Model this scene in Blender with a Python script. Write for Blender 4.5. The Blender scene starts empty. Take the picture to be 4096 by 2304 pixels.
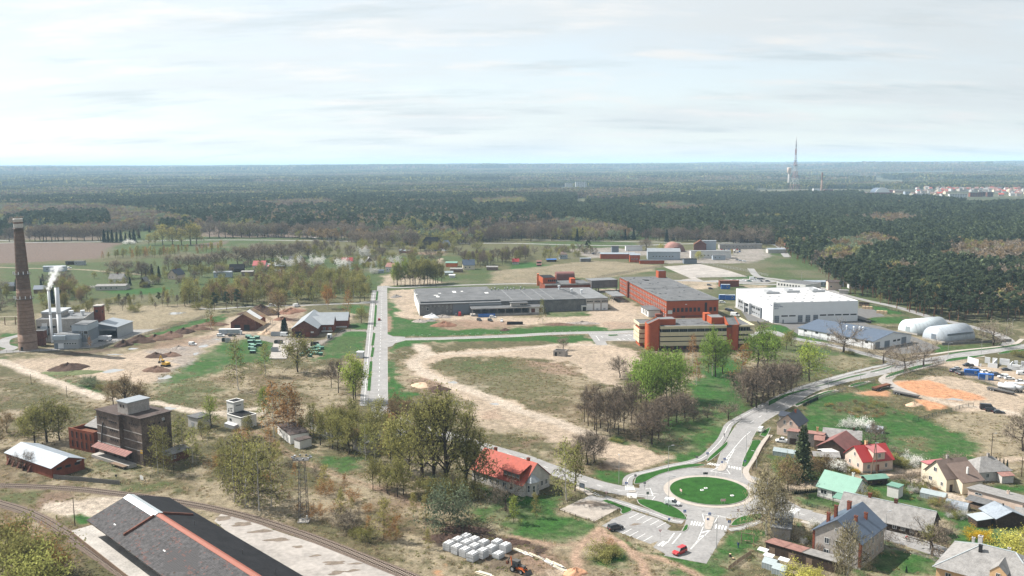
import bpy,math,random
from math import cos,sin,hypot,atan2,pi
import numpy as np
from mathutils import Vector,Matrix
# material names used often
Z0='frame_dark'
Z1='steel_dark'
Z2='panel_blue'
Z3='panel_white'
Z4='panel_grey'
Z5='render_white'
Z6='brick_orange'
Z7='wood_dark'
Z8='roof_asb'
Z9='frame_white'
ZA='concrete'
ZB='render_grey'
ZC='felt_light'
ZD='sheet_white'
ZE='roof_silver'
ZF='panel_ltblue'
random.seed(7)
SC=bpy.context.scene
COL=SC.collection
R=math.radians
# ---------------------------------------------------------------- camera
CAM_H,CAM_F,CAM_HOR,CAM_ROLL=100.0,3550.0,660.0,R(.31)
TH=math.atan((1152-CAM_HOR)/CAM_F)
cd=bpy.data.cameras.new('camera');cam=bpy.data.objects.new('camera',cd);COL.objects.link(cam)
cd.sensor_width=36;cd.lens=36*CAM_F/4096;cd.clip_start=1;cd.clip_end=90000
cam.matrix_world=Matrix.Translation((0,0,CAM_H))@Matrix.Rotation(pi/2-TH,4,'X')@Matrix.Rotation(-CAM_ROLL,4,'Z')
SC.camera=cam
# ---------------------------------------------------------------- sky, sun, exposure
SUN_EL,SUN_AZ=R(47),atan2(-cos(R(22)),sin(R(22)))
SUN_DIR=Vector((cos(SUN_EL)*sin(SUN_AZ),cos(SUN_EL)*cos(SUN_AZ),sin(SUN_EL)))
W=bpy.data.worlds.new('World');SC.world=W;W.use_nodes=True
def nd(t,ty,**k):
 n=t.nodes.new(ty)
 for a,b in k.items():setattr(n,a,b)
 return n
def build_world():
 t=W.node_tree;L=t.links.new;t.nodes.clear()
 out=nd(t,'ShaderNodeOutputWorld');bg=nd(t,'ShaderNodeBackground')
 bg.inputs[1].default_value=SKY_STRENGTH
 sky=nd(t,'ShaderNodeTexSky',sky_type='NISHITA',sun_disc=False,sun_elevation=SUN_EL,sun_rotation=SUN_AZ)
 sky.air_density=1.0;sky.dust_density=.4;sky.ozone_density=1.0;sky.altitude=100
 tc=nd(t,'ShaderNodeTexCoord')
 sep=nd(t,'ShaderNodeSeparateXYZ');L(tc.outputs['Generated'],sep.inputs[0])
 mz=nd(t,'ShaderNodeMath',operation='MAXIMUM');L(sep.outputs[2],mz.inputs[0]);mz.inputs[1].default_value=0.0
 az=nd(t,'ShaderNodeMath',operation='ADD');L(mz.outputs[0],az.inputs[0]);az.inputs[1].default_value=.16
 dv=nd(t,'ShaderNodeVectorMath',operation='DIVIDE');L(tc.outputs['Generated'],dv.inputs[0])
 cb=nd(t,'ShaderNodeCombineXYZ')
 for i in range(3):L(az.outputs[0],cb.inputs[i])
 L(cb.outputs[0],dv.inputs[1])
 def noise(scale,det,rough,mapsc,off=0):
  mp=nd(t,'ShaderNodeMapping');mp.inputs['Scale'].default_value=mapsc;mp.inputs['Location'].default_value=(off,off*.7,0)
  L(dv.outputs[0],mp.inputs[0])
  n=nd(t,'ShaderNodeTexNoise');n.inputs['Scale'].default_value=scale;n.inputs['Detail'].default_value=det
  n.inputs['Roughness'].default_value=rough;L(mp.outputs[0],n.inputs['Vector']);return n.outputs[0]
 def ramp(v,a,b,c0=0,c1=1):
  m=nd(t,'ShaderNodeMapRange',interpolation_type='SMOOTHSTEP');L(v,m.inputs[0])
  for i,x in enumerate((a,b,c0,c1)):m.inputs[i+1].default_value=x
  return m.outputs[0]
 veil=ramp(noise(.9,7,.6,(.6,1.0,0),3.1),.34,.66,.74,.98)
 puff=ramp(noise(2.4,8,.62,(.55,1.3,0),11.4),.50,.68,0,.85)
 shade=ramp(noise(1.9,8,.62,(.5,1.5,0),23.7),.50,.70,0,.60)
 # veil brighter towards the sun (forward scattering in thin cloud)
 dot=nd(t,'ShaderNodeVectorMath',operation='DOT_PRODUCT');L(tc.outputs['Generated'],dot.inputs[0]);dot.inputs[1].default_value=SUN_DIR
 glow=ramp(dot.outputs['Value'],-.2,1.0,CLOUD[0],CLOUD[1])
 def mix(f,a,b):
  m=nd(t,'ShaderNodeMix',data_type='RGBA');L(f,m.inputs[0])
  for s,i in((a,6),(b,7)):
   if isinstance(s,tuple):m.inputs[i].default_value=s
   else:L(s,m.inputs[i])
  return m.outputs[2]
 cl=nd(t,'ShaderNodeVectorMath',operation='SCALE');cl.inputs[0].default_value=(.92,.975,1.0);L(glow,cl.inputs[3])
 gr=nd(t,'ShaderNodeVectorMath',operation='SCALE');gr.inputs[0].default_value=(.70,.79,.83);L(glow,gr.inputs[3])
 wh=nd(t,'ShaderNodeVectorMath',operation='SCALE');wh.inputs[0].default_value=(1.10,1.09,1.07);L(glow,wh.inputs[3])
 c=mix(veil,sky.outputs[0],cl.outputs[0])
 c=mix(puff,c,wh.outputs[0])
 c=mix(shade,c,gr.outputs[0])
 L(c,bg.inputs[0]);L(bg.outputs[0],out.inputs[0])
SKY_STRENGTH=.10;CLOUD=(3.5,4.75)
build_world()
sd=bpy.data.lights.new('sun','SUN');sun=bpy.data.objects.new('sun',sd);COL.objects.link(sun)
sd.energy=5.0;sd.angle=R(.6);sd.color=(1,.955,.89)
sun.rotation_euler=SUN_DIR.to_track_quat('Z','Y').to_euler();sun.location=(0,0,300)
SC.view_settings.view_transform='Standard';SC.view_settings.look='None'
SC.view_settings.gamma=1;SC.view_settings.use_curve_mapping=False;SC.view_settings.exposure=1.13
SC.render.engine='CYCLES'
SC.cycles.max_bounces=6;SC.cycles.diffuse_bounces=2;SC.cycles.glossy_bounces=2;SC.cycles.transparent_max_bounces=8;SC.cycles.volume_bounces=2
SC.render.resolution_x=1024;SC.render.resolution_y=576
# ---------------------------------------------------------------- photo pixels -> ground
A_,B_,C_=.39752,.21739,.38462
REG={0:(0,0,1.5901),1:(0,1150,A_),2:(1024,1150,A_),3:(2048,1050,A_),4:(3072,1050,A_),5:(0,1726,A_),6:(1024,1726,A_),7:(2048,1726,A_),8:(3072,1726,A_),11:(0,640,A_),12:(1024,640,A_),13:(2048,640,A_),14:(3072,500,A_),'e1':(0,1200,B_),'e2':(240,1560,B_),'e3':(2500,1220,B_),'e4':(1640,1100,.32609),'e5':(2900,1100,B_),'e6':(860,1200,B_),'e7':(3536,1380,B_),'e8':(3000,1980,B_),'k1':(3060,1640,B_),'k2':(3536,1800,C_),'k3':(3536,1990,C_),'k4':(2350,930,.51511),'k5':(3100,690,.68407),'k6':(1700,2080,C_),'k7':(2600,1740,C_),'k8':(1080,1620,C_)}
ct,st=cos(TH),sin(TH);cr,sr=cos(CAM_ROLL),sin(CAM_ROLL)
def ray(r,x,y):
 ox,oy,s=REG[r];u=ox+x*s-2048;v=oy+y*s-1152
 u,v=u*cr-v*sr,u*sr+v*cr
 return Vector((u,CAM_F*ct-v*st,-CAM_F*st-v*ct))
def G(r,x,y,z=0.0):
 d=ray(r,x,y);k=(z-CAM_H)/d.z
 return Vector((d.x*k,d.y*k,z))
def HT(r,xb,yb,xt,yt):
 b=G(r,xb,yb);d=ray(r,xt,yt);return CAM_H+d.z*hypot(b.x,b.y)/hypot(d.x,d.y)
def proj(x,y,z):
 zz=z-CAM_H;dep=y*ct-zz*st;up=y*st+zz*ct
 u=x/dep*CAM_F;v=-up/dep*CAM_F
 return 2048+u*cr+v*sr,1152-u*sr+v*cr
 # ---------------------------------------------------------------- materials
MATS={}
SPEC={'asphalt':((.285,.277,.27),.92,.20,.16,.08,0),'asphalt_dark':((.15,.145,.14),.92,.18,.3,.1,0),'paving':((.42,.375,.33),.9,.12,.6,.1,0),'paint':((.78,.78,.76),.7,.16,1.2,0,0),'kerb':((.36,.345,.32),.9,.15,.8,0,0),ZA:((.40,.375,.345),.92,.25,.25,.1,0),'concrete_dark':((.22,.205,.19),.92,.3,.3,.15,0),'pad':((.35,.322,.295),.93,.24,.10,.05,0),'gravel_dk':((.19,.155,.125),.97,.35,.6,.2,0),'gravel':((.36,.32,.28),.97,.2,.4,.2,0),'lawn':((.026,.088,.015),.95,.35,.35,.3,0),'soil':((.085,.055,.042),.97,.4,.5,.5,0),'soil_red':((.24,.13,.09),.97,.3,.4,.5,0),'sand':((.56,.41,.29),.96,.15,.3,.3,0),'ballast':((.17,.13,.105),.97,.45,1.4,.4,0),'rail':((.07,.04,.03),.55,.2,2,0,.6),'wood':((.23,.165,.12),.9,.35,2,.2,0),Z7:((.07,.05,.038),.9,.35,1.2,.2,0),'wood_new':((.60,.44,.27),.8,.15,1.5,0,0),'sleeper':((.33,.27,.22),.93,.35,2.2,.1,0),'brick':((.23,.075,.045),.9,.3,.55,.15,0),Z6:((.42,.10,.042),.88,.14,.4,.08,0),'brick_dark':((.165,.075,.055),.92,.4,.5,.2,0),'brick_soot':((.17,.125,.10),.92,.3,.5,.15,0),'brick_chim':((.27,.185,.14),.92,.28,.5,.15,0),'brick_band':((.16,.10,.075),.92,.3,.6,.1,0),'silo':((.15,.115,.095),.93,.5,.35,.25,0),'white_brick':((.55,.52,.485),.9,.2,.5,.08,0),ZB:((.40,.365,.335),.92,.25,.3,.08,0),'render_cream':((.72,.64,.49),.9,.1,.3,.04,0),'render_pink':((.66,.52,.43),.9,.14,.3,.04,0),'render_peach':((.72,.47,.26),.9,.12,.3,.04,0),Z5:((.72,.71,.68),.88,.12,.3,.04,0),Z3:((.74,.75,.76),.55,.05,.2,0,0),Z4:((.34,.355,.37),.55,.06,.2,0,0),Z2:((.16,.19,.225),.5,.06,.3,0,0),ZF:((.38,.44,.50),.5,.08,.3,0,0),'cladding':((.40,.42,.44),.5,.1,.3,0,.1),'office_cream':((.66,.58,.40),.85,.1,.35,.05,0),'grey_block':((.185,.18,.175),.93,.32,.25,.12,0),'white_brick2':((.55,.53,.51),.93,.2,.4,.08,0),'felt':((.135,.137,.14),.95,.3,.18,.15,0),ZC:((.20,.205,.21),.95,.25,.2,.1,0),'felt_black':((.018,.018,.020),.9,.4,.25,.2,0),'felt_brown':((.095,.075,.068),.95,.35,.3,.2,0),'membrane':((.50,.495,.49),.8,.1,.12,.03,0),'roof_metal':((.33,.355,.375),.42,.12,.25,.05,.35),ZE:((.25,.285,.325),.6,.25,.3,.03,0),'roof_blue':((.085,.115,.165),.45,.15,.5,.05,.15),'roof_navy':((.028,.036,.055),.5,.2,.6,.05,.1),'roof_green':((.15,.30,.23),.55,.1,.4,.03,.1),'roof_red':((.36,.022,.022),.5,.08,.4,.03,.05),'roof_redtile':((.36,.068,.04),.8,.22,.9,.1,0),'roof_rust':((.30,.165,.14),.85,.3,.6,.1,0),'roof_maroon':((.20,.075,.065),.8,.25,.6,.1,0),'roof_brown':((.215,.16,.135),.85,.18,.8,.1,0),Z8:((.27,.26,.25),.93,.3,.7,.2,0),'roof_pink':((.40,.13,.13),.6,.15,.4,.05,0),'slate':((.088,.084,.085),.9,.5,.9,.15,0),'slate_red':((.13,.085,.078),.9,.4,.9,.15,0),'tile_orange':((.30,.088,.05),.75,.15,1,.05,0),'flash':((.55,.60,.62),.35,.08,.4,0,.4),'win':((.035,.042,.05),.12,.2,.3,0,0),'win_light':((.20,.24,.27),.2,.2,.4,0,0),Z9:((.75,.75,.73),.6,.05,1,0,0),Z0:((.07,.065,.06),.7,.2,1,0,0),'black':((.012,.012,.013),.8,.2,1,0,0),'steel':((.30,.31,.32),.45,.1,1,0,.7),'galv':((.50,.51,.52),.5,.08,1,0,.5),'rust':((.17,.075,.045),.9,.35,1,.2,.1),Z1:((.10,.095,.09),.7,.2,1,0,.3),'white_steel':((.74,.76,.78),.4,.06,.4,0,0),'poly':((.33,.38,.39),.3,.12,.3,0,0),'poly_arch':((.58,.64,.66),.4,.1,.3,0,0),'poly_grey':((.40,.44,.48),.4,.15,.25,0,0),'tarp_blue':((.03,.14,.42),.5,.15,.6,0,0),'blue_box':((.015,.13,.46),.5,.1,.4,0,0),'green_box':((.03,.14,.10),.6,.2,.6,0,0),'green_lid':((.12,.30,.22),.6,.25,.8,0,0),'dark_green':((.016,.035,.028),.6,.2,.6,0,0),'yellow':((.62,.36,.03),.5,.15,.8,0,0),'red':((.50,.02,.015),.45,.1,.8,0,0),'orange':((.65,.15,.03),.6,.1,.8,0,0),'blue_sign':((.01,.10,.42),.4,.05,1,0,0),'tyre':((.018,.018,.018),.85,.1,2,0,0),'stone_block':((.57,.575,.58),.9,.14,.8,.08,0),'water':((.30,.29,.27),.04,.1,.2,0,0),ZD:((.72,.72,.70),.8,.1,.5,0,0),'skin':((.5,.3,.22),.7,.05,2,0,0),'cloth_blue':((.05,.09,.2),.9,.1,2,0,0),'cloth_dark':((.03,.03,.035),.9,.1,2,0,0),'bark':((.075,.058,.046),.95,.3,1.2,.2,0),'bark_birch':((.52,.49,.45),.85,.5,1.6,.1,0),'bark_pine':((.20,.105,.06),.95,.3,1,.2,0),'text_blue':((.012,.03,.16),.5,0,1,0,0),}
def M(name):
 if name in MATS:return MATS[name]
 rgb,ro,var,sc,bump,met=SPEC[name];rgb=tuple(c*.72 for c in rgb)
 m=bpy.data.materials.new(name);m.use_nodes=True;t=m.node_tree;L=t.links.new;p=t.nodes['Principled BSDF']
 p.inputs['Roughness'].default_value=ro;p.inputs['Metallic'].default_value=met
 if 'Specular IOR Level' in p.inputs and ro>.8:p.inputs['Specular IOR Level'].default_value=.1
 if var<=0:p.inputs['Base Color'].default_value=(*rgb,1)
 else:
  tc=nd(t,'ShaderNodeTexCoord');n1=nd(t,'ShaderNodeTexNoise');n2=nd(t,'ShaderNodeTexNoise')
  src=tc.outputs['Object']
  n1.inputs['Scale'].default_value=sc;n1.inputs['Detail'].default_value=5;n1.inputs['Roughness'].default_value=.65
  n2.inputs['Scale'].default_value=sc*7.3;n2.inputs['Detail'].default_value=3
  L(src,n1.inputs['Vector']);L(src,n2.inputs['Vector'])
  ad=nd(t,'ShaderNodeMath',operation='ADD');L(n1.outputs[0],ad.inputs[0]);
  hm=nd(t,'ShaderNodeMath',operation='MULTIPLY');L(n2.outputs[0],hm.inputs[0]);hm.inputs[1].default_value=.7;L(hm.outputs[0],ad.inputs[1])
  mr=nd(t,'ShaderNodeMapRange');L(ad.outputs[0],mr.inputs[0])
  for i,x in enumerate((.5,1.2,1-var*1.5,1+var*1.5)):mr.inputs[i+1].default_value=x
  sc_=nd(t,'ShaderNodeVectorMath',operation='SCALE');sc_.inputs[0].default_value=rgb;L(mr.outputs[0],sc_.inputs[3])
  L(sc_.outputs[0],p.inputs['Base Color'])
  if bump>0:
   b=nd(t,'ShaderNodeBump');b.inputs['Strength'].default_value=min(1,bump*2);b.inputs['Distance'].default_value=bump*.5
   L(n2.outputs[0],b.inputs['Height']);L(b.outputs[0],p.inputs['Normal'])
 MATS[name]=m;return m
def Mset(mats):return[M(x)if isinstance(x,str)else x for x in mats]
# ---------------------------------------------------------------- mesh builder
class MB:
 def __init__(s):s.v=[];s.f=[];s.m=[]
 def face(s,pts,m=0):
  n=len(s.v);s.v+=[tuple(p)for p in pts];s.f.append(tuple(range(n,n+len(pts))));s.m.append(m);return s
 def box(s,x0,x1,y0,y1,z0,z1,m=0,mt=None,rot=None):
  n=len(s.v);P=[(x0,y0,z0),(x1,y0,z0),(x1,y1,z0),(x0,y1,z0),(x0,y0,z1),(x1,y0,z1),(x1,y1,z1),(x0,y1,z1)]
  if rot:
   c,q=Vector(rot[0]),rot[1];P=[tuple(q@(Vector(p)-c)+c)for p in P]
  s.v+=P
  for i,f in enumerate(((0,3,2,1),(4,5,6,7),(0,1,5,4),(1,2,6,5),(2,3,7,6),(3,0,4,7))):
   s.f.append(tuple(n+k for k in f));s.m.append(mt if(i==1 and mt is not None)else m)
  return s
 def prism(s,poly,z0,z1,m=0,mt=None,cap=True):
  k=len(poly)
  a=sum(poly[i][0]*poly[(i+1)%k][1]-poly[(i+1)%k][0]*poly[i][1]for i in range(k))
  if a<0:poly=poly[::-1]
  n=len(s.v);s.v+=[(p[0],p[1],z0)for p in poly]+[(p[0],p[1],z1)for p in poly]
  for i in range(k):j=(i+1)%k;s.f.append((n+i,n+j,n+k+j,n+k+i));s.m.append(m)
  if cap:
   s.f.append(tuple(n+k+i for i in range(k)));s.m.append(m if mt is None else mt)
   s.f.append(tuple(n+i for i in reversed(range(k))));s.m.append(m)
  return s
 def extr(s,prof,y0,y1,m=0,axis='y'):
  k=len(prof);n=len(s.v)
  for t in(y0,y1):
   s.v+=[((p[0],t,p[1])if axis=='y' else(t,p[0],p[1]))for p in prof]
  for i in range(k):j=(i+1)%k;s.f.append((n+i,n+j,n+k+j,n+k+i));s.m.append(m)
  s.f.append(tuple(n+i for i in reversed(range(k))));s.m.append(m);s.f.append(tuple(n+k+i for i in range(k)));s.m.append(m);return s
 def tube(s,p0,p1,r0,r1=None,n=6,m=0,cap=True):
  r1=r0 if r1 is None else r1;p0,p1=Vector(p0),Vector(p1);d=(p1-p0)
  if d.length<1e-6:return s
  d.normalize();a=d.orthogonal().normalized();b=d.cross(a);o=len(s.v)
  for p,r in((p0,r0),(p1,r1)):
   for i in range(n):
    t=2*pi*i/n;s.v.append(tuple(p+a*(r*cos(t))+b*(r*sin(t))))
  for i in range(n):j=(i+1)%n;s.f.append((o+i,o+j,o+n+j,o+n+i));s.m.append(m)
  if cap:s.f.append(tuple(o+n+i for i in range(n)));s.m.append(m);s.f.append(tuple(o+i for i in reversed(range(n))));s.m.append(m)
  return s
 def lathe(s,prof,n=24,m=0,cx=0,cy=0,cap=True):
  o=len(s.v)
  for r,z in prof:
   for i in range(n):t=2*pi*i/n;s.v.append((cx+r*cos(t),cy+r*sin(t),z))
  for k in range(len(prof)-1):
   for i in range(n):j=(i+1)%n;s.f.append((o+k*n+i,o+k*n+j,o+(k+1)*n+j,o+(k+1)*n+i));s.m.append(m)
  if cap:s.f.append(tuple(o+(len(prof)-1)*n+i for i in range(n)));s.m.append(m)
  return s
 def mesh(s,name,mats,smooth=False):
  me=bpy.data.meshes.new(name);me.from_pydata(s.v,[],s.f)
  for x in Mset(mats):me.materials.append(x)
  me.polygons.foreach_set('material_index',s.m)
  if smooth:me.polygons.foreach_set('use_smooth',[True]*len(s.f))
  me.update();return me
 def obj(s,name,mats,parent=None,smooth=False,**k):
  return OB(name,s.mesh(name,mats if isinstance(mats,(list,tuple))else[mats],smooth),parent,**k)
BX=lambda*a,**k:MB().box(*a,**k)
TB=lambda*a,**k:MB().tube(*a,**k)
EX=lambda*a,**k:MB().extr(*a,**k)
LA=lambda*a,**k:MB().lathe(*a,**k)
def OB(name,me,parent=None,loc=None,rz=None,label=None,cat=None,group=None,kind=None):
 o=bpy.data.objects.new(name,me);COL.objects.link(o)
 if parent is not None:o.parent=parent
 if loc is not None:o.location=loc
 if rz is not None:o.rotation_euler=(0,0,rz)
 return tag(o,label,cat,group,kind)
def tag(o,label=None,cat=None,group=None,kind=None):
 if label:o['label']=label
 if cat:o['category']=cat
 if group:o['group']=group
 if kind:o['kind']=kind
 return o
def T(name,label,cat,loc,rz=0.0,group=None):
 return OB(name,None,None,(loc[0],loc[1],loc[2]if len(loc)>2 else 0),rz,label,cat,group)
CACHE={}
def shared(key,fn):
 if key not in CACHE:CACHE[key]=fn()
 return CACHE[key]
def frame(r,A,B,z=0):
 a,b=G(r,*A,z),G(r,*B,z);d=b-a
 return Vector((a.x,a.y,0)),atan2(d.y,d.x),hypot(d.x,d.y)
def smooth_line(pts,n=6):
 if len(pts)<3:return pts
 P=[2*pts[0]-pts[1]]+pts+[2*pts[-1]-pts[-2]];out=[]
 for i in range(1,len(P)-2):
  a,b,c,d=P[i-1:i+3]
  for k in range(n):
   t=k/n;out.append(.5*((2*b)+(c-a)*t+(2*a-5*b+4*c-d)*t*t+(3*b-a-3*c+d)*t**3))
 return out+[pts[-1]]
def ribbon_pts(pts,w0,w1):
 L,Rr=[],[]
 for i,p in enumerate(pts):
  a=pts[max(i-1,0)];b=pts[min(i+1,len(pts)-1)];d=(b-a);d=Vector((d.x,d.y));d.normalize();n=Vector((-d.y,d.x))
  L.append(Vector((p.x,p.y))+n*w0);Rr.append(Vector((p.x,p.y))+n*w1)
 return L,Rr
 # ================================================================ GROUND
_rs=np.random.RandomState(5);_LAT=_rs.rand(256,256)
def vnoise(x,y):
 xi=np.floor(x).astype(int);yi=np.floor(y).astype(int);fx=x-xi;fy=y-yi
 fx=fx*fx*(3-2*fx);fy=fy*fy*(3-2*fy);g=lambda a,b:_LAT[a&255,b&255]
 return(g(xi,yi)*(1-fx)+g(xi+1,yi)*fx)*(1-fy)+(g(xi,yi+1)*(1-fx)+g(xi+1,yi+1)*fx)*fy
def fbm(x,y,sc,o=4,seed=0):
 v=0;a=.5;t=0
 for i in range(o):
  v=v+a*vnoise(x*sc+17.3*i+seed*31.7,y*sc-9.1*i+seed*12.9);t+=a;a*=.55;sc*=2.03
 return v/t
def terrain(x,y):
 r=np.hypot(x,y)
 k=np.clip((r-5200)/6000,0,1);k=k*k*(3-2*k)
 h=k*(12+95*np.clip(fbm(x,y,.00019,4,3)-.38,0,1))+28*np.clip((r-9500)/8000,0,1)
 d=np.hypot(x-4050,(y-9300)*.55);h=h+40*np.exp(-(d/900)**2)*(1+.25*fbm(x,y,.002,3,9))
 return h
GA=np.radians(np.linspace(-45,45,720));OY=-70.0
GR=np.concatenate([np.exp(np.linspace(math.log(200),math.log(1500),470)),np.exp(np.linspace(math.log(1500),math.log(45000),120))[1:]])
aa,rr=np.meshgrid(GA,GR);GX=(rr*np.sin(aa)).ravel();GY=(OY+rr*np.cos(aa)).ravel()
GZ=terrain(GX,GY);NV=GX.size
DRY=np.array((.30,.25,.17));DRY2=np.array((.185,.142,.088));OLV=np.array((.098,.095,.045));GRN=np.array((.038,.108,.022));GRN2=np.array((.070,.102,.034))
SAND=np.array((.43,.345,.262));PALE=np.array((.51,.435,.355));ORNG=np.array((.56,.29,.16));DIRT=np.array((.24,.165,.12));DARK=np.array((.05,.034,.027));FIELD=np.array((.17,.125,.10));GREY=np.array((.30,.268,.24))
n1=fbm(GX,GY,.02,5,1);n2=fbm(GX,GY,.09,4,2);n3=fbm(GX,GY,.4,3,4);n4=fbm(GX,GY,.005,3,6)
def sst(x,a,b):t=np.clip((x-a)/(b-a),0,1);return t*t*(3-2*t)
GC=DRY*np.ones((NV,1))
GC+=(DRY2-DRY)*sst(n2,.42,.62)[:,None]
GC+=(OLV-GC)*(sst(n1+.5*(n2-.5)+.5*(n3-.5),.38,.60)*.85)[:,None]
rad=np.hypot(GX,GY)
far=sst(rad,560,760)[:,None]
FG=GRN2*np.ones((NV,1));FG+=(OLV*1.25-FG)*sst(n4+.3*(n1-.5),.45,.6)[:,None];FG+=(np.array((.15,.14,.085))-FG)*sst(n1,.55,.75)[:,None]*.8
GC+=(FG-GC)*far
ffar=sst(rad,2300,3200)[:,None];FF=np.array((.075,.08,.05))*np.ones((NV,1));FF+=(np.array((.15,.145,.085))-FF)*sst(n4,.52,.66)[:,None]
GC+=(FF-GC)*ffar
wx=fbm(GX,GY,.16,3,11)-.5;wy=fbm(GX,GY,.16,3,12)-.5
def seg_dist(px,py,a,b):
 dx,dy=b[0]-a[0],b[1]-a[1];L2=dx*dx+dy*dy+1e-9
 t=np.clip(((px-a[0])*dx+(py-a[1])*dy)/L2,0,1);return np.hypot(px-a[0]-t*dx,py-a[1]-t*dy),t
def apply(idx,mask,col,var,brk):
 b=np.clip(mask+brk*(n3[idx]+n2[idx]-1.0)*2.2*np.minimum(1,mask*3),0,1)[:,None]
 c=np.asarray(col)*(1+var*2*(n2[idx]-.5)+var*(n3[idx]-.5))[:,None]
 GC[idx]+=(c-GC[idx])*b
def patch(col,r,pts,soft=2.5,a=1.0,warp=6,var=.18,brk=.25):
 P=[G(r,*p)for p in pts];xs=[p.x for p in P];ys=[p.y for p in P];pad=soft+warp
 idx=np.nonzero((GX>min(xs)-pad)&(GX<max(xs)+pad)&(GY>min(ys)-pad)&(GY<max(ys)+pad))[0]
 if not len(idx):return
 px=GX[idx]+wx[idx]*warp*2;py=GY[idx]+wy[idx]*warp*2;ins=np.zeros(len(idx),bool);d=np.full(len(idx),1e9)
 for i in range(len(P)):
  p,q=P[i],P[(i+1)%len(P)];dd,_=seg_dist(px,py,p,q);d=np.minimum(d,dd)
  c=((p.y>py)!=(q.y>py));xx=(q.x-p.x)*(py-p.y)/((q.y-p.y)or 1e-9)+p.x;ins^=c&(px<xx)
 sd=np.where(ins,d,-d);apply(idx,sst(sd,-soft,soft)*a,col,var,brk)
def track(col,r,pts,w,soft=.8,a=1.0,warp=1.2,var=.12,brk=.12):
 P=smooth_line([G(r,*p)for p in pts],5);xs=[p.x for p in P];ys=[p.y for p in P];pad=w+soft+warp
 idx=np.nonzero((GX>min(xs)-pad)&(GX<max(xs)+pad)&(GY>min(ys)-pad)&(GY<max(ys)+pad))[0]
 if not len(idx):return
 px=GX[idx]+wx[idx]*warp*2;py=GY[idx]+wy[idx]*warp*2;d=np.full(len(idx),1e9)
 for i in range(len(P)-1):d=np.minimum(d,seg_dist(px,py,P[i],P[i+1])[0])
 apply(idx,(1-sst(d,w/2-soft,w/2+soft))*a,col,var,brk)
 # --- greens
patch(GRN2,0,[(0,668),(240,660),(640,648),(900,680),(945,700),(945,742),(400,742),(0,770)],8,.8)
patch(GRN,1,[(1020,30),(1300,20),(1700,0),(1700,30),(1500,70),(1100,60)],4)
patch(GRN2,12,[(1260,970),(1880,960),(1860,1010),(1640,1010),(1400,1040),(1280,1030)],5)
patch(GRN,12,[(760,1110),(960,1060),(1000,1130),(930,1200),(780,1190)],4);patch(GRN2,12,[(1930,750),(2120,760),(2110,800),(1990,800)],5)
patch(GRN2,13,[(150,830),(700,815),(1260,830),(1250,880),(560,890),(200,850)],4);patch(GRN2,13,[(560,750),(900,740),(1500,780),(1450,800),(600,800)],8)
patch(GRN,13,[(0,1040),(200,1030),(370,1060),(180,1090),(0,1110)],4);patch(GRN2,12,[(2100,1100),(2400,1080),(2480,1100),(2300,1140),(2150,1150)],4)
patch(GRN,0,[(978,746),(1003,750),(1008,800),(1060,806),(1160,820),(1300,830),(1480,822),(1605,826),(1605,834),(1000,847),(978,842)],1.6)
patch(GRN,0,[(978,876),(998,860),(1100,851),(1480,846),(1497,856),(1490,866),(1340,856),(1060,862),(1010,872),(990,890)],1.6)
patch(GRN,0,[(970,905),(990,905),(1004,960),(1040,1000),(1010,1025),(970,1020)],2)
patch(GRN,2,[(1120,430),(900,440),(780,500),(680,570),(700,690),(560,720),(540,745),(900,700),(1100,640)],2.5,.95)
patch(GRN2,2,[(900,480),(800,560),(760,660),(1000,640),(1060,500)],3,.6)
patch(GRN,2,[(1150,180),(860,180),(930,280),(1130,260)],3,.8);patch(GRN,2,[(925,390),(1000,360),(1135,350),(1135,412),(980,415)],2)
patch(GRN,1,[(2220,560),(2420,530),(2576,520),(2576,760),(2300,800),(2050,900),(1800,960),(1600,1000),(1560,960),(1800,860),(2000,700)],4,.85)
patch(GRN,2,[(0,520),(180,520),(200,560),(150,760),(0,770)],2,.95)
patch(GRN,1,[(0,470),(200,455),(200,490),(0,510)],1.5);patch(GRN,1,[(0,535),(105,515),(90,560),(200,590),(200,640),(0,620)],1.5)
patch(GRN,1,[(1180,590),(1500,480),(1900,350),(2260,270),(2270,320),(1900,400),(1500,540)],2);patch(GRN,1,[(310,820),(360,820),(580,910),(540,920)],.8);patch(GRN,1,[(610,940),(700,950),(880,1000),(1000,1060),(940,1080),(760,1020)],2,.9)
patch(GRN,1,[(0,680),(60,700),(120,745),(60,740),(0,725)],1);patch(GRN,3,[(340,490),(780,485),(795,540),(340,560)],1.2,.55)
patch(GRN,3,[(0,665),(300,650),(840,640),(1000,680),(1250,670),(1250,690),(500,700),(0,715)],1.6,.9);patch(GRN,3,[(230,745),(720,735),(840,820),(560,835),(240,760)],1.2)
patch(GRN,3,[(1880,930),(2100,900),(2350,1000),(2400,1300),(2300,1449),(1790,1449),(1760,1220),(1930,1130),(1900,1050)],4,.95)
patch(GRN,0,[(1640,1060),(1760,1010),(1900,1020),(1900,1090),(1820,1100),(1780,1148),(1700,1150),(1640,1120)],4,.7)
patch(GRN,7,[(1480,300),(1640,270),(1700,230),(1880,170),(2040,60),(2100,0),(2120,0),(2100,80),(1900,240),(1640,330)],1.6,.95);patch(GRN,7,[(740,440),(960,420),(1240,400),(1130,470),(1130,530),(900,500)],2,.9)
patch(GRN,0,[(1500,1095),(1660,1150),(1700,1160),(1560,1100)],3,.5);patch(GRN,7,[(960,60),(1010,50),(1115,100),(1060,120)],.8)
patch(GRN,4,[(0,620),(170,640),(420,740),(640,790),(640,810),(300,770),(0,680)],2);patch(GRN,4,[(960,580),(1060,555),(1400,548),(1400,615),(1200,622),(1000,610)],1);patch(GRN,4,[(985,425),(1200,460),(1380,520),(1250,530),(1100,490)],1)
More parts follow.
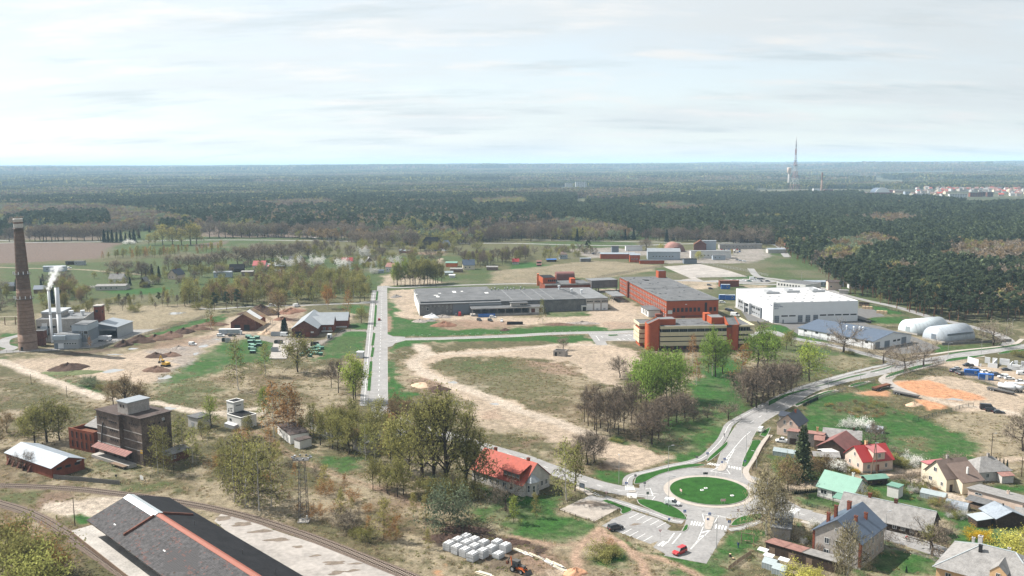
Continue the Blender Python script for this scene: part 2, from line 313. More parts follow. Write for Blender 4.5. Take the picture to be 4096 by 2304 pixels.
patch(GRN2,4,[(1680,830),(1900,840),(2400,800),(2500,800),(2300,850),(1760,910)],2);patch(GRN,4,[(1690,830),(1780,850),(1800,890),(1720,905)],2)
patch(GRN2,4,[(0,720),(300,780),(640,860),(1000,930),(1170,1000),(1140,1040),(860,1080),(600,1160),(250,1220),(0,1100)],4,.7);patch(GRN,4,[(220,790),(560,870),(700,920),(500,960),(300,870)],3,.7);patch(DRY,4,[(560,960),(760,930),(1050,980),(1000,1050),(700,1080)],4,.6)
patch(GRN,4,[(470,1340),(640,1290),(860,1310),(900,1350),(1200,1449),(500,1449)],2.5,.9);patch(GRN,4,[(820,1230),(1000,1205),(1190,1230),(1200,1270),(900,1290)],1.6,.8)
patch(GRN,0,[(2030,1010),(2120,985),(2180,1000),(2290,1045),(2420,1085),(2470,1120),(2470,1165),(2380,1180),(2290,1168),(2240,1180),(2050,1120),(2000,1060)],4,.95)
patch(DRY,0,[(2340,1050),(2450,1030),(2576,1050),(2576,1150),(2490,1150),(2440,1090)],4,.9);patch(DRY2,8,[(1260,60),(1560,40),(1660,130),(1700,180),(1500,200),(1340,110)],3,.5)
patch(OLV,0,[(2070,1020),(2180,1005),(2250,1035),(2200,1050),(2080,1035)],3,.8)
patch(GRN,7,[(0,640),(400,640),(520,700),(470,790),(820,920),(860,1000),(700,1080),(500,1110),(200,1110),(0,1030)],3,.92);patch(GRN,6,[(2280,560),(2576,620),(2576,960),(2300,920),(2200,800)],3,.7)
patch(GRN,7,[(880,940),(1000,990),(1200,1100),(1400,1170),(1800,1330),(2050,1449),(1700,1449),(1480,1330),(1100,1110)],1.6,.9);patch(GRN,7,[(760,1240),(1000,1160),(1180,1260),(1150,1330),(900,1360),(780,1310)],2)
patch(GRN,7,[(1400,1190),(1600,1260),(1840,1310),(2080,1180),(2200,1000),(2576,940),(2576,1200),(2200,1400),(2000,1449),(1700,1380)],1.6,.95)
patch(GRN,8,[(0,230),(260,240),(500,330),(760,420),(760,470),(200,540),(60,480),(0,380)],2.5,.8);patch(GRN,8,[(240,620),(520,560),(1000,500),(1500,500),(1720,620),(1560,700),(1700,780),(2050,850),(2576,800),(2576,1240),(1960,1180),(1750,900),(1150,700),(620,790),(340,740)],2.5,.85)
patch(GRN,8,[(2230,560),(2576,520),(2576,820),(2480,820),(2300,640)],2);patch(GRN,8,[(1130,1100),(1400,1180),(1750,1260),(1720,1449),(930,1449),(1000,1300)],2,.9);patch(GRN,8,[(340,940),(470,960),(300,1010)],1);patch(GRN,6,[(560,260),(1100,270),(1110,330),(880,420),(740,380)],3,.75)
patch(GRN,5,[(620,890),(800,835),(910,860),(860,930),(750,960)],1.2);patch(GRN2,5,[(1180,540),(1700,520),(1760,590),(1300,600)],3,.6);patch(GRN2,5,[(0,590),(500,600),(300,740),(0,700)],3,.6);patch(GRN2,5,[(860,290),(1200,290),(1500,420),(1150,470),(830,430)],3,.5)
patch(OLV,1,[(0,790),(300,880),(700,1060),(900,1160),(900,1300),(400,1449),(0,1449)],5,.6);patch(GRN2,1,[(1560,1010),(2000,900),(2300,1050),(1900,1180),(1600,1150)],5,.55)
# --- brown field, dirt, sand
patch(FIELD,11,[(-500,860),(0,838),(420,833),(1030,830),(1240,835),(1100,890),(1000,990),(600,1010),(300,1030),(-500,1060)],6,1,8,.06,.02);patch(FIELD,11,[(0,760),(280,740),(1020,735),(1020,806),(0,800)],8,.8,6,.06,.05)
patch(FIELD,11,[(1950,850),(2310,810),(2250,850),(2000,880)],5,.9,6,.06,.05);patch(FIELD,11,[(2030,660),(2576,640),(2576,780),(2000,770)],8,.9,6,.06,.05);patch(FIELD,12,[(0,660),(400,640),(600,690),(1050,690),(1050,780),(0,780)],8,.9,6,.06,.05)
patch(SAND,0,[(15,905),(300,893),(440,868),(560,822),(575,800),(690,775),(735,775),(735,800),(690,815),(600,850),(500,885),(420,945),(380,965),(250,955),(150,940),(60,935)],2.5,1)
patch(DIRT,0,[(390,860),(480,852),(560,840),(520,868),(430,905),(380,900)],3,.6);patch(GREY,1,[(1460,640),(1900,590),(2250,470),(2576,470),(2400,520),(2100,580),(1900,780),(1640,960),(1560,940),(1780,780)],2,.7)
patch(DARK*2.2,1,[(420,690),(800,640),(1150,600),(1150,640),(800,680)],1,.6);patch(GREY,2,[(0,480),(360,500),(560,560),(700,520),(920,420),(1150,430),(1150,445),(920,440),(720,540),(620,600),(460,620),(330,640),(320,720),(140,720),(180,560),(0,520)],1,.95,2)
patch(SAND,2,[(0,310),(300,190),(480,180),(500,260),(360,400),(220,460),(0,470)],2.5,.9);patch(DIRT,2,[(300,210),(480,200),(440,330),(330,370)],2.5,.7);patch(SAND,2,[(840,260),(960,270),(1000,330),(860,340)],2,.7)
patch(SAND,2,[(1330,30),(1610,10),(1640,280),(2600,270),(2600,380),(1860,330),(1560,310),(1400,290),(1430,220),(1350,120)],2.5,1);patch(DIRT*1.25,2,[(1850,330),(2100,320),(2576,340),(2576,400),(2300,410),(2000,440),(1850,400)],2.5,.8);track(DIRT*1.3,2,[(1340,290),(1345,370),(1335,440)],3,.8)
patch(SAND,3,[(0,555),(330,560),(800,545),(790,490),(970,480),(980,360),(1000,320),(1180,400),(1290,450),(1360,560),(1280,660),(960,680),(860,620),(400,610),(0,640)],2.2,1);patch(SAND,3,[(880,270),(1060,265),(1040,300),(980,320),(900,310)],2);patch(DIRT*1.3,3,[(900,600),(1250,600),(1200,680),(960,670)],2.5,.5)
patch(SAND,0,[(1043,866),(1068,866),(1085,888),(1180,880),(1330,872),(1470,858),(1500,868),(1540,868),(1605,890),(1630,915),(1590,930),(1560,950),(1545,985),(1500,960),(1440,920),(1380,902),(1250,896),(1150,898),(1075,915),(1100,940),(1200,965),(1290,1010),(1400,1050),(1470,1075),(1480,1090),(1640,1150),(1690,1152),(1660,1165),(1590,1178),(1520,1165),(1470,1130),(1400,1110),(1310,1075),(1220,1045),(1170,1005),(1100,970),(1045,950),(1015,905),(1050,885)],2.2,1)
patch(DIRT*1.15,0,[(1290,905),(1400,910),(1460,935),(1400,945),(1290,935)],3,.75);patch(PALE,0,[(1180,960),(1240,960),(1270,985),(1190,975)],2,.6);patch(SAND,0,[(1180,920),(1290,930),(1420,985),(1380,1000),(1250,950)],3,.55);patch(DIRT,2,[(1560,920),(1720,900),(1950,1020),(1850,1060),(1620,1020)],2,.8);patch(SAND,2,[(2080,1250),(2400,1180),(2576,1260),(2576,1449),(2350,1449)],3,.7);patch(DIRT*1.35,2,[(2290,1240),(2450,1220),(2500,1300),(2350,1330)],2.5,.5);patch(GRN2,2,[(2150,1150),(2000,1160),(1880,1190),(2150,1170)],2,.6)
patch(SAND,7,[(700,40),(860,70),(1000,130),(1180,150),(1400,250),(1620,265),(1560,330),(1250,370),(1000,300),(880,200),(760,170),(560,60)],1.6,1);patch(DIRT,7,[(0,150),(330,60),(340,90),(60,190),(0,210)],1.5,.6);patch(DIRT,7,[(900,320),(1100,340),(1250,390),(1000,410),(800,380)],2,.7)
patch(SAND*1.04,0,[(2250,955),(2330,920),(2420,905),(2576,935),(2576,1045),(2490,1040),(2440,1035),(2330,1010),(2230,970)],2,1);patch(ORNG,'e7',[(130,690),(300,670),(880,660),(1300,800),(1750,930),(1850,1000),(1400,1030),(1000,980),(640,880),(330,790)],1.2,1,3,.08,.1);patch(ORNG,'e7',[(600,1000),(760,1010),(1200,1140),(1000,1180),(800,1205),(660,1100)],1,1,2,.08,.1);patch(ORNG,4,[(880,1310),(1000,1290),(1200,1290),(1240,1350),(1000,1340)],1,.9,2,.08,.1);patch(PALE,'e7',[(0,620),(330,820),(700,930),(1200,1050),(1700,1130),(2300,1200),(2576,1250),(2576,1330),(2200,1260),(1700,1170),(1100,1080),(560,900),(100,750),(0,680)],1,.8,2);patch(OLV,'e7',[(60,620),(480,480),(1000,400),(1230,400),(1200,470),(1400,560),(1900,680),(2100,760),(1900,740),(1300,590),(860,560),(600,650),(200,660)],1.2,.85,3)
patch(DRY,'e7',[(1000,1400),(1700,1220),(2100,1300),(2576,1400),(2576,1600),(1000,1600)],2,.8)
patch(DARK,6,[(1780,1090),(1960,1010),(2120,970),(2300,1000),(2576,1090),(2576,1180),(2300,1300),(1900,1180),(1800,1160)],1.0,1,3,.3,.1);patch(DARK*1.6,6,[(2200,1300),(2576,1200),(2576,1449),(2250,1449)],1.5,.7);patch(DIRT,7,[(0,1030),(150,1070),(330,1130),(560,1400),(600,1449),(0,1449)],2,.8);patch(DARK,7,[(0,1090),(120,1110),(340,1220),(340,1240),(200,1230),(0,1150)],.8,.95);patch(SAND,7,[(350,1400),(560,1370),(700,1400),(720,1449),(420,1449)],1,.9);patch(ORNG*.9,6,[(1740,1360),(1800,1340),(2040,1449),(1900,1449)],1,.7)
patch(PALE*.9,8,[(1380,480),(1500,470),(1700,600),(1980,640),(1990,710),(1900,700),(1700,640),(1540,560)],.8,1,1);
# --- tracks
patch(OLV*1.15,0,[(1110,908),(1290,902),(1400,945),(1440,990),(1300,1012),(1180,968),(1100,932)],4,.8,8);patch(GRN2,0,[(1130,910),(1250,905),(1330,930),(1260,945),(1160,935)],4,.6,8);track(PALE,0,[(1050,868),(1072,890),(1040,915),(1080,945),(1200,988),(1300,1030),(1400,1062),(1480,1090)],7,1.6,.8);track(PALE,0,[(1080,892),(1250,884),(1400,868),(1530,868)],4.5,1.2,.8)
for w,a,pts in((5.5,1,[(0,905),(80,938),(160,968),(260,1002)]),(4,.9,[(260,1002),(330,1008),(420,1020),(520,1040)]),(4,.8,[(420,1020),(530,1040),(640,1045),(660,1030)])):track(PALE,0,pts,w,.8,a)
track(SAND,8,[(200,570),(520,520),(800,490),(1100,445),(1400,420),(1600,390),(1800,360),(2000,345),(2250,310),(2576,270)],4.2,.6);track(SAND,8,[(1250,340),(1330,400),(1420,420)],3,.6)
track(DIRT*1.5,6,[(20,0),(150,80),(300,200),(480,310),(680,390),(900,470),(1130,540),(1400,640),(1700,760)],2.6,.7,.6);track(OLV*1.3,6,[(40,0),(160,80),(310,200),(490,310),(690,390),(910,470),(1130,540)],.8,.3,.6)
track(DIRT*1.7,7,[(700,1449),(650,1320),(660,1200),(760,1080),(860,970),(900,985),(1010,1060),(1200,1200),(1300,1330),(1340,1449)],2.4,.9,.9);track(DIRT*1.7,7,[(860,1000),(1010,1080),(1200,1190),(1500,1290),(1800,1400),(1900,1449)],2.6,.8,.9);track(DIRT*1.6,7,[(0,1050),(200,1100),(420,1140),(620,1130),(750,1090)],2,.6,.7);patch(DIRT*1.6,7,[(700,1080),(840,960),(920,990),(1040,1080),(960,1130),(760,1160)],1,.8)
track(GREY,8,[(1130,1150),(1350,1190),(1600,1260),(1750,1330)],1.5,.4,.7);track(SAND,11,[(0,1080),(300,1090),(760,1100),(1100,1125),(1480,1158)],4,1,.9);track(SAND,0,[(960,720),(1000,690),(1090,670),(1110,650)],5,1,.9);patch(SAND*.95,12,[(1270,1160),(1600,1130),(1720,1170),(1900,1240),(1700,1260),(1300,1265),(1265,1220)],3,.85)
track(PALE,1,[(0,740),(300,880),(600,1000),(900,1130)],4.5,.6,.3);patch(SAND,1,[(0,1240),(250,1250),(200,1310),(0,1340)],2,.6);patch(DIRT,1,[(0,1100),(100,1120),(70,1170),(0,1200)],2,.6);track(PALE,1,[(1560,1150),(1800,1230),(2050,1260),(2400,1240),(2576,1215)],4,1,.8)
patch(DRY*.9,13,[(-200,1120),(380,1060),(830,1010),(1500,1060),(1400,1120),(1060,1170),(850,1190),(600,1180),(300,1240),(-200,1240)],4,.9,5);patch(DIRT*1.2,12,[(1540,935),(1900,920),(1890,960),(1650,950)],5,.8)
patch(DRY,1,[(350,270),(900,200),(1100,185),(2080,165),(2080,260),(1700,350),(1300,440),(990,400),(370,330)],4,.85);patch(DRY,1,[(-200,330),(200,330),(200,450),(-200,470)],4,.9)
patch(GREY,13,[(560,900),(1000,880),(1180,900),(1480,920),(2500,880),(2620,960),(2400,1040),(1900,1040),(1540,1040),(1500,1000),(1340,960),(800,990)],4,.9);patch(SAND,3,[(1630,190),(2050,180),(2060,260),(1860,270),(1700,220)],2,.8);patch(SAND,3,[(2300,230),(2576,230),(2576,280),(2440,270)],2,.7);patch(GREY,'e5',[(0,60),(560,40),(900,130),(760,160),(0,130)],2,1);patch(GRN,'e5',[(0,40),(480,30),(930,110),(930,140),(820,140),(480,80),(0,80)],2,.8)
patch(GREY,4,[(-60,420),(120,560),(400,590),(200,640),(-200,560)],2,.6)
patch(PALE*.95,5,[(430,690),(760,690),(960,660),(1260,650),(1260,720),(1050,800),(900,860),(800,835),(620,880),(430,800)],1.2,1,3,.1,.12);patch(DIRT*.8,5,[(580,630),(780,610),(880,640),(760,690),(560,700),(430,740),(440,800),(280,760),(400,690)],1.2,.7)
patch(DRY2,6,[(0,860),(300,900),(700,1000),(1500,1300),(1600,1449),(1300,1449),(400,1000)],3,.3);patch(DIRT,6,[(1280,560),(1600,660),(1560,800),(1280,720)],4,.5)
nq=len(GA);nr=len(GR);ii=np.arange(NV).reshape(nr,nq)
fc=np.stack([ii[:-1,:-1],ii[:-1,1:],ii[1:,1:],ii[1:,:-1]],-1).reshape(-1,4)
me=bpy.data.meshes.new('ground');me.vertices.add(NV);me.vertices.foreach_set('co',np.stack([GX,GY,GZ],-1).astype(np.float32).ravel())
me.loops.add(fc.size);me.loops.foreach_set('vertex_index',fc[:,::-1].ravel().astype(np.int32));me.polygons.add(len(fc));me.polygons.foreach_set('loop_start',np.arange(0,fc.size,4,dtype=np.int32))
me.update();me.validate()
at=me.attributes.new('Col','FLOAT_COLOR','POINT');at.data.foreach_set('color',np.concatenate([np.clip(GC*.575,.01,1),np.ones((NV,1))],1).astype(np.float32).ravel())
def ground_mat():
 m=bpy.data.materials.new('ground_mix');m.use_nodes=True;t=m.node_tree;L=t.links.new;p=t.nodes['Principled BSDF'];p.inputs['Roughness'].default_value=.97;p.inputs['Specular IOR Level'].default_value=.1
 a=nd(t,'ShaderNodeAttribute',attribute_name='Col');g=nd(t,'ShaderNodeNewGeometry')
 def nz(s,d,r=.6):
  n=nd(t,'ShaderNodeTexNoise');n.inputs['Scale'].default_value=s;n.inputs['Detail'].default_value=d;n.inputs['Roughness'].default_value=r;L(g.outputs['Position'],n.inputs['Vector']);return n.outputs[0]
 a1,a2=nz(.42,6,.75),nz(1.9,4,.75)
 s=nd(t,'ShaderNodeMath',operation='ADD');L(a1,s.inputs[0]);L(a2,s.inputs[1])
 mr=nd(t,'ShaderNodeMapRange');L(s.outputs[0],mr.inputs[0])
 for i,x in enumerate((.72,1.28,.30,1.70)):mr.inputs[i+1].default_value=x
 v=nd(t,'ShaderNodeVectorMath',operation='SCALE');L(a.outputs['Color'],v.inputs[0]);L(mr.outputs[0],v.inputs[3]);L(v.outputs[0],p.inputs['Base Color'])
 b=nd(t,'ShaderNodeBump');b.inputs['Strength'].default_value=.6;b.inputs['Distance'].default_value=.22;L(s.outputs[0],b.inputs['Height']);L(b.outputs[0],p.inputs['Normal'])
 return m
me.materials.append(ground_mat());OB('ground',me,kind='structure',label='rough ground of dry grass, green turf, sand and dirt')
# ================================================================ ROADS
EXCL=[]
def sheet(name,poly,z0,z1,mat,parent=None,label=None,kind='structure',top=None):
 EXCL.append([(p[0],p[1])for p in poly]);m=MB().prism(EXCL[-1],z0,z1,0)
 return m.obj(name,[mat],parent,label=label,kind=kind if parent is None else None)
def road(name,pts,w,mat='asphalt',z=.03,label=None,r=None,n=6):
 P=smooth_line([G(*p)if r is None else G(r,*p)for p in pts],n);Lf,Rt=ribbon_pts(P,w/2,-w/2);m=MB()
 EXCL.append([(p.x,p.y)for p in Lf]+[(p.x,p.y)for p in Rt[::-1]]);k=len(P);m.v=[(p.x,p.y,z)for p in Lf]+[(p.x,p.y,z)for p in Rt]
 for i in range(k-1):m.f.append((i,k+i,k+i+1,i+1));m.m.append(0)
 for i in range(k-1):
  for a,b in((i,i+1),):m.face([m.v[a],m.v[b],(m.v[b][0],m.v[b][1],-.05),(m.v[a][0],m.v[a][1],-.05)]);m.face([m.v[k+b],m.v[k+a],(m.v[k+a][0],m.v[k+a][1],-.05),(m.v[k+b][0],m.v[k+b][1],-.05)])
 return m.obj(name,[mat],label=label,kind='structure'),P
def strip(parent,P,off,w,z,mat='paint',name='lane_line',dash=None):
 Lf,Rt=ribbon_pts(P,off+w/2,off-w/2);m=MB();s=0
 segs=[]
 for i in range(len(P)-1):
  L=(P[i+1]-P[i]).length
  if dash:
   n=max(1,int(L/.5))
   for q in range(n):
    if(s+L*q/n)%(dash[0]+dash[1])<dash[0]:segs.append((i,q/n,(q+1)/n))
  else:segs.append((i,0,1))
  s+=L
 for i,a,b in segs:
  l0,l1,r0,r1=Lf[i].lerp(Lf[i+1],a),Lf[i].lerp(Lf[i+1],b),Rt[i].lerp(Rt[i+1],a),Rt[i].lerp(Rt[i+1],b)
  m.face([(l0.x,l0.y,z),(r0.x,r0.y,z),(r1.x,r1.y,z),(l1.x,l1.y,z)])
 return m.obj(name,[mat],parent)
def bar(parent,p,q,w,z,mat='paint',name='painted_bar'):
 d=(q-p);d.z=0;d.normalize();n=Vector((-d.y,d.x,0))*w/2
 m=MB().face([(a.x,a.y,z)for a in(p-n,q-n,q+n,p+n)]);return m.obj(name,[mat],parent)
def kerbed(name,pts,r=None,h=.14,mat='lawn',label=None,n=5,kw=.22,km='kerb'):
 P=[Vector((p[0],p[1],0))if r is None else G(r,*p)for p in pts]
 Q=smooth_line(P+[P[0]],n)[:-1]if n else P
 c=sum(Q,Vector())/len(Q)
 o=sheet(name,Q,-.05,h,km,label=label)
 A=sum(Q[i].x*Q[(i+1)%len(Q)].y-Q[(i+1)%len(Q)].x*Q[i].y for i in range(len(Q)))
 inn=[]
 for i,p in enumerate(Q):
  d=Q[(i+1)%len(Q)]-Q[i-1];d.normalize();nn=Vector((-d.y,d.x,0))*(1 if A>0 else-1);inn.append(p+nn*kw)
 sheet('turf',inn,-.04,h+.03,mat,o);return o
 # main street, cycle path and its turf strips
ms,P=road('main_street',[(2,1232,1190),(2,1231,1150),(2,1243,800),(2,1255,450),(2,1266,120),(12,1270,1268)],8.2,n=8)
strip(ms,P,0,.18,.036,dash=(3,6));strip(ms,P,-3.85,.12,.036,'kerb','kerb_line');strip(ms,P,3.85,.12,.036,'kerb','kerb_line')
cp,P2=road('cycle_path',[(2,1085,1190),(2,1100,1020),(2,1125,700),(2,1150,420),(2,1178,120),(2,1190,30)],3.6,'asphalt',.09,n=8)
strip(cp,P2,0,.15,.095)
for i,(a,b)in enumerate((((1135,1040),(1158,745)),((1165,700),(1180,605)),((1172,585),(1190,460)),((1193,395),(1208,180)),((1212,130),(1222,40)))):
 p,q=G(2,*a),G(2,*b);d=(q-p).normalized();nn=Vector((-d.y,d.x,0))*.95
 kerbed('verge_strip',[p-nn,q-nn,q+nn,p+nn],h=.12,n=0)
for i in range(2):
 sheet('path_crossing',[G(2,1110,455-i*350),G(2,1200,450-i*350),G(2,1205,425-i*350),G(2,1115,432-i*350)]if i==0 else[G(2,1040,160),G(2,1215,158),G(2,1218,140),G(2,1045,143)],-.05,.034,'asphalt')
 # side street to the office car park
ss,P=road('side_street',[(2,1290,545),(2,1360,530),(2,1480,520),(2,1900,512),(2,2576,487),(3,300,720),(3,760,705),(3,1000,702),(3,1270,692)],7.5,n=6,z=.026)
strip(ss,P,-3.0,.15,.034);strip(ss,P,-3.55,.3,.04,'paving','kerb_line');strip(ss,P,3.55,.3,.04,'paving','kerb_line')
sheet('side_street_mouth',[G(2,1305,440),G(2,1325,470),G(2,1380,492),G(2,1500,496),G(2,1500,535),G(2,1400,560),G(2,1370,590),G(2,1306,603)],-.05,.022,'asphalt')
pk=sheet('office_car_park',[G(3,760,705),G(3,1290,690),G(3,1290,792),G(3,940,790),G(3,960,830),G(3,850,830)],-.05,.018,'asphalt')
for x0,y0,x1,y1 in((1062,765,1092,783),(1112,765,1145,783),(1165,763,1200,781),(1220,763,1255,781),(1120,726,1160,737),(1172,724,1206,737),(1222,724,1262,736),(895,742,915,755),(845,738,880,785)):
 bar(pk,G(3,x0,y0),G(3,x1,y1),.22,.024,name='bay_line')
kerbed('car_park_island',[(965,728),(1060,725),(1070,735),(1000,741),(968,738)],3,n=0)
road('car_park_kerb',[(3,940,716),(3,1100,714),(3,1260,710)],1.2,'paving',.12)
road('car_park_edge',[(3,960,790),(3,1100,786),(3,1270,782)],.9,'paving',.12)
# ---- roundabout
ps=[G(7,1592,600),G(7,2398,640),G(7,1960,462),G(7,2060,748)];RC=Vector(((ps[0].x+ps[1].x)/2,(ps[2].y+ps[3].y)/2,0));RR=((ps[1]-ps[0]).length+(ps[3]-ps[2]).length)/4
circ=lambda r,n=64,a0=0,a1=2*pi:[RC+Vector((r*cos(a0+(a1-a0)*i/n),r*sin(a0+(a1-a0)*i/n),0))for i in range(n)]
rb=sheet('roundabout_road',circ(RR+9.3),-.05,.030,'asphalt')
sheet('roundabout_apron',circ(RR+1.75),-.05,.085,'paving')
kerbed('roundabout_island',circ(RR),h=.24,n=0)
# arms
W_,PW=road('west_road',[(2,1240,1090),(2,1250,1230),(2,1330,1320),(2,1560,1375),(6,2200,130),(7,60,255),(7,300,345),(7,640,470),(7,880,545),(7,1150,600),(7,1420,625),(7,1620,640)],7.6,z=.026)
strip(W_,PW,0,.15,.034,dash=(2,4))
N_,PN=road('north_east_road',[(7,2180,460),(7,2190,330),(7,2260,140),(7,2335,0),(0,1888,1064),(0,1922,1042),(0,1962,1021),(4,380,1290),(4,700,1190),(4,1080,1110),(4,1400,1030),(4,1800,955),(4,2200,895),(4,2576,845),(4,3000,790)],8.6,z=.024)
strip(N_,PN[24:],0,.16,.034,dash=(3,6));strip(N_,PN,4.1,.2,.034,'kerb','kerb_line');strip(N_,PN,-4.1,.2,.034,'kerb','kerb_line')
S_,PS=road('south_road',[(7,1985,700),(7,1960,850),(7,1930,980),(7,1850,1120),(7,1740,1290)],11,z=.022)
sheet('south_road_end',[G(7,1760,860),G(7,2210,900),G(7,2140,1040),G(7,2000,1190),G(7,1850,1312),G(7,1560,1225),G(7,1610,1140),G(7,1680,1030),G(7,1770,980)],-.05,.020,'asphalt')
E_,PE=road('east_road',[(7,2330,730),(8,0,690),(8,130,775),(8,330,830),(8,620,900),(8,900,955),(8,1180,1030),(8,1500,1130),(8,1750,1215),(8,2100,1330),(8,2500,1430)],7.4,z=.021)
strip(E_,PE,0,.14,.032,dash=(2,5))
sheet('east_road_mouth',[G(7,2420,560),G(8,110,560),G(8,190,690),G(8,340,770),G(8,460,800),G(8,300,850),G(8,60,850),G(7,2420,800)],-.05,.019,'asphalt')
# crossings
def zebra(parent,r,a,b,c,d,n,z=.040):
 a,b,c,d=(G(r,*p)for p in(a,b,c,d))
 for i in range(n):
  t=(i+.5)/n;w=(b-a).length/n*.5;bar(parent,a.lerp(b,t),c.lerp(d,t),w,z,name='crossing_stripe')
zebra(N_,7,(1950,330),(2070,348),(1990,312),(2110,335),5);zebra(N_,7,(2170,360),(2305,390),(2172,342),(2305,366),5)
zebra(S_,7,(1790,940),(1915,955),(1800,900),(1940,920),5);zebra(S_,7,(2030,975),(2160,992),(2045,935),(2170,955),4)
zebra(W_,7,(1135,545),(1140,592),(1225,540),(1238,588),4);zebra(W_,7,(1155,620),(1155,672),(1255,625),(1255,675),4);zebra(E_,8,(160,850),(245,758),(225,862),(330,785),7)
# splitter islands and hatchings
def splitter(r,poly):
 return kerbed('splitter_island',[G(r,*p)for p in poly],h=.13,n=3,mat='paving')
splitter(7,[(2060,385),(2100,330),(2160,320),(2168,340),(2140,395),(2080,400)]);splitter(7,[(1935,975),(1945,860),(2030,865),(2040,890),(2005,985),(1960,990)]);splitter(7,[(1170,600),(1245,595),(1245,612),(1180,614)])
zl=.042
def line(parent,r,pts,w=.16,z=None):
 P=[G(r,*p)for p in pts]
 for a,b in zip(P[:-1],P[1:]):bar(parent,a,b,w,z or zl,name='painted_line')
line(N_,7,[(2000,400),(2100,345),(2105,320)]);line(N_,7,[(2150,275),(2250,150),(2330,60),(2400,0)]);line(N_,7,[(2170,345),(2170,300),(2240,180)]);line(N_,7,[(1985,398),(2190,430)]);line(N_,7,[(2160,380),(2195,430)])
for a,b in(((2150,275),(2200,262)),((2180,240),(2215,235)),((2205,212),(2232,208)),((2225,190),(2245,180)),((2150,302),(2185,295))):line(N_,7,[a,b],.35)
line(S_,7,[(1915,830),(1940,920)]);line(S_,7,[(1915,830),(2080,848),(2035,920)]);line(S_,7,[(1925,960),(1870,1090),(1895,1085),(2000,990)])
for a,b in(((1900,1020),(1985,998)),((1885,1062),(1945,1045))):line(S_,7,[a,b],.45)
for i in range(9):line(S_,7,[(1865-i*8,1100+i*10),(1861-i*8,1105+i*10)],.3);line(S_,7,[(1890-i*10,1090+i*10.5),(1885-i*10,1095+i*10.5)],.3)
line(W_,7,[(1060,598),(1170,600)]);line(W_,7,[(1250,630),(1420,650),(1390,570),(1340,580)]);line(W_,7,[(1440,655),(1410,690)])
for i in range(10):line(W_,7,[(800+i*16,600+i*8),(808+i*16,604+i*8)],.45);line(W_,7,[(800+i*16,622+i*6),(808+i*16,625+i*6)],.45)
for i in range(12):line(S_,7,[(2085+i*11,850+i*2.6),(2091+i*11,851.5+i*2.6)],.35)
# ---- car park by the roundabout and footways
cpk=sheet('roundabout_car_park',[G(7,*p)for p in((903,948),(985,905),(1000,885),(1215,797),(1480,880),(1600,950),(1560,985),(1640,1015),(1520,1085),(1392,1132),(1200,1060))],-.05,.015,'asphalt')
sheet('car_park_exit',[G(7,*p)for p in((1480,1090),(1600,1000),(1740,1000),(1640,1160),(1560,1240),(1420,1165))],-.05,.012,'asphalt')
for a,b in(((1180,872),(1275,825)),((1252,893),(1340,845)),((1318,920),(1410,869)),((1388,943),(1478,892)),((1458,966),(1550,915)),((1040,1003),(1135,957)),((1110,1030),(1202,980)),((1180,1053),(1272,1004)),((1250,1080),(1340,1028)),((1322,1105),(1412,1052))):
 bar(cpk,G(7,*a),G(7,*b),.13,.022,name='bay_line')
for i in range(9):p=(1625-i*8,1025+i*11);q=(1690-i*10,1030+i*12);line(S_,7,[p,(p[0]+12,p[1]+3)],.5,.030);line(S_,7,[q,(q[0]+12,q[1]+3)],.5,.030)
for a,b in(((1470,1148),(1530,1105)),((1505,1155),(1560,1112))):line(S_,7,[a,b],.5,.030)
def footway(name,r,pts,w,label,mat='asphalt',z=.11,lines=True):
 o,P=road(name,[(r,*p)for p in pts],w,mat,z,label)
 if lines:strip(o,P,0,.14,z+.006)
 return o
footway('footway',7,[(930,660),(1000,690),(1150,735),(1300,785),(1450,835),(1600,890),(1720,915)],3.0,'',z=.065)
footway('footway',7,[(1160,545),(1170,480),(1230,440),(1400,400),(1600,350),(1800,310),(1930,260),(2030,170),(2110,80),(2150,0),(2190,-70),(2290,-135),(2420,-205),(2560,-278)],3.2,'')
footway('footway',4,[(0,1420),(120,1350),(300,1270),(480,1215),(700,1150),(1000,1070),(1180,1030),(1230,1010)],3.0,'')
footway('footway',4,[(270,1449),(420,1370),(560,1310),(700,1285)],2.2,'','paving',lines=False);footway('footway',4,[(820,1250),(900,1230),(1020,1195)],1.8,'','paving',lines=False);footway('footway',4,[(1190,1165),(1400,1100),(1600,1050),(1770,1000)],1.8,'','paving',lines=False);footway('footway',4,[(1790,1000),(2000,960),(2180,945)],1.8,'','paving',lines=False);footway('footway',4,[(1450,945),(1620,930),(1900,890),(2300,850),(2480,820),(2560,770)],2.4,'','paving',lines=False)
footway('footway','k7',[(1250,0),(1180,80),(1090,220),(1010,340),(1000,400),(1060,480),(1200,530),(1300,560)],2.0,'','paving',lines=False);footway('footway',7,[(2180,990),(2330,965),(2500,900)],2.2,'',z=.07)
footway('footway',8,[(340,905),(500,950)],1.6,'','paving',lines=False);footway('footway',7,[(650,560),(740,600),(800,640)],1.8,'','paving',lines=False)
sheet('asphalt_pad',[G(7,*p)for p in((480,785),(700,680),(900,700),(1085,770),(830,905))],-.05,.014,'gravel');sheet('asphalt_pad_entry',[G(7,*p)for p in((690,690),(790,640),(1000,690),(900,715))],-.05,.012,'asphalt')
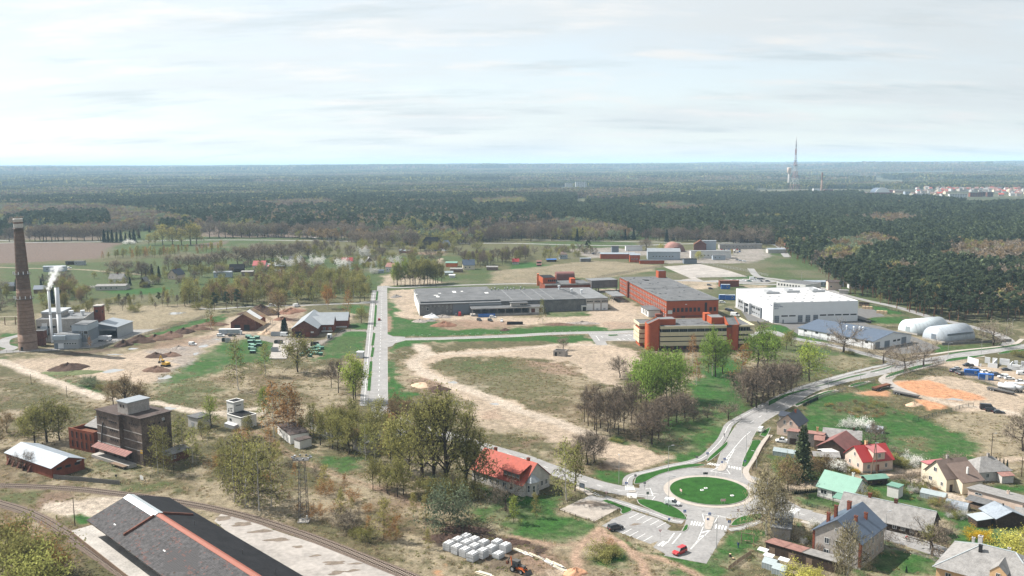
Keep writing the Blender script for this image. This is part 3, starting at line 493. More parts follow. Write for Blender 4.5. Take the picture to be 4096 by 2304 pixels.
for r,pts in((7,[(1225,515),(1260,450),(1400,410),(1600,360),(1780,330),(1910,330),(1930,345),(1700,380),(1500,430),(1380,490),(1330,515),(1240,530)]),(7,[(1255,690),(1330,682),(1500,710),(1650,770),(1730,830),(1762,885),(1700,885),(1550,850),(1380,780),(1280,730)]),(7,[(1955,295),(1985,255),(2080,170),(2150,110),(2172,105),(2168,140),(2100,210),(2000,290),(1970,305)]),(7,[(2308,350),(2330,270),(2400,130),(2420,92),(2510,95),(2470,170),(2400,300),(2350,360)]),(7,[(2490,40),(2520,0),(2600,-40),(2560,50)]),(7,[(2195,945),(2240,890),(2340,850),(2500,830),(2500,880),(2350,930),(2240,952)]),(7,[(900,702),(960,690),(1100,740),(1215,785),(1130,832),(1090,815),(1085,775)]),(7,[(640,540),(740,570),(795,592),(760,592),(660,555)]),(7,[(1705,1005),(1740,945),(1775,942),(1770,985),(1735,1008)]),(4,[(820,1235),(900,1210),(990,1203),(980,1215),(840,1250)]),(4,[(1180,1150),(1260,1110),(1500,1040),(1650,1025),(1640,1035),(1400,1100),(1200,1158)]),(4,[(1780,990),(1850,965),(2100,938),(2180,938),(2100,955),(1820,998)]),(4,[(2310,915),(2400,890),(2576,875),(2576,890),(2400,915),(2330,922)]),(4,[(470,1250),(560,1225),(800,1155),(970,1120),(975,1128),(800,1170),(600,1225),(480,1255)]),(4,[(1030,1100),(1150,1070),(1270,1035),(1270,1045),(1160,1080),(1040,1106)]),(4,[(1810,920),(1960,890),(2300,855),(2530,820),(2540,828),(2400,855),(1960,905),(1830,928)]),(4,[(0,1400),(160,1330),(400,1270),(410,1280),(200,1345),(20,1440)]),(4,[(270,1430),(450,1350),(600,1295),(700,1286),(650,1298),(500,1350),(310,1440)])):
 kerbed('lawn_island',pts,r,h=.13,n=3)
 # ---- other roads and yards
road('yard_road',[(4,1240,1130),(4,1180,1190),(4,1280,1260),(4,1450,1330)],6,'pad',.02);road('service_road',[(4,-260,760),(4,0,690),(4,180,745),(4,400,790),(4,640,835),(4,1000,925),(4,1200,975),(4,1330,1010)],6.2,'asphalt',.028)
road('forest_road',[(3,2400,60),(4,-100,140),(4,100,170),(4,330,218),(4,560,262),(4,760,325),(4,1000,385),(4,1300,450),(4,1600,540),(4,1850,600),(4,2100,660),(4,2300,720),(4,2420,790),(4,2400,850)],6.5,'asphalt',.028)
sheet('works_yard',[G(4,*p)for p in((-330,395),(-230,330),(-160,330),(-60,570),(600,520),(925,460),(1010,440),(1180,540),(1000,560),(950,590),(1020,625),(1120,640),(1500,760),(1740,860),(1600,900),(1350,920),(1100,870),(420,720),(320,735),(180,645),(40,600),(-200,590))],-.05,.012,'asphalt_dark')
sheet('hall_footway',[G('e5',*p)for p in((165,590),(210,585),(480,700),(660,785),(870,800),(870,812),(640,800),(440,715))],-.05,.10,'pad')
sheet('concrete_pad',[G(3,*p)for p in((1520,40),(1600,36),(1890,14),(2180,80),(2370,142),(2200,145),(1850,152),(1940,190),(1630,185),(1800,160))],-.05,.02,'pad')
road('apron_road',[(3,1500,180),(3,1700,182),(3,2000,192),(3,2400,215),(4,0,220),(4,300,222)],7,'asphalt',.024);sheet('factory_car_park',[G(3,*p)for p in((1930,185),(2200,170),(2576,165),(2700,190),(2576,205),(2200,200))],-.05,.018,'asphalt')
road('warehouse_back_road',[(12,1270,1268),(12,1400,1285),(12,1650,1275),(12,2100,1258),(12,2576,1245),(3,120,212),(3,300,215)],5.5,'asphalt',.022);road('workshop_road',[(2,1170,155),(2,900,162),(2,500,178),(2,200,185),(1,2450,195),(1,2200,215),(1,2000,212)],4.5,'asphalt',.022)
road('highway',[(11,-300,850),(11,0,836),(11,500,828),(11,1030,822),(11,1600,812),(11,2100,805),(11,2576,805),(12,400,810),(12,900,818),(12,1500,828),(12,2100,838),(13,0,838),(13,600,855),(13,1200,862),(13,1700,845),(13,2576,838),(14,200,1330)],8,'asphalt',.05);road('highway',[(11,-300,790),(11,0,808),(11,200,822)],6,'asphalt',.04);road('manor_drive',[(13,200,805),(13,700,812),(13,1100,820),(13,1700,830)],6,'asphalt',.04);road('junction_road',[(12,1870,765),(12,1960,800),(12,2040,820),(12,2120,795),(12,2300,755),(12,2400,735)],6,'asphalt',.045);road('country_road',[(11,780,668),(11,1060,635),(11,1400,592),(11,1700,555),(11,1840,540)],8,'asphalt',.05);road('farm_lane',[(12,525,740),(12,545,770),(12,600,785)],5,'pad',.04);road('cottage_lane',[(12,1370,650),(12,1430,680),(12,1560,700)],6,'pad',.04)
road('works_drive',[(1,205,480),(1,60,520),(1,40,580),(1,120,610),(1,0,655)],6,'asphalt',.02);road('works_drive',[(1,0,655),(1,200,640),(1,560,622),(1,900,590),(1,1100,555)],6,'asphalt',.018);sheet('works_apron',[G(1,*p)for p in((760,620),(980,600),(1130,560),(1400,470),(1700,380),(1560,420),(1270,425),(1200,500),(990,520),(800,600))],-.05,.016,'asphalt')
sheet('bin_pad',[G(2,*p)for p in((135,722),(180,560),(320,540),(340,640),(305,722))],-.05,.45,'pad');sheet('freight_yard',[G(6,*p)for p in((-300,770),(-60,890),(160,985),(600,1130),(1000,1290),(1420,1449),(1300,1560),(560,1560),(0,1250),(-420,900))],-.05,.012,'pad');sheet('freight_pad',[G(5,*p)for p in((1770,680),(1990,715),(1920,765),(1840,720))],-.05,.018,'pad')
# puddles
for i,(r,x,y,a,b)in enumerate(((1,1340,615,3.2,2.2),(1,1150,675,4,1.2),(1,1140,838,4.6,4.2),(1,1660,905,2.6,4),(1,2050,590,2.2,4),(1,1970,665,1.5,3),(1,1780,258,7,5),(1,2180,522,2.6,2),(1,1670,1220,3.5,2.5),(2,1980,955,2,2.2),(2,2400,1172,2,1.6),(1,1640,745,1.2,1.5),('e7',1300,1000,3.0,2.2))):
 c=G(r,x,y);rnd=random.Random(i);m=MB();k=14;ph=rnd.random()*6
 pts=[(c.x+a*(1+.3*sin(2*t+ph)+.15*sin(5*t))*cos(t),c.y+b*(1+.25*cos(3*t+ph))*sin(t),.006+i*.0005)for t in[2*pi*j/k for j in range(k)]]
 m.face(pts);m.obj('puddle','water',kind='structure')
for i,(r,x,y,a,b)in enumerate(((6,50,1005,2.6,1.2),(6,210,1090,2.8,1.2),(6,420,1160,1.4,.8),(6,790,1320,3.4,1.1),(6,820,1420,2.2,1.2),(6,980,1400,1.6,.8),(6,600,1250,1.2,.7),(6,1000,1330,1.5,.6),(6,-120,930,2.0,1.4),(5,2250,870,2.6,1.8),(5,2420,930,2.4,1.5),(7,1245,935,1.6,.7),(7,880,740,2.6,1.2),(7,760,720,3,1.4))):
 c=G(r,x,y);pts=[(c.x+a*(1+.35*sin(2*t+i)+.2*sin(5*t+i))*cos(t-.7),c.y+b*(1+.3*cos(3*t+i))*sin(t-.4),.024+i*.0004)for t in[2*pi*j/18 for j in range(18)]]
 MB().face(pts).obj('dirt_stain','gravel_dk',kind='structure')
 # ================================================================ BUILDING HELPERS
def wmesh(w,h,fr=Z9,gl='win',nx=2,nz=1,sill=False):
 def f():
  m=MB();t=min(.09,w*.12,h*.12);m.box(0,w,-.03,.02,0,h,1)
  m.box(0,t,-.09,.01,0,h,0).box(w-t,w,-.09,.01,0,h,0).box(t,w-t,-.09,.01,0,t,0).box(t,w-t,-.09,.01,h-t,h,0)
  for i in range(1,nx):m.box(w*i/nx-t*.4,w*i/nx+t*.4,-.08,.01,t,h-t,0)
  for i in range(1,nz):m.box(t,w-t,-.075,.01,h*i/nz-t*.4,h*i/nz+t*.4,0)
  if sill:m.box(-.1,w+.1,-.18,0,-.08,0,0)
  return m.mesh('window',[fr,gl])
 return shared(('w',round(w,2),round(h,2),fr,gl,nx,nz,sill),f)
def win(P,face,u,z,w,h,fr=Z9,gl='win',nx=2,nz=1,WD=None,sill=False,name='window',off=0):
 Wd,Dp=WD;me=wmesh(w,h,fr,gl,nx,nz,sill)
 loc,rz={'F':((u,-off,z),0),'R':((Wd+off,u,z),pi/2),'B':((u+w,Dp+off,z),pi),'L':((-off,u+w,z),-pi/2)}[face]
 return OB(name,me,P,loc,rz)
def wins(P,WD,face,u0,du,n,z,w,h,fr=Z9,gl='win',nx=2,nz=1,off=0,sill=False):
 for i in range(n):win(P,face,u0+du*i,z,w,h,fr,gl,nx,nz,WD,sill,off=off)
def panel(P,face,u,z,w,h,mat,WD,name='door',t=.06,off=0):
 Wd,Dp=WD;me=shared(('p',round(w,2),round(h,2),mat,t),lambda:BX(0,w,-t,.02,0,h).mesh(name,[mat]))
 loc,rz={'F':((u,-off,z),0),'R':((Wd+off,u,z),pi/2),'B':((u+w,Dp+off,z),pi),'L':((-off,u+w,z),-pi/2)}[face]
 return OB(name,me,P,loc,rz)
def gable_wall(W,D,h,rh,ridge='x'):
 m=MB()
 if ridge=='x':m.extr([(0,0),(D,0),(D,h),(D/2,h+rh),(0,h)],0,W,0,'x')
 else:m.extr([(0,0),(W,0),(W,h),(W/2,h+rh),(0,h)],0,D,0,'y')
 return m
def gable_roof(W,D,h,rh,ridge='x',o=.45,oe=.45,t=.16,e=.02):
 m=MB();S=(D if ridge=='x' else W);L=(W if ridge=='x' else D);s=rh/(S/2);ax='x' if ridge=='x' else 'y';z0=h-o*s+e;z1=h+rh+e
 m.extr([(-o,z0),(S/2,z1),(S/2,z1+t),(-o,z0+t)],-oe,L+oe,0,ax);m.extr([(S+o,z0),(S/2,z1),(S/2,z1+t),(S+o,z0+t)][::-1],-oe,L+oe,0,ax)
 return m
def hip_roof(W,D,h,rh,inset,o=.45,ridge='x',e=.02):
 m=MB();z=h-.1+e;a=[(-o,-o,z),(W+o,-o,z),(W+o,D+o,z),(-o,D+o,z)]
 if ridge=='x':r0,r1=(inset,D/2,h+rh),(W-inset,D/2,h+rh);m.face([a[0],a[1],r1,r0]).face([a[2],a[3],r0,r1]).face([a[1],a[2],r1]).face([a[3],a[0],r0])
 else:r0,r1=(W/2,inset,h+rh),(W/2,D-inset,h+rh);m.face([a[0],a[1],r0]).face([a[1],a[2],r1,r0]).face([a[2],a[3],r1]).face([a[3],a[0],r0,r1])
 m.face(a[::-1]);return m
def chimney(P,x,y,z0,z1,s=.55,mat='brick'):
 m=BX(x-s/2,x+s/2,y-s/2,y+s/2,z0,z1,0).box(x-s/2-.06,x+s/2+.06,y-s/2-.06,y+s/2+.06,z1-.2,z1+.02,0).box(x-s/3,x+s/3,y-s/3,y+s/3,z1+.021,z1+.06,1)
 return m.obj('chimney',[mat,'black'],P)
def house(name,label,O,ang,W,D,h,rh,ridge='x',wall='render_cream',roof='roof_red',wl=(),chims=(),doors=(),hip=None,o=.45,cat='house',group=None,fr=Z9,flat=False,plinth=None):
 P=T(name,label,cat,O,ang,group);WD=(W,D)
 if flat:BX(0,W,0,D,0,h).obj('wall',[wall],P);rf=BX(-o,W+o,-o,D+o,h+.003,h+.25).obj('roof',[roof],P)
 elif hip is not None:BX(0,W,0,D,0,h).obj('wall',[wall],P);rf=hip_roof(W,D,h,rh,hip,o,ridge).obj('roof',[roof],P)
 elif rh<0:
  EX([(0,0),(D,0),(D,h+rh),(0,h)],0,W,0,'x').obj('wall',[wall],P);s=rh/D
  rf=EX([(-o,h-o*s+.02),(D+o,h+rh+o*s+.02),(D+o,h+rh+o*s+.14),(-o,h-o*s+.14)],-o,W+o,0,'x').obj('roof',[roof],P)
 else:gable_wall(W,D,h,rh,ridge).obj('wall',[wall],P);rf=gable_roof(W,D,h,rh,ridge,o).obj('roof',[roof],P)
 if plinth:BX(-.06,W+.06,-.06,D+.06,-.02,.5).obj('plinth',[plinth],P)
 for a in wl:
  face,u,z,w,hh=a[:5];n,du=(a[5],a[6])if len(a)>5 else(1,0);wins(P,WD,face,u,du,n,z,w,hh,fr)
 for a in doors:panel(P,a[0],a[1],a[2],a[3],a[4],a[5],WD,'door')
 for c in chims:chimney(P if flat else rf,*c)
 return P,rf
 # ================================================================ 1. tall brick chimney and boiler house
def brick_chimney():
 c=G(1,286,622);Hh=72.5;P=T('brick_chimney','tall tapering brick factory chimney with white top beside the boiler house','chimney',c);r0,r1=4.55,2.15
 rad=lambda z:4.65 if z<9 else(4.5+(r1-4.5)*(z-9)/(Hh-9))
 LA([(4.75,0),(4.72,9)],32).obj('base','brick_chim',P,True);LA([(rad(9.01)+.1,9.02),(rad(9.01),9.6)]+[(rad(z),z)for z in np.linspace(9.7,34,8)],32).obj('lower_shaft','brick_chim',P,True);LA([(rad(z),z+.01)for z in np.linspace(34,Hh-5,8)],32).obj('upper_shaft','brick_soot',P,True)
 LA([(rad(Hh-5),Hh-4.98),(rad(Hh-4.5)+.1,Hh-4),(2.3,Hh-.8),(2.45,Hh-.6),(2.45,Hh),(1.9,Hh),(1.9,Hh-3)],28,cap=False).obj('crown','white_brick',P,True);LA([(2.42,Hh-2.6),(2.48,Hh-2.5),(2.48,Hh-1.9),(2.40,Hh-1.8)],28,cap=False).obj('crown_band','brick_band',P)
 for i,z in enumerate([9.0,9.9,11,12.2]+list(np.arange(14,Hh-6,1.95))):
  r=rad(z)+.06;me=LA([(r,z),(r+.05,z+.06),(r+.05,z+.20),(r,z+.26)],28,cap=False).obj('band','brick_band',P)
 LA([(4.8,4.3),(4.88,4.4),(4.88,4.7),(4.8,4.8)],28,cap=False).obj('band','brick_band',P)
 for z in(28.5,42,Hh-5.6):
  r=rad(z);q=LA([(r,z),(r+1.0,z+.02),(r+1.0,z+.14),(r,z+.16)],20,cap=False).obj('gallery',Z1,P);m=MB()
  for k in range(16):
   a=k*pi/8;x,y=(r+.95)*cos(a),(r+.95)*sin(a);x2,y2=(r+.95)*cos(a+pi/8),(r+.95)*sin(a+pi/8);m.tube((x,y,z+.1),(x,y,z+1.15),.04,n=4);m.tube((x,y,z+1.15),(x2,y2,z+1.15),.035,n=4)
  m.obj('railing',Z1,q)
  if z<Hh-9:
   for k in range(5):a=-2.6+k*.55;m2=BX(-.18,.18,-.12,.12,0,1.5);o=m2.obj('antenna','white_steel',q);o.location=((r+1.1)*cos(a),(r+1.1)*sin(a),z+.3)
 a=-2.03+.25;m=EX([(-.75,0),(.75,0),(.75,1.7),(.5,2.2),(0,2.4),(-.5,2.2),(-.75,1.7)],-.1,.5);o=m.obj('doorway','black',P);o.location=(4.66*cos(a),4.66*sin(a),0);o.rotation_euler=(0,0,a+pi/2)
 return c
brick_chimney()
def boiler():
 O,ang,W=frame('e1',(655,370),(1570,340),13.0);ang=R(7);D=24
 P=T('boiler_house','grey panelled boiler house with two roof vents behind the tall chimney','boiler house',O,ang);WD=(W,D)
 BX(0,W,0,D,0,12.6).obj('wall',ZA,P);BX(.3,W-.3,.3,D-.3,12.6,13.0).obj('roof',ZC,P)
 for b in((0,W,0,.3),(0,W,D-.3,D),(0,.3,.3,D-.3)):BX(*b,12.602,13.35).obj('parapet',ZA,P)
 EX([(0,12.605),(D,12.605),(D,15.6),(0,13.6)],W-.35,W,0,'x').obj('parapet',ZA,P)
 BX(.2,W*.42,D*.35,D-.5,13.003,15.4).obj('roof_house',ZA,P);BX(0,W*.42+.3,D*.35-.5,D,15.402,16.4).obj('roof_house_top','cladding',P)
 wins(P,WD,'F',.6,2.6,4,8.2,2.3,1.1,Z0,nx=2);wins(P,WD,'F',W-8.2,2.6,1,8.2,2.3,1.1,Z0);wins(P,WD,'F',1,3.2,5,4.0,2.6,1.4,Z0,nx=2);wins(P,WD,'R',3,4.2,4,9,3,1.2,Z0)
 for x in(W*.56,W*.80):
  LA([(.75,13.0),(.75,14.6),(1.35,14.9),(1.35,16.1)],16).obj('roof_vent','white_steel',P).location=(x,D*.55,0)
 BX(W+.02,W+4.2,D-8,D-2,0,17.6).obj('stair_tower','brick',P);BX(W-.3,W+4.6,D-8.4,D-1.6,17.6,18.2).obj('stair_tower_roof',ZA,P);win(P,'R',D-6.6,13.4,1.3,1.5,Z0,WD=(W+4.2,D));win(P,'F',W+.9,14.2,1.5,1.5,Z0,WD=WD,off=-(D-8.0))
 # new plant in front
 O2,_,W2=frame('e1',(1000,900),(1440,895));Q=T('boiler_plant','low grey and pale blue clad boiler plant with a white roller door','boiler plant',O2,R(4));WD2=(W2,12)
 BX(0,W2,0,12,0,5.0).obj('wall',Z4,Q);BX(-.4,W2*.5,-.7,9,5.003,7.4).obj('upper_wall',ZF,Q);BX(W2*.5+.01,W2+.3,.6,9,5.003,7.6).obj('upper_wall',ZF,Q);BX(.3,W2-.2,1,11,7.61,7.75).obj('roof',ZC,Q)
 panel(Q,'F',2.2,.1,2.9,2.9,Z3,WD2,'roller_door');panel(Q,'F',.2,.1,1.9,3.0,Z2,WD2,'door');wins(Q,WD2,'F',5.3,1.42,5,2.4,1.15,.85,Z9,nx=1)
 O3,_,W3=frame('e1',(1460,860),(1640,855));Q=T('boiler_hall','tall grey and dark blue clad boiler hall with small white framed panes','boiler hall',O3,R(4));h3=12.2;WD3=(W3,15)
 BX(0,W3,0,15,0,2.6).obj('base_wall',Z4,Q);BX(0,W3,0,15,2.603,9).obj('wall',Z2,Q);BX(-3.4,W3+.1,-.15,15.1,9.003,h3).obj('upper_wall',ZF,Q);BX(-3.2,W3,.1,15,h3+.003,h3+.35).obj('roof',ZC,Q);BX(-3.4,-.02,.2,12,0,9).obj('side_wall',Z2,Q)
 for x,z,w,h in((.4,8.0,1.1,.8),(1.7,8.0,1.0,.8),(1.7,6.9,1.0,.9),(3.0,7.1,2.2,1.9),(2.9,5.6,1.1,.9),(4.2,5.6,1.1,.9),(4.2,4.5,1.1,.9)):win(Q,'F',x,z,w,h,Z9,'win',1,WD=WD3)
 for fl,(r,x,yb,yt,rad)in enumerate((('e1',965,720,-165,.72),('e1',1105,600,-280,1.22))):
  b=G(r,x,yb+60,0)if fl==0 else G(r,x,yb,7);hh=HT(r,x,yb+60,x-40,yt)if fl==0 else HT(r,x,yb+150,x-40,yt)
  S=T('steel_flue',['thin white steel flue with a plume of steam','thick white ribbed steel flue standing on the boiler plant roof'][fl],'flue',(b.x,b.y,0));m=LA([(rad,0),(rad,hh*.55)],18);m.obj('lower_pipe','white_steel',S,True);LA([(rad*.97,hh*.55),(rad*.97,hh)],18).obj('upper_pipe','white_steel',S,True);LA([(rad+.06,hh*.55-.15),(rad+.1,hh*.55),(rad+.06,hh*.55+.15)],18,cap=False).obj('flange','steel',S);LA([(rad*.8,hh+.001),(rad*.8,hh+.25)],16).obj('tip',Z1,S)
  if fl==0:steam(S,b,hh)
  else:TB((-3.2,-1,6.2),(-.3,0,6.2),.5,n=10).obj('duct',ZE,S)
 b=G('e1',850,770);S=T('cyclone_filter','pale blue steel dust filter with hopper beside the brick chimney','filter',b);BX(-1.9,1.9,-1.5,1.5,4.6,9.2).obj('casing',ZF,S);BX(-1.3,1.5,-1,1,9.2,11).obj('head','white_steel',S);m=MB();a=[(-1.9,-1.5,4.59),(1.9,-1.5,4.59),(1.9,1.5,4.59),(-1.9,1.5,4.59)];t=(0,0,1.6);[m.face([a[i],t,a[(i+1)%4]])for i in range(4)];m.obj('hopper',ZF,S);[TB((x,y,0),(x,y,4.6),.12,n=5).obj("leg",["steel_dark"],S)for x in(-1.8,1.8)for y in(-1.4,1.4)]
 b=G('e1',735,850);S=T('brick_flue_house','small dark brick flue house against the tall chimney','flue house',b,R(4));BX(-2.5,2.6,0,4,4.2,8.6).obj('upper_wall','brick_dark',S);BX(-1.6,1.8,.6,4,0,4.2).obj('lower_wall','brick_dark',S);BX(-2.7,2.8,-.2,4.2,8.6,8.8).obj('roof','felt',S)
 # truck shed
 O4,_,W4=frame('e1',(1805,700),(2190,690));D4=20;S=T('truck_shed','open fronted grey truck shed with a sloping metal roof','shed',O4,R(-2));
 EX([(0,0),(W4,0),(W4,6.4),(0,8.6)],D4-.25,D4).obj('back_wall','cladding',S);BX(0,.2,0,D4-.26,0,8.5).obj('side_wall','cladding',S);BX(W4-.2,W4,0,D4-.26,0,6.4).obj('side_wall','cladding',S);EX([(.21,5.6),(W4-.21,5.4),(W4-.21,6.42),(.21,8.6)],-.1,.15).obj('fascia',Z2,S)
 EX([(-.5,8.75),(W4+.5,6.45),(W4+.5,6.6),(-.5,8.9)],-.6,D4+.4).obj('roof','roof_metal',S);m=MB();n=17
 for i in range(n):m.box(.4+i*(W4-.8)/n,.4+(i+.62)*(W4-.8)/n,-.3,-.22,4.6-(i%2)*.25,5.6)
 m.obj('valance','cladding',S);BX(.21,W4-.21,.3,D4-.3,.02,.05).obj('floor','concrete_dark',S)
def steam(S,b,hh):
 d=ray(11,605,1080);kk=hypot(b.x,b.y)/hypot(d.x,d.y);top=CAM_H+d.z*kk;dx=d.x*kk-b.x
 m=bpy.data.materials.new('steam');m.use_nodes=True;t=m.node_tree;L=t.links.new;t.nodes.clear();out=nd(t,'ShaderNodeOutputMaterial');v=nd(t,'ShaderNodeVolumePrincipled');v.inputs['Color'].default_value=(1,1,1,1);v.inputs['Anisotropy'].default_value=.2
 def mt(op,a,c=None):
  q=nd(t,'ShaderNodeMath',operation=op)
  for i,w in enumerate((a,c)):
   if w is None:continue
   if isinstance(w,(int,float)):q.inputs[i].default_value=w
   else:L(w,q.inputs[i])
  return q.outputs[0]
 tc=nd(t,'ShaderNodeTexCoord');sp=nd(t,'ShaderNodeSeparateXYZ');L(tc.outputs['Object'],sp.inputs[0]);f=mt('MAXIMUM',mt('DIVIDE',mt('SUBTRACT',sp.outputs[2],hh),top-hh),.0);ax=mt('SUBTRACT',sp.outputs[0],mt('MULTIPLY',mt('POWER',f,1.15),dx));rr_=mt('SQRT',mt('ADD',mt('MULTIPLY',ax,ax),mt('MULTIPLY',sp.outputs[1],sp.outputs[1])));rel=mt('DIVIDE',rr_,mt('ADD',.8,mt('MULTIPLY',mt('POWER',f,.8),2.4)))
 n=nd(t,'ShaderNodeTexNoise');n.inputs['Scale'].default_value=.5;n.inputs['Detail'].default_value=5;L(tc.outputs['Object'],n.inputs['Vector']);den=mt('SUBTRACT',mt('ADD',1.0,mt('MULTIPLY',mt('SUBTRACT',n.outputs[0],.5),4.0)),rel);den=mt('MINIMUM',mt('MULTIPLY',mt('MAXIMUM',den,0.0),mt('SUBTRACT',.75,mt('MULTIPLY',f,.5))),2.0);L(den,v.inputs['Density']);L(v.outputs[0],out.inputs['Volume']);mb=MB();k=12;N=14
 for i in range(k):
  g=i/(k-1)*1.06;r=1.1+4.2*g**.8;mb.v+=[(dx*g**1.15+r*cos(2*pi*j/N),r*sin(2*pi*j/N),hh+.3+(top-hh)*g)for j in range(N)]
 for i in range(k-1):
  for j in range(N):q=(j+1)%N;mb.f.append((i*N+j,i*N+q,(i+1)*N+q,(i+1)*N+j));mb.m.append(0)
 mb.f.append(tuple(range(N))[::-1]);mb.m.append(0);mb.f.append(tuple((k-1)*N+j for j in range(N)));mb.m.append(0)
 tag(mb.obj('steam_plume',[m],None,True,loc=(b.x,b.y,0)),'white plume of steam rising from the thin flue','steam')
boiler()
# ================================================================ 2. grain tower, brick annex, silver shed
def grain_tower():
 h=HT('e2',1445,1400,1405,545)+.4;O,ang,W=frame('e2',(660,350),(1405,545),h);D=13;P=T('grain_tower','dark weathered grain storage tower with small square windows and rusty canopy','grain tower',O,ang);WD=(W,D);x1=W*.56
 BX(0,x1,0,D,0,h-.3).obj('wall','silo',P);BX(x1+.001,W,1.6,D,0,h-.3).obj('wall','silo',P)
 MB().prism([(-.4,-.4),(x1+.3,-.4),(x1+.3,1.1),(W+.4,1.1),(W+.4,D+.4),(-.4,D+.4)],h-.297,h).obj('roof','felt_brown',P)
 for z in(h*.30,h*.48,h*.66):BX(-.06,x1+.06,-.07,.02,z,z+.28).obj('ledge','white_brick',P);BX(x1+.07,W+.06,1.53,1.62,z-.1,z+.18).obj('ledge',ZB,P);BX(W-.02,W+.07,1.63,D,z-.1,z+.18).obj('ledge','silo',P)
 for u0,n,z,off in((.065,4,.82,0),(.31,4,.78,0),(.325,4,.60,0),(.325,4,.40,0),(.335,4,.245,0),(.70,4,.80,-1.6)):wins(P,WD,'F',W*u0,1.3,n,h*z,.8,1.0,'silo','black',1,off=off)
 wins(P,WD,'R',4,2.0,4,h*.79,.8,.8,'silo','black',1);win(P,'R',9.5,h*.84,.9,.9,Z9,'win_light',WD=WD)
 m=TB((W*.17,-.25,h*.76),(W*.085,-.25,h*.25),.22,n=6);m.obj('drain_pipe',Z1,P)
 # penthouse
 O2,a2,W2=frame('e2',(1050,190),(1240,237),h+4.2);loc=Matrix.Rotation(-ang,3,'Z')@(O2-O);q=BX(loc.x,loc.x+6,loc.y,loc.y+8.2,h+.003,h+3.9).obj('penthouse',ZB,P);BX(loc.x-.3,loc.x+6.3,loc.y-.3,loc.y+8.6,h+3.9,h+4.2).obj('penthouse_roof','roof_metal',q);
 for u in(1.6,3.2):OB('window',wmesh(.8,1.0,'silo','black',1),q,(loc.x+u,loc.y,h+2.1))
 TB((loc.x-4,D-2,h),(loc.x-4,D-2,h+1.6),.25,n=8).obj('vent_pipe','rust',P)
 # loading canopy and dock
 m=MB();n=26;cw=W*.86
 for i in range(n):m.extr([(-.3,4.9),(-3.0,3.9),(-3.0,3.96),(-.3,4.98)],W*.02+i*cw/n,W*.02+(i+.93)*cw/n,i%2,'x')
 m.obj('canopy',['roof_rust','roof_maroon'],P);BX(W*.02,W*.88,-3.1,-2.9,3.75,3.88).obj('canopy_edge',Z7,P);BX(.3,W-1.5,-3.0,-.001,0,1.1,0).obj('loading_dock',ZA,P);BX(W*.6,W-2,-4.6,-3.01,.8,1.05).obj('dock_deck','wood',P)
 for x in(W*.62,W*.8,W-2.4):BX(x,x+.25,-4.5,-4.2,0,.8).obj('dock_post','concrete_dark',P)
 for u,of in((.14,0),(.38,0),(.50,0),(.66,-1.6),(.85,-1.6)):panel(P,'F',W*u,1.1,1.5,2.4,Z7,WD,off=of)
 panel(P,'F',W-1.4,4.2,1.3,1.2,'yellow',WD,'sign',off=-1.6)
 # annex
 O3,a3,W3=frame('e2',(150,690),(660,770),7.6);Q=T('brick_annex','red brick annex with tall narrow windows and a collapsed roof left of the grain tower','brick building',O3,ang+R(6));WD=(W3,11);BX(0,W3,0,.35,0,7.6).obj('wall','brick',Q);BX(0,.35,.36,10.6,0,7.2).obj('wall','brick',Q);BX(W3-.35,W3,.36,10.6,0,7.6).obj('wall','brick_dark',Q);BX(0,W3,10.61,11,0,8.2).obj('wall','brick',Q)
 BX(.36,W3-.36,.36,6,5.6,5.9).obj('fallen_roof','rust',Q);EX([(5.9,6.6),(11.3,8.3),(11.3,8.5),(5.9,6.8)],.4,W3+.3,0,'x').obj('roof',Z8,Q);BX(-.2,W3+.4,11.01,11.3,8.5,8.8).obj('gutter','flash',Q)
 for z in(.9,4.3):wins(Q,WD,'F',1.6,2.5,5,z,.75,2.5,'brick_dark','black',1)
 O4,a4,W4=frame(5,(60,210),(505,372),3.6);S,rf=house('brick_shed','long low brick shed with a shiny silver metal roof',O4,ang,W4,11,3.6,2.0,'x','brick',ZE,o=.5,cat='shed');WD=(W4,11)
 for u in(1.5,4.4,7.6):win(S,'R',u,2.3,1.9,.9,Z0,'black',1,WD=WD)
 panel(S,'R',8.4,3.3,1.7,.35,ZD,WD,'sign')
 for i in range(5):EX([(-1.4,0),(-.01,0),(-.01,2.4)],2.0+i*3.4,2.7+i*3.4,0,'x').obj('buttress','brick_dark',S)
grain_tower()
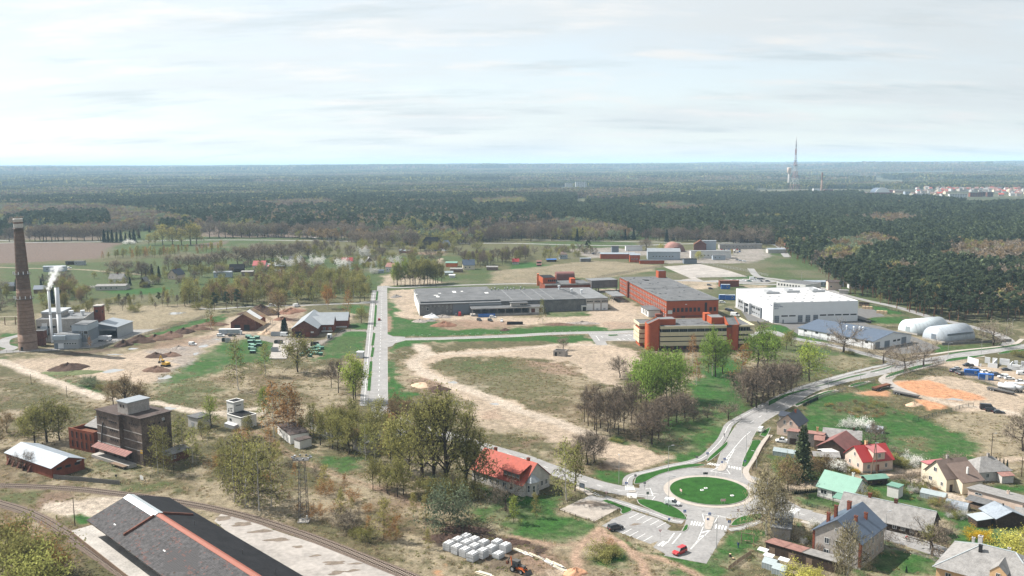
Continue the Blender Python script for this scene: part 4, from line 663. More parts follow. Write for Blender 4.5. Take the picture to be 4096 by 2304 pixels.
# small white concrete buildings by the track
O,a,W_1=frame(1,(1895,1400),(2000,1428));house('white_hut','small pale concrete hut with a flat roof beside a green birch',O,R(-35),6.2,6,4.2,0,wall='white_brick2',roof='felt',flat=True,o=.3,cat='hut',doors=[('F',2,0,1.8,2.3,Z4)])
def substation():
 O,a,_=frame(1,(2290,1390),(2440,1422));P=T('white_substation','white plastered building with a square tower and graffiti','building',O,R(-38));WD=(9,7)
 BX(0,9,0,7,0,4.6).obj('wall',Z5,P);BX(-.15,9.15,-.15,7.15,4.6,4.8).obj('parapet',Z5,P);BX(.3,8.7,.3,6.7,4.801,4.83).obj('roof','felt_black',P);BX(-3.8,.8,2.6,7.2,0,8.6).obj('tower',Z5,P);BX(-4,1,2.4,7.4,8.6,8.9).obj('tower_parapet',Z5,P);BX(-3.4,.4,3,6.9,8.901,8.93).obj('tower_roof','felt_black',P)
 win(P,'F',1.6,2.4,1.2,.9,Z0,'win',2,WD=WD);panel(P,'R',3,0,2.0,2.6,Z4,WD);EX([(-1.8,0),(-.01,0),(-.01,1.9),(-1.8,1.5)],.5,7,0,'x').obj('lean_to','galv',P)
 m=MB();rnd=random.Random(4)
 for k in range(9):
  x=-3.3+rnd.random()*2.6;z=5+rnd.random()*1.6;m.box(x,x+.5+rnd.random()*.5,2.55,2.59,z,z+.12);m.box(x,x+.12,2.55,2.59,z-.6,z)
 m.obj('graffiti','black',P);m=MB()
 for k in range(5):m.box(.801,.84,3.6+k*.5,3.9+k*.5,7.0,7.5)
 m.obj('graffiti','black',P)
substation()
# long whitewashed sheds among the trees
O,a,_=frame('k8',(212,408),(80,285));
def white_shed(O,ang,W,D,h,label,wl=(),roof='felt_brown'):
 house('white_shed',label,O,ang,W,D,h,0,wall=Z5,roof=roof,flat=True,o=.15,cat='shed',wl=wl,fr=Z0)
p,q=G('k8',80,300),G('k8',212,410);d=q-p;white_shed(p,atan2(d.y,d.x),d.length,7,3.4,'long low whitewashed shed with a rusty flat roof by the dirt track',[('F',3,1.6,.7,1)])
p,q=G('k8',255,440),G('k8',298,456);d=q-p;white_shed(p,atan2(d.y,d.x),3.4,5,3.0,'small pale shed in front of the long whitewashed shed')
p,q=G('k8',420,245),G('k8',590,355);d=q-p;white_shed(p,atan2(d.y,d.x),d.length,6,3.0,'ruined whitewashed building behind the tree trunks',[('F',3,1.2,.9,1.2,3,5)])
def grey_house():
 p,q=G('k8',865,455),G('k8',1000,525);d=q-p;P=T('grey_brick_house','low grey brick house with a flat black roof under the trees','house',p,atan2(d.y,d.x));W,D=d.length,17;WD=(W,D);BX(0,W,0,D,0,4.2).obj('wall',ZB,P);BX(-.4,W+.4,-.4,D+.4,4.2,4.45).obj('roof','felt',P);win(P,'F',W*.6,1.2,1.2,1.5,WD=WD,nx=2,nz=2);wins(P,WD,'R',5.5,4.2,3,1.5,1.0,1.4,Z0);BX(1,W,D+.5,D+8,0,5.2).obj('rear_wing',Z5,P);BX(.8,W+.2,D+.46,D+8.2,5.2,5.4).obj('rear_roof','felt_brown',P)
grey_house()
p,q=G(5,1690,330),G(5,1850,275);d=q-p;house('brick_hut','low dark brick hut with two white framed windows behind the birches',p,atan2(d.y,d.x),9,6,3.0,.8,'x','brick_dark',Z8,wl=[('F',1.4,1.1,.8,1.3,2,1.2)],cat='hut')
# ================================================================ 3. slate warehouse in the foreground
def slate_warehouse():
 zr,ze=9.2,5.2;r0,r1=G(5,1290,640,zr),G(5,2560,1440,zr);d=(r1-r0);d.z=0;ang=atan2(d.y,d.x);e0=G(5,870,905,ze);n=Vector((sin(ang),-cos(ang),0))
 half=11.5;L=92;O=Vector((r0.x,r0.y,0))+n*half;O.z=0
 P=T('slate_warehouse','long railway warehouse with a grey slate roof, black felt side and orange ridge tiles','warehouse',O,ang);W,D=L,half*2;slope=(zr-ze)/half;body=3.4
 gable_wall(W-.8,D-2*body,ze-.05+body*slope-.25,(D/2-body)*slope,'x').obj('wall',Z5,P).location=(.5,body,0)
 EX([(0,ze),(half,zr),(half,zr+.12),(0,ze+.12)],0,W,0,'x').obj('roof_deck',Z7,P);EX([(D,ze),(half+.001,zr),(half+.001,zr+.2),(D,ze+.2)][::-1],0,W,0,'x').obj('felt_roof','felt_black',P)
 # slates: courses on the track-side slope
 rnd=random.Random(3);sl=hypot(half,zr-ze);nx,ny=150,26;cw,ch=W/nx,sl/ny;ux,uz=half/sl,(zr-ze)/sl;stuff=MB();mats=['slate','slate_red',ZC];items=[]
 pm=[shared(('slate',i),lambda i=i:MB().face([(0,0,.02),(cw*.965,0,.02),(cw*.965,ch*1.12*ux,ch*1.12*uz),(0,ch*1.12*ux,ch*1.12*uz)]).face([(0,0,-.01),(cw*.965,0,-.01),(cw*.965,0,.02),(0,0,.02)]).mesh('slate',[mats[i]]))for i in range(3)]
 for j in range(ny):
  for i in range(nx):
   if rnd.random()<.006:continue
   k=1 if rnd.random()<.03+.30*(i>40)*max(0,sin(i*.13+j*.35))**6 else 0;zz=ze+.14+j*ch*uz+rnd.random()*.025;yy=j*ch*ux+rnd.random()*.03;xx=i*cw+(j%2)*cw*.5*(i<nx-1)
   items.append((xx,yy,zz,k))
 near=sorted(range(len(items)),key=lambda q:abs(items[q][0]-46)+abs(items[q][1]-5)*2)[:280];ns=set(near);slope_part=P
 for q,(x,y,z,k)in enumerate(items):
  if q in ns:OB('slate',pm[k],P,(x,y,z))
  else:
   t=ch*1.12;stuff.face([(x,y,z+.02),(x+cw*.965,y,z+.02),(x+cw*.965,y+t*ux,z+t*uz),(x,y+t*ux,z+t*uz)],k);stuff.face([(x,y,z-.01),(x+cw*.965,y,z-.01),(x+cw*.965,y,z+.02),(x,y,z+.02)],k)
 tag(stuff.obj('slates',mats,P),kind='stuff')
 for x,y in((11,3.0),(37.5,4.6)):o=MB().face([(0,0,0),(1.2,0,0),(1.2,.3*ux,.3*uz),(0,.3*ux,.3*uz)]).obj('pale_slate',ZD,P);o.location=(x,y,ze+y*slope+.24)
 # ridge: white flashing then orange tiles, fire walls
 s1=19.5;EX([(half-1.5,zr-.3),(half,zr+.25),(half+1.5,zr-.1),(half,zr+.38)],.2,s1,0,'x').obj('ridge_flashing','flash',P);m=MB();k=0;x=s1+.6
 rt=shared('ridgetile',lambda:EX([(-.85,-.15),(0,.24),(.85,-.12),(.85,0),(0,.38),(-.85,-.03)],0,.36,0,'x').mesh('ridge_tile',['tile_orange']))
 while x<W-.4:OB('ridge_tile',rt,P,(x,half,zr));x+=.42
 for y0,y1 in((2.2,half-1.2),(half+1.2,D-2.2)):
  z=lambda y:(ze+y*slope if y<half else ze+(D-y)*slope);EX([(y0,z(y0)+.1),(y1,z(y1)+.1),(y1,z(y1)+.75),(y0,z(y0)+.75)],s1,s1+.5,0,'x').obj('fire_wall','brick_dark',P)
  # loading platform on both sides, doors, posts
 BX(-6,W,-2.2,body-.02,0,1.15).obj('platform',ZA,P);BX(-6,W,-2.35,-2.201,.2,1.22).obj('platform_edge','wood',P)
 for i in range(9):
  x=5.5+i*8.6;o=panel(P,'F',x,1.2,2.6,2.6,'brick',(W,D),off=-body);win(P,'F',x+4,2.3,2.2,1.3,Z9,WD=(W,D),off=-body)
 for x in(30,55,70):TB((x,half+5,zr-1.8),(x,half+5,zr-.3),.07,n=6).obj('roof_pipe',Z1,P)
slate_warehouse()
# ================================================================ 4. long grey warehouse
def grey_warehouse():
 h=8.6;O,ang,W=frame('e4',(118,345),(2425,275),h);D=56;P=T('grey_warehouse','very long grey block warehouse with a patched flat roof and canopied loading dock','warehouse',O,ang);WD=(W,D)
 s=W/2307.;X=lambda px:(px-118)*s
 BX(0,X(2150),0,D,0,7.4).obj('wall','grey_block',P);BX(X(2150)+.002,W,-1.2,D-3,0,8.2).obj('wall',ZA,P);BX(-.2,X(1100),-.3,D+14,7.403,8.0).obj('roof',ZC,P);BX(.8,X(1100)-.3,3,D+13.6,8.003,9.0).obj('upper_roof','felt',P);BX(X(1100)+.002,X(2150),-.3,D+.2,7.403,8.3).obj('roof','felt',P);BX(X(2150)-.2,W+.3,-1.4,D-2.8,8.304,8.55).obj('roof',ZC,P);BX(0,.25,D+.01,D+13.5,0,7.4).obj('wall',Z5,P);BX(-.25,-.01,0,D,0,7.3).obj('side_cladding',Z5,P)
 for i,(x0,y0,w,d)in enumerate(((330,30,3,2.5),(590,42,2.4,8),(350,22,2.2,5),(985,34,2.6,5),(700,46,1.6,3),(400,40,2,2),(100,38,2,2))):BX(X(x0),X(x0)+w,y0,y0+d,9.003,9.03).obj('roof_patch',ZD,P)
 for px in(1240,1480,1640,1750,2050):BX(X(px),X(px)+.7,1,D-1,8.302,8.5).obj('roof_seam',ZC,P)
 for i,px in enumerate((1030,1115,1160,1205,1290,1325,1370,1410,1500,1545)):LA([(.35,8.3),(.35,9.2+(i%3)*.5),(.6,9.3+(i%3)*.5),(.2,9.8+(i%3)*.5)],8).obj('vent','steel',P).location=(X(px),D-4,0)
 for px,y in((2095,30),(2190,22),(2000,48)):LA([(.6,8.3),(.6,10.2),(1.0,10.4),(1.0,11.4)],12).obj('vent','white_steel',P).location=(X(px),y,0)
 for i in range(6):BX(X(2020)+i*.4,X(2060)+i*.7,44-i*5,44.5-i*5,8.56,8.9).obj('roof_joist','steel',P)
 for px,z in((148,5.6),(197,5.6),(247,5.8),(297,5.8),(347,5.9),(395,5.9),(443,5.9),(493,5.9),(443,4.3),(493,4.3),(443,2.0),(493,2.1)):win(P,'F',X(px)-.4,z,.8,.9,Z9,'win',1,WD=WD)
 win(P,'F',X(200),3.4,1.4,1.9,Z9,'win',1,WD=WD);panel(P,'F',X(512),.2,X(712)-X(512),7.0,Z2,WD,'dark_cladding',.1);BX(X(118),X(1085),-.9,-.31,7.6,7.9).obj('eave',ZC,P)
 BX(X(712),X(1100),-.4,-.31,5.9,7.35).obj('fascia',Z4,P);BX(X(712),X(1590),-9,-.001,0,1.2).obj('loading_dock',ZA,P);EX([(-10,4.9),(-.31,5.4),(-.31,5.7),(-10,5.2)],X(712),X(1590),0,'x').obj('canopy','felt',P);BX(X(712),X(1590),-10.1,-10.01,4.7,5.3).obj('canopy_edge',ZA,P)
 for px in(725,830,925,1022,1120,1218,1315,1410):BX(X(px),X(px)+.35,-9.3,-8.95,1.2,4.9).obj('column',ZA,P)
 BX(X(1200),X(1400),-7,-2.5,5.5,7.7).obj('control_room',ZA,P);BX(X(1190),X(1408),-7.3,-2.2,7.7,7.9).obj('control_room_roof','felt',P);wins(P,WD,'F',X(1310),1.15,4,6.2,.95,.9,Z0,off=7)
 BX(X(1418),X(1590),-8.8,-.5,1.2,4.6).obj('white_bay',Z5,P);
 for px in(1438,1535):panel(P,'F',X(px),1.3,2.6,2.7,'brick_dark',WD,off=8.8)
 for px in(750,880,1060,1270,1360):win(P,'F',X(px),2.2,1.6,1.6,Z0,'win',2,WD=WD);
 BX(X(2088),X(2148),-2.6,-.01,0,3.6).obj('porch',Z5,P);panel(P,'F',X(2098),.1,2.4,2.8,'black',WD,off=2.6)
 for px in(2155,2250,2345):panel(P,'F',X(px),.2,4.3,4.6,Z3,WD,'roller_door',off=1.2);wins(P,WD,'F',X(px)+.2,1.05,4,5.9,.85,.8,Z0,'win',1,off=1.2)
 panel(P,'F',X(2275),.4,1.5,1.0,Z4,WD,'hatch',.1,off=1.2);panel(P,'F',X(2365),.4,1.5,1.0,Z4,WD,'hatch',.1,off=1.2)
grey_warehouse()
# ================================================================ 5. red factory, bridge, brick wing
def red_factory():
 h=12.0;O,_,_=frame(3,(1558,385),(2078,372),h);fl=G(3,1062,143,h);fr_=G(3,2078,372,h);W=(fr_-Vector((O.x,O.y,h))).length;ang=atan2(fr_.y-O.y,fr_.x-O.x);D=(fl-Vector((O.x,O.y,h))).length;D=124
 P=T('red_factory','large three storey orange brick factory with a dark flat roof','factory',O,ang);WD=(W,D);BX(0,W,0,D,0,h-.4).obj('wall',Z6,P);BX(-.25,W+.25,-.25,D+.25,h-.397,h).obj('roof','felt',P)
 for b in((-.3,0,-.3,D+.3),(W,W+.3,-.3,D+.3)):BX(*b,h+.003,h+.35).obj('parapet',ZC,P)
 rnd=random.Random(8)
 for i in range(46):x,y=1.5+rnd.random()*(W-4),3+rnd.random()*(D-8);BX(x,x+1.2,y,y+.6,h+.003,h+.16).obj('skylight',['felt_black' if i%3 else ZC],P)
 BX(W*.38,W*.38+3.2,D*.80,D*.80+5,h+.003,h+.5).obj('roof_hatch','black',P);BX(W-6.5,W-.5,D-9,D-2,h+.003,h+5.2).obj('roof_tower',Z6,P);BX(W-6.2,W-.8,D-8.7,D-2.3,h+5.2,h+5.4).obj('roof_tower_top','felt',P);BX(-.3,W,D*.46,D*.46+.25,h+.003,h+.22).obj('roof_seam',ZC,P)
 n=30;du=D/n
 for i in range(n+1):BX(-.28,-.001,i*du-.22,i*du+.22,0,h-.4).obj('pilaster',Z6,P)
 BX(-1.6,-.285,D*.765,D*.765+2.6,0,h+.4).obj('stair_shaft','brick',P)
 for i in range(n):
  for z in(1.1,4.9,8.4):win(P,'L',i*du+du*.30,z,du*.42,2.1 if z<8 else 1.7,Z9,'win',2,2,WD)
 for i,u in enumerate((4.1,6.9,9.7,12.5,15.3,18.1,20.9,28.9,31.8)):win(P,'F',u*W/35,4.4,1.75,2.7,'brick_dark','black',2,1,WD,sill=True)
 panel(P,'F',W*.735,.6,1.6,9.6,'black',WD,'dark_shaft',.12);panel(P,'F',.8,3.2,3.0,2.4,ZD,WD,'board');BX(6.5,24,-.9,-.01,1.6,1.85).obj('canopy','rust',P);panel(P,'F',10,0,2.4,1.7,'brick_dark',WD);panel(P,'F',12.4,9.1,1.3,.4,ZD,WD,'plate')
 # white lean-to and canopies on the left side
 p,q=G(3,1300,510),G(3,1372,548);d=p-q;Q=T('white_annex','low white annex with dark doors against the red factory','annex',q,ang);BX(0,8,0,18,0,4.4).obj('wall',Z5,Q);BX(-.7,8.4,-.6,18.5,4.4,4.75).obj('roof','felt',Q)
 for u in(3,7,11.5):panel(Q,'L',u,.8,2.0,2.6,'black',(8,18))
 p=G(3,1110,400);Q=T('loading_shelter','grey loading shelter on posts beside the red factory','shelter',p,ang);BX(-7,2.5,0,26,4.2,4.6).obj('roof',ZC,Q);BX(-1,2.2,0.5,25,0,1.2).obj('dock',ZA,Q);BX(-3,2.2,10,22,1.2,4.2).obj('bay','white_brick',Q)
 for y in(.5,6,12,18,25):BX(-6.8,-6.4,y,y+.35,0,4.2).obj('post',ZA,Q)
 # closed bridge and brick service building behind the grey warehouse
 a,b=G(3,800,262,3.2),G(3,1062,250,3.2);d=b-a;Q=T('covered_bridge','grey covered conveyor bridge between the warehouse and the red factory','bridge',(a.x,a.y,0),atan2(d.y,d.x));L=d.length;BX(0,L,0,9,3.2,9.2).obj('wall','grey_block',Q);BX(-.2,L,-.2,14,9.2,9.5).obj('roof',ZC,Q)
 for x in(L*.17,L*.27,L*.95):BX(x,x+.6,.4,1,0,3.2).obj('pillar','concrete_dark',Q)
 a,b=G('e4',1655,145,7.5),G('e4',2215,130,7.5);d=b-a;Q=T('brick_service_building','low red brick service building with two roof huts behind the grey warehouse','building',(a.x,a.y,0),atan2(d.y,d.x));L=d.length;BX(0,L,0,22,0,9.0).obj('wall','brick',Q);BX(.3,L-.3,.3,21.7,9.003,9.1).obj('roof','felt',Q);BX(-.4,L*.27,6,24,9.12,13.6).obj('roof_hut',Z6,Q);BX(-.2,L*.27-.2,6.2,23.8,13.6,13.7).obj('roof_hut_top','felt_black',Q);BX(L*.58,L*.68,2,9,9.12,13).obj('roof_hut',Z6,Q);wins(Q,(L,22),'F',3.5,1.5,5,10.6,1.2,1.6,Z0,'black',1,off=-6)
 for q0,w in((0,L),(L*.7,L*.28)):BX(q0,q0+w,-.4,-.001,8.4,9.4).obj('parapet',ZA,Q)
 a=G(3,440,175);Q=T('barrel_roof_store','rusty red barrel roofed store behind the brick service building','store',(a.x,a.y,0),ang);prof=[(4*cos(t),4.6+2.6*sin(t))for t in np.linspace(0,pi,13)];EX([(4,0)]+prof+[(-4,0)],0,16,0,'x').obj('roof','roof_maroon',Q);BX(-.2,16.2,-3.8,3.8,0,4.4).obj('wall','brick',Q)
 a=G(3,280,230);BX(-2.5,2.5,-2,2,0,7.5).box(-2.3,-.8,-1.8,1.8,7.5,10).obj('orange_tower','orange',None,label='narrow bright orange steel housing beside the brick roof hut',cat='housing').location=(a.x,a.y,0)
red_factory()
# ================================================================ 6. office block
def office():
 h=13.4;A,B,C=G('e3',655,395,h),G('e3',1950,372,h),G('e3',220,260,h);ang=atan2(B.y-A.y,B.x-A.x);W=50;D=24;O=Vector((A.x,A.y,0));P=T('office_block','four storey office block with cream bands and orange brick stair towers','office block',O,ang)
 BX(1.2,W-.5,1.2,D-1,0,3.0).obj('ground_floor','brick_dark',P);BX(.9,W-.3,.9,D-.9,3.0,h-1.25).obj('glazing','win',P)
 bands=[(2.6,4.7),(5.3,7.4),(8.0,10.1),(11.9,h)]
 x1=36.4
 for i,(z0,z1)in enumerate(bands):
  o=MB();o.box(0,x1,0,.35,z0,z1).box(0,.35,.36,D*.30,z0,z1).box(0,.35,D*.62,D,z0,z1).box(.36,W,D-.35,D,z0,z1);o.obj('cream_band','office_cream',P)
  e=(0,1.6)[i in(2,3)];BX(43.2,W+e,-.6*(i>1),.35,z0+.5,z1).box(W-.35+e,W+e,.36,D,z0+.5,z1).obj('cream_band','office_cream',P);BX(43.2,W+e,.36,D,z0+.5,z0+.7).obj('floor_slab',ZA,P)
 for i in range(30):BX(.9+i*1.18,1.0+i*1.18,.8,.9,10.1,11.9).obj('mullion',[Z9 if i%4==0 else Z0],P)
 for i in range(5):BX(44+i*1.6,44.15+i*1.6,.6,.75,5,12).obj('column',ZA,P)
 BX(.36,W,.36,D-.36,h-1.25,h-.25).obj('roof','felt',P)
 rnd=random.Random(2)
 for i in range(9):x,y=14+rnd.random()*18,3+rnd.random()*14;BX(x,x+1+rnd.random()*2,y,y+.5,h-.249,h-.2).obj('roof_patch','felt_black',P)
 def tower(poly,z1,nm='stair_tower'):return MB().prism(poly,0,z1).obj(nm,[Z6],P)
 # left stair tower: rounded brick shaft with sloped cheek
 arc=[(-4.6+2.3*cos(t),3.0+2.3*sin(t))for t in np.linspace(pi*.95,pi*1.55,8)]
 tower(arc+[(-.4,.8),(-.4,7.5),(-6.9,7.5)],h+1.2);EX([(-6.9,h+1.2),(-.4,h+1.2),(-.4,h+4.2)],.8,1.2).obj('tower_cheek',Z6,P);EX([(-6.9,h+1.2),(-.4,h+1.2),(-.4,h+4.2)],7.1,7.5).obj('tower_cheek',Z6,P);EX([(-6.6,h+1.21),(-.4,h+1.21),(-.4,h+3.6)],1.21,7.09).obj('tower_roof','felt',P);BX(-.35,9.6,5.5,13,h-.24,h+2.9).obj('roof_house',Z6,P);BX(-.1,9.4,5.7,12.8,h+2.9,h+3.0).obj('roof_house_top',ZC,P);BX(.2,3.6,12.2,14.6,h+3.01,h+4.6).obj('roof_turret','brick',P)
 # west wing seen at the left
 BX(-8.4,-.5,13,D,0,h-.4).obj('west_wing',Z6,P)
 for z0,z1 in bands:BX(-9.6,-9.2,10,D+.4,z0,z1).box(-9.19,-.5,9.9,10.3,z0,z1).box(-9.19,-.5,D+.01,D+.4,z0,z1).obj('cream_band','office_cream',P)
 BX(-9.19,-.41,10.31,D,h-1.2,h-.3).obj('roof','felt',P)
 wins(P,(-9.18,D),'L',11,2.2,6,10.3,1.2,1.3,Z0,'win',1,off=8.4)
 # right stair tower
 arc=[(41+1.9*cos(t),0.2+1.9*sin(t))for t in np.linspace(pi,2*pi,9)]
 tower(arc+[(42.9,6),(36.5,6),(36.5,.4),(39.1,.4)],h+.5);EX([(6,h+.5),(-1.5,h+.5),(6,h+3.8)],36.5,36.9,0,'x').obj('tower_cheek',Z6,P);EX([(6,h+.5),(-1.5,h+.5),(6,h+3.8)],42.4,42.8,0,'x').obj('tower_cheek',Z6,P);EX([(6,h+.51),(-1.2,h+.51),(6,h+3.2)],36.91,42.39,0,'x').obj('tower_roof','felt',P);BX(29.5,36.4,5.5,15,h-.24,h+3.4).obj('roof_house',Z6,P);BX(29.7,36.2,5.7,14.8,h+3.4,h+3.5).obj('roof_house_top',ZC,P);BX(28.6,32,15.1,20,h-.24,h+4).obj('roof_house',Z6,P)
 BX(W+.5,W+4,3,D-2,0,3.2).obj('east_porch',Z2,P)
 for x in(3,8,13,18,23,28,33):panel(P,'F',x,.6,2.6,1.9,'black',(W,D),'window',off=-1.2)
office()
# ================================================================ 7. white hall, grey wing, low white warehouse, arched stores
def text_part(P,s,size,loc,rz,mat='text_blue'):
 cu=bpy.data.curves.new('lettering','FONT');cu.body=s;cu.size=size;cu.extrude=.03;o=bpy.data.objects.new('tmp',cu);COL.objects.link(o);bpy.context.view_layer.update();me=bpy.data.meshes.new_from_object(o.evaluated_get(bpy.context.evaluated_depsgraph_get()));bpy.data.objects.remove(o);me.materials.clear();me.materials.append(M(mat))
 q=OB('lettering',me,P,loc);q.rotation_euler=(pi/2,0,rz);return q
def hall():
 h=13.2;O,ang,W=frame('e5',(890,507),(2455,472),h);D=66;P=T('white_hall','large white clad industrial hall with a pale flat roof and dark gates','hall',O,ang);WD=(W,D)
 BX(0,W,0,D,0,h-.5).obj('wall',Z3,P);BX(.4,W-.4,.4,D-.4,h-.497,h-.35).obj('roof','membrane',P)
 for b in((0,W,0,.4),(0,W,D-.4,D),(0,.4,.41,D-.41),(W-.4,W,.41,D-.41)):BX(*b,h-.496,h).obj('parapet',Z3,P)
 s=W/1565.;X=lambda px:(px-890)*s
 for px in(918,1348,1490,1632):q=panel(P,'F',X(px),.1,3.1,4.6,Z2,WD,'gate',.1);
 for px in(918,1348,1490,1632):
  for a in range(3):
   for b in(1.4,2.7):win(P,'F',X(px)+.3+a*.95,b,.6,.8,Z4,'win',1,WD=WD,off=.1)
 for px in(1345,1485,1625,915):BX(X(px)-.4,X(px)+4.2,-2.6,-.101,0,.12).obj('ramp','pad',P)
 for px in(1045,1188,1753,1895,2035,2176,2316):win(P,'F',X(px),4.0,4.2,.85,Z0,'win',4,WD=WD)
 panel(P,'F',X(1068),0,.9,2.1,Z2,WD);panel(P,'F',-.3+.3,0,.35,2,Z2,WD,'corner_guard')
 for k,(x,y)in enumerate([(1.5+i*6.1,3+j*11.5)for i in range(9)for j in range(5)if(i*3+j)%4!=3]):BX(x,x+1.6,y,y+1.3,h-.349,h-.1).obj('rooflight','galv',P)
 for x,y in((11,38),(27,42),(45,42)):q=BX(x,x+9,y,y+2.2,h-.34,h+1.1).obj('air_duct','galv',P);BX(x+2,x+5,y+2.3,y+10,h-.34,h+1.6).obj('air_unit','galv',P)
 text_part(P,'Patria',1.55,(-.04,4.6,h-2.6),-pi/2);
 for i,t in enumerate(('Defence','Partnership','Latvia')):text_part(P,t,1.25,(.5,-.04,h-1.9-i*1.15),0)
 # grey office wing along the left wall
 h2=7.2;A,B=G('e5',212,432,h2),G('e5',655,597,h2);D2=42;W2=7.4;Q=T('grey_office_wing','two storey grey clad office wing with a white portal on the white hall','office',(B.x,B.y,0),ang);WD2=(W2,D2)
 BX(0,W2,0,D2,0,h2-.4).obj('wall',Z4,Q);BX(-.02,W2,-.02,.3,.02,h2-.38).obj('end_wall',Z2,Q);BX(.3,W2,.31,D2-.3,h2-.397,h2-.25).obj('roof','membrane',Q);BX(0,.3,0,D2,h2-.398,h2).obj('parapet',Z4,Q)
 for z,uu in((4.7,(1.2,2.3,3.4,5.3,6.4,9.5,10.6,11.7,13.2,14.3,27.5,28.6,30.2,31.3,33.5,34.6,36.5,37.6,38.7)),(1.5,(2.0,12.2,13.3,31,35,39))):[win(Q,'L',u,z,.85,1.5 if z>3 else 1.2,Z0,'win',1,WD=WD2)for u in uu]
 for u in(5.6,9.2,32.8):win(Q,'L',u,2.0,1.9,.6,Z0,'win',2,WD=WD2)
 BX(-1.8,-.001,16.2,17.0,0,7.6).box(-1.8,-.001,25.2,26.0,0,7.6).box(-1.8,-.001,17.0,25.2,6.9,7.6).obj('portal',Z3,Q);win(Q,'L',17.2,.2,7.8,6.6,Z0,'win',5,3,WD2);BX(-1.0,-.1,17.1,25.1,3.3,4.3).obj('portal_beam',Z4,Q)
 for y in(8,9.5,22,24,33):BX(2.5,3.2,y,y+.7,h2-.249,h2+.3).obj('roof_vent','galv',Q)
 # low warehouse
 h3=4.4;A,B,C=G(4,425,652,h3),G(4,1060,795,h3),G(4,1442,727,h3);ang=atan2(C.y-B.y,C.x-B.x);W3=(C-B).length;D3=50;nrm=Vector((-sin(ang),cos(ang),0));S,rf=house('low_white_warehouse','long low white panel warehouse with a dark grey gable roof',(B.x,B.y,0),ang,W3,D3,h3,3.2,'y',Z3,'roof_metal',o=.5,cat='warehouse');WD3=(W3,D3)
 rf.data.materials[0]=M('felt_blue')if 'felt_blue' in SPEC else M('roof_blue')
 for u in(3.2,9.5,15.7,22,28,36,44):win(S,'L',u,2.9,1.9,1.0,Z0,'win',2,WD=WD3)
 for k in range(9):BX(-.12,-.001,1+k*5.6,1.18+k*5.6,0,h3).obj('joint',Z4,S)
 for u,w,hh in((2.0,4.0,3.6),(10.5,4.6,3.4),(26.5,4.4,3.8)):panel(S,'F',u*W3/36,.1,w,hh,Z2,WD3,'gate')
 for u in(18.5,22.5):win(S,'F',u*W3/36,2.3,2.6,1.0,Z0,'win',2,WD=WD3)
 for x,y in((10,24),(11,20),(13.5,18),(14,16)):LA([(.35,h3+.8),(.35,h3+3.0),(.7,h3+3.1),(.4,h3+3.7)],10).obj('roof_vent','white_steel',S).location=(x*W3/36,y,.6)
 for(A,B,L,rr_,hh,lab,mat,slot)in(((4,1308,690),(4,1440,710),25,7.2,8.2,'arched store covered in pale translucent sheeting','poly_arch',0),((4,1553,765),(4,1700,797),24,7.6,8.4,'arched store with grey sheeting and a long dark side strip','poly_grey',1)):
  a,b=G(*A),G(*B);ang=atan2(b.y-a.y,b.x-a.x)if False else R(-68 if slot==0 else-66);Q=T('arched_store',lab,'store',a,ang);w=rr_*2;prof=[(rr_+rr_*cos(t),max(0,1.4+(hh-1.4)*sin(t)))for t in np.linspace(0,pi,17)]
  EX([(w,0)]+prof+[(0,0)],0,L).obj('shell',[mat],Q,True);pin=[(rr_+(rr_-.25)*cos(t),1.4+(hh-1.65)*sin(t))for t in np.linspace(0,pi,17)];
  for k in range(9):EX([(p[0]*1.006-.04,p[1]*1.006)for p in prof]+[(p[0],p[1]-.05)for p in prof[::-1]],k*L/8.2,k*L/8.2+.14).obj('rib','galv',Q)
  BX(rr_-1.6,rr_+1.6,-.08,.05,0,4.0).obj('gate',[Z2 if slot else 'poly'],Q);BX(-.15,w+.15,-.1,L,0,.9).obj('plinth',ZA,Q)
  if slot:BX(w-.62,w-.2,2,L-1.5,3.9,5.0).obj('side_strip',Z2,Q)
 a,b=G(4,1750,832),G(4,2450,795);d=b-a;Q=T('concrete_wall','low grey concrete panel wall beside the arched stores','wall',a,atan2(d.y,d.x));n=14
 for i in range(n):OB('panel',shared('cwp',lambda:BX(0,1,-.1,.1,0,1.5).mesh('panel',['concrete_dark'])),Q,(i*d.length/n,0,0)).scale=(d.length/n*.97,1,1)
hall()
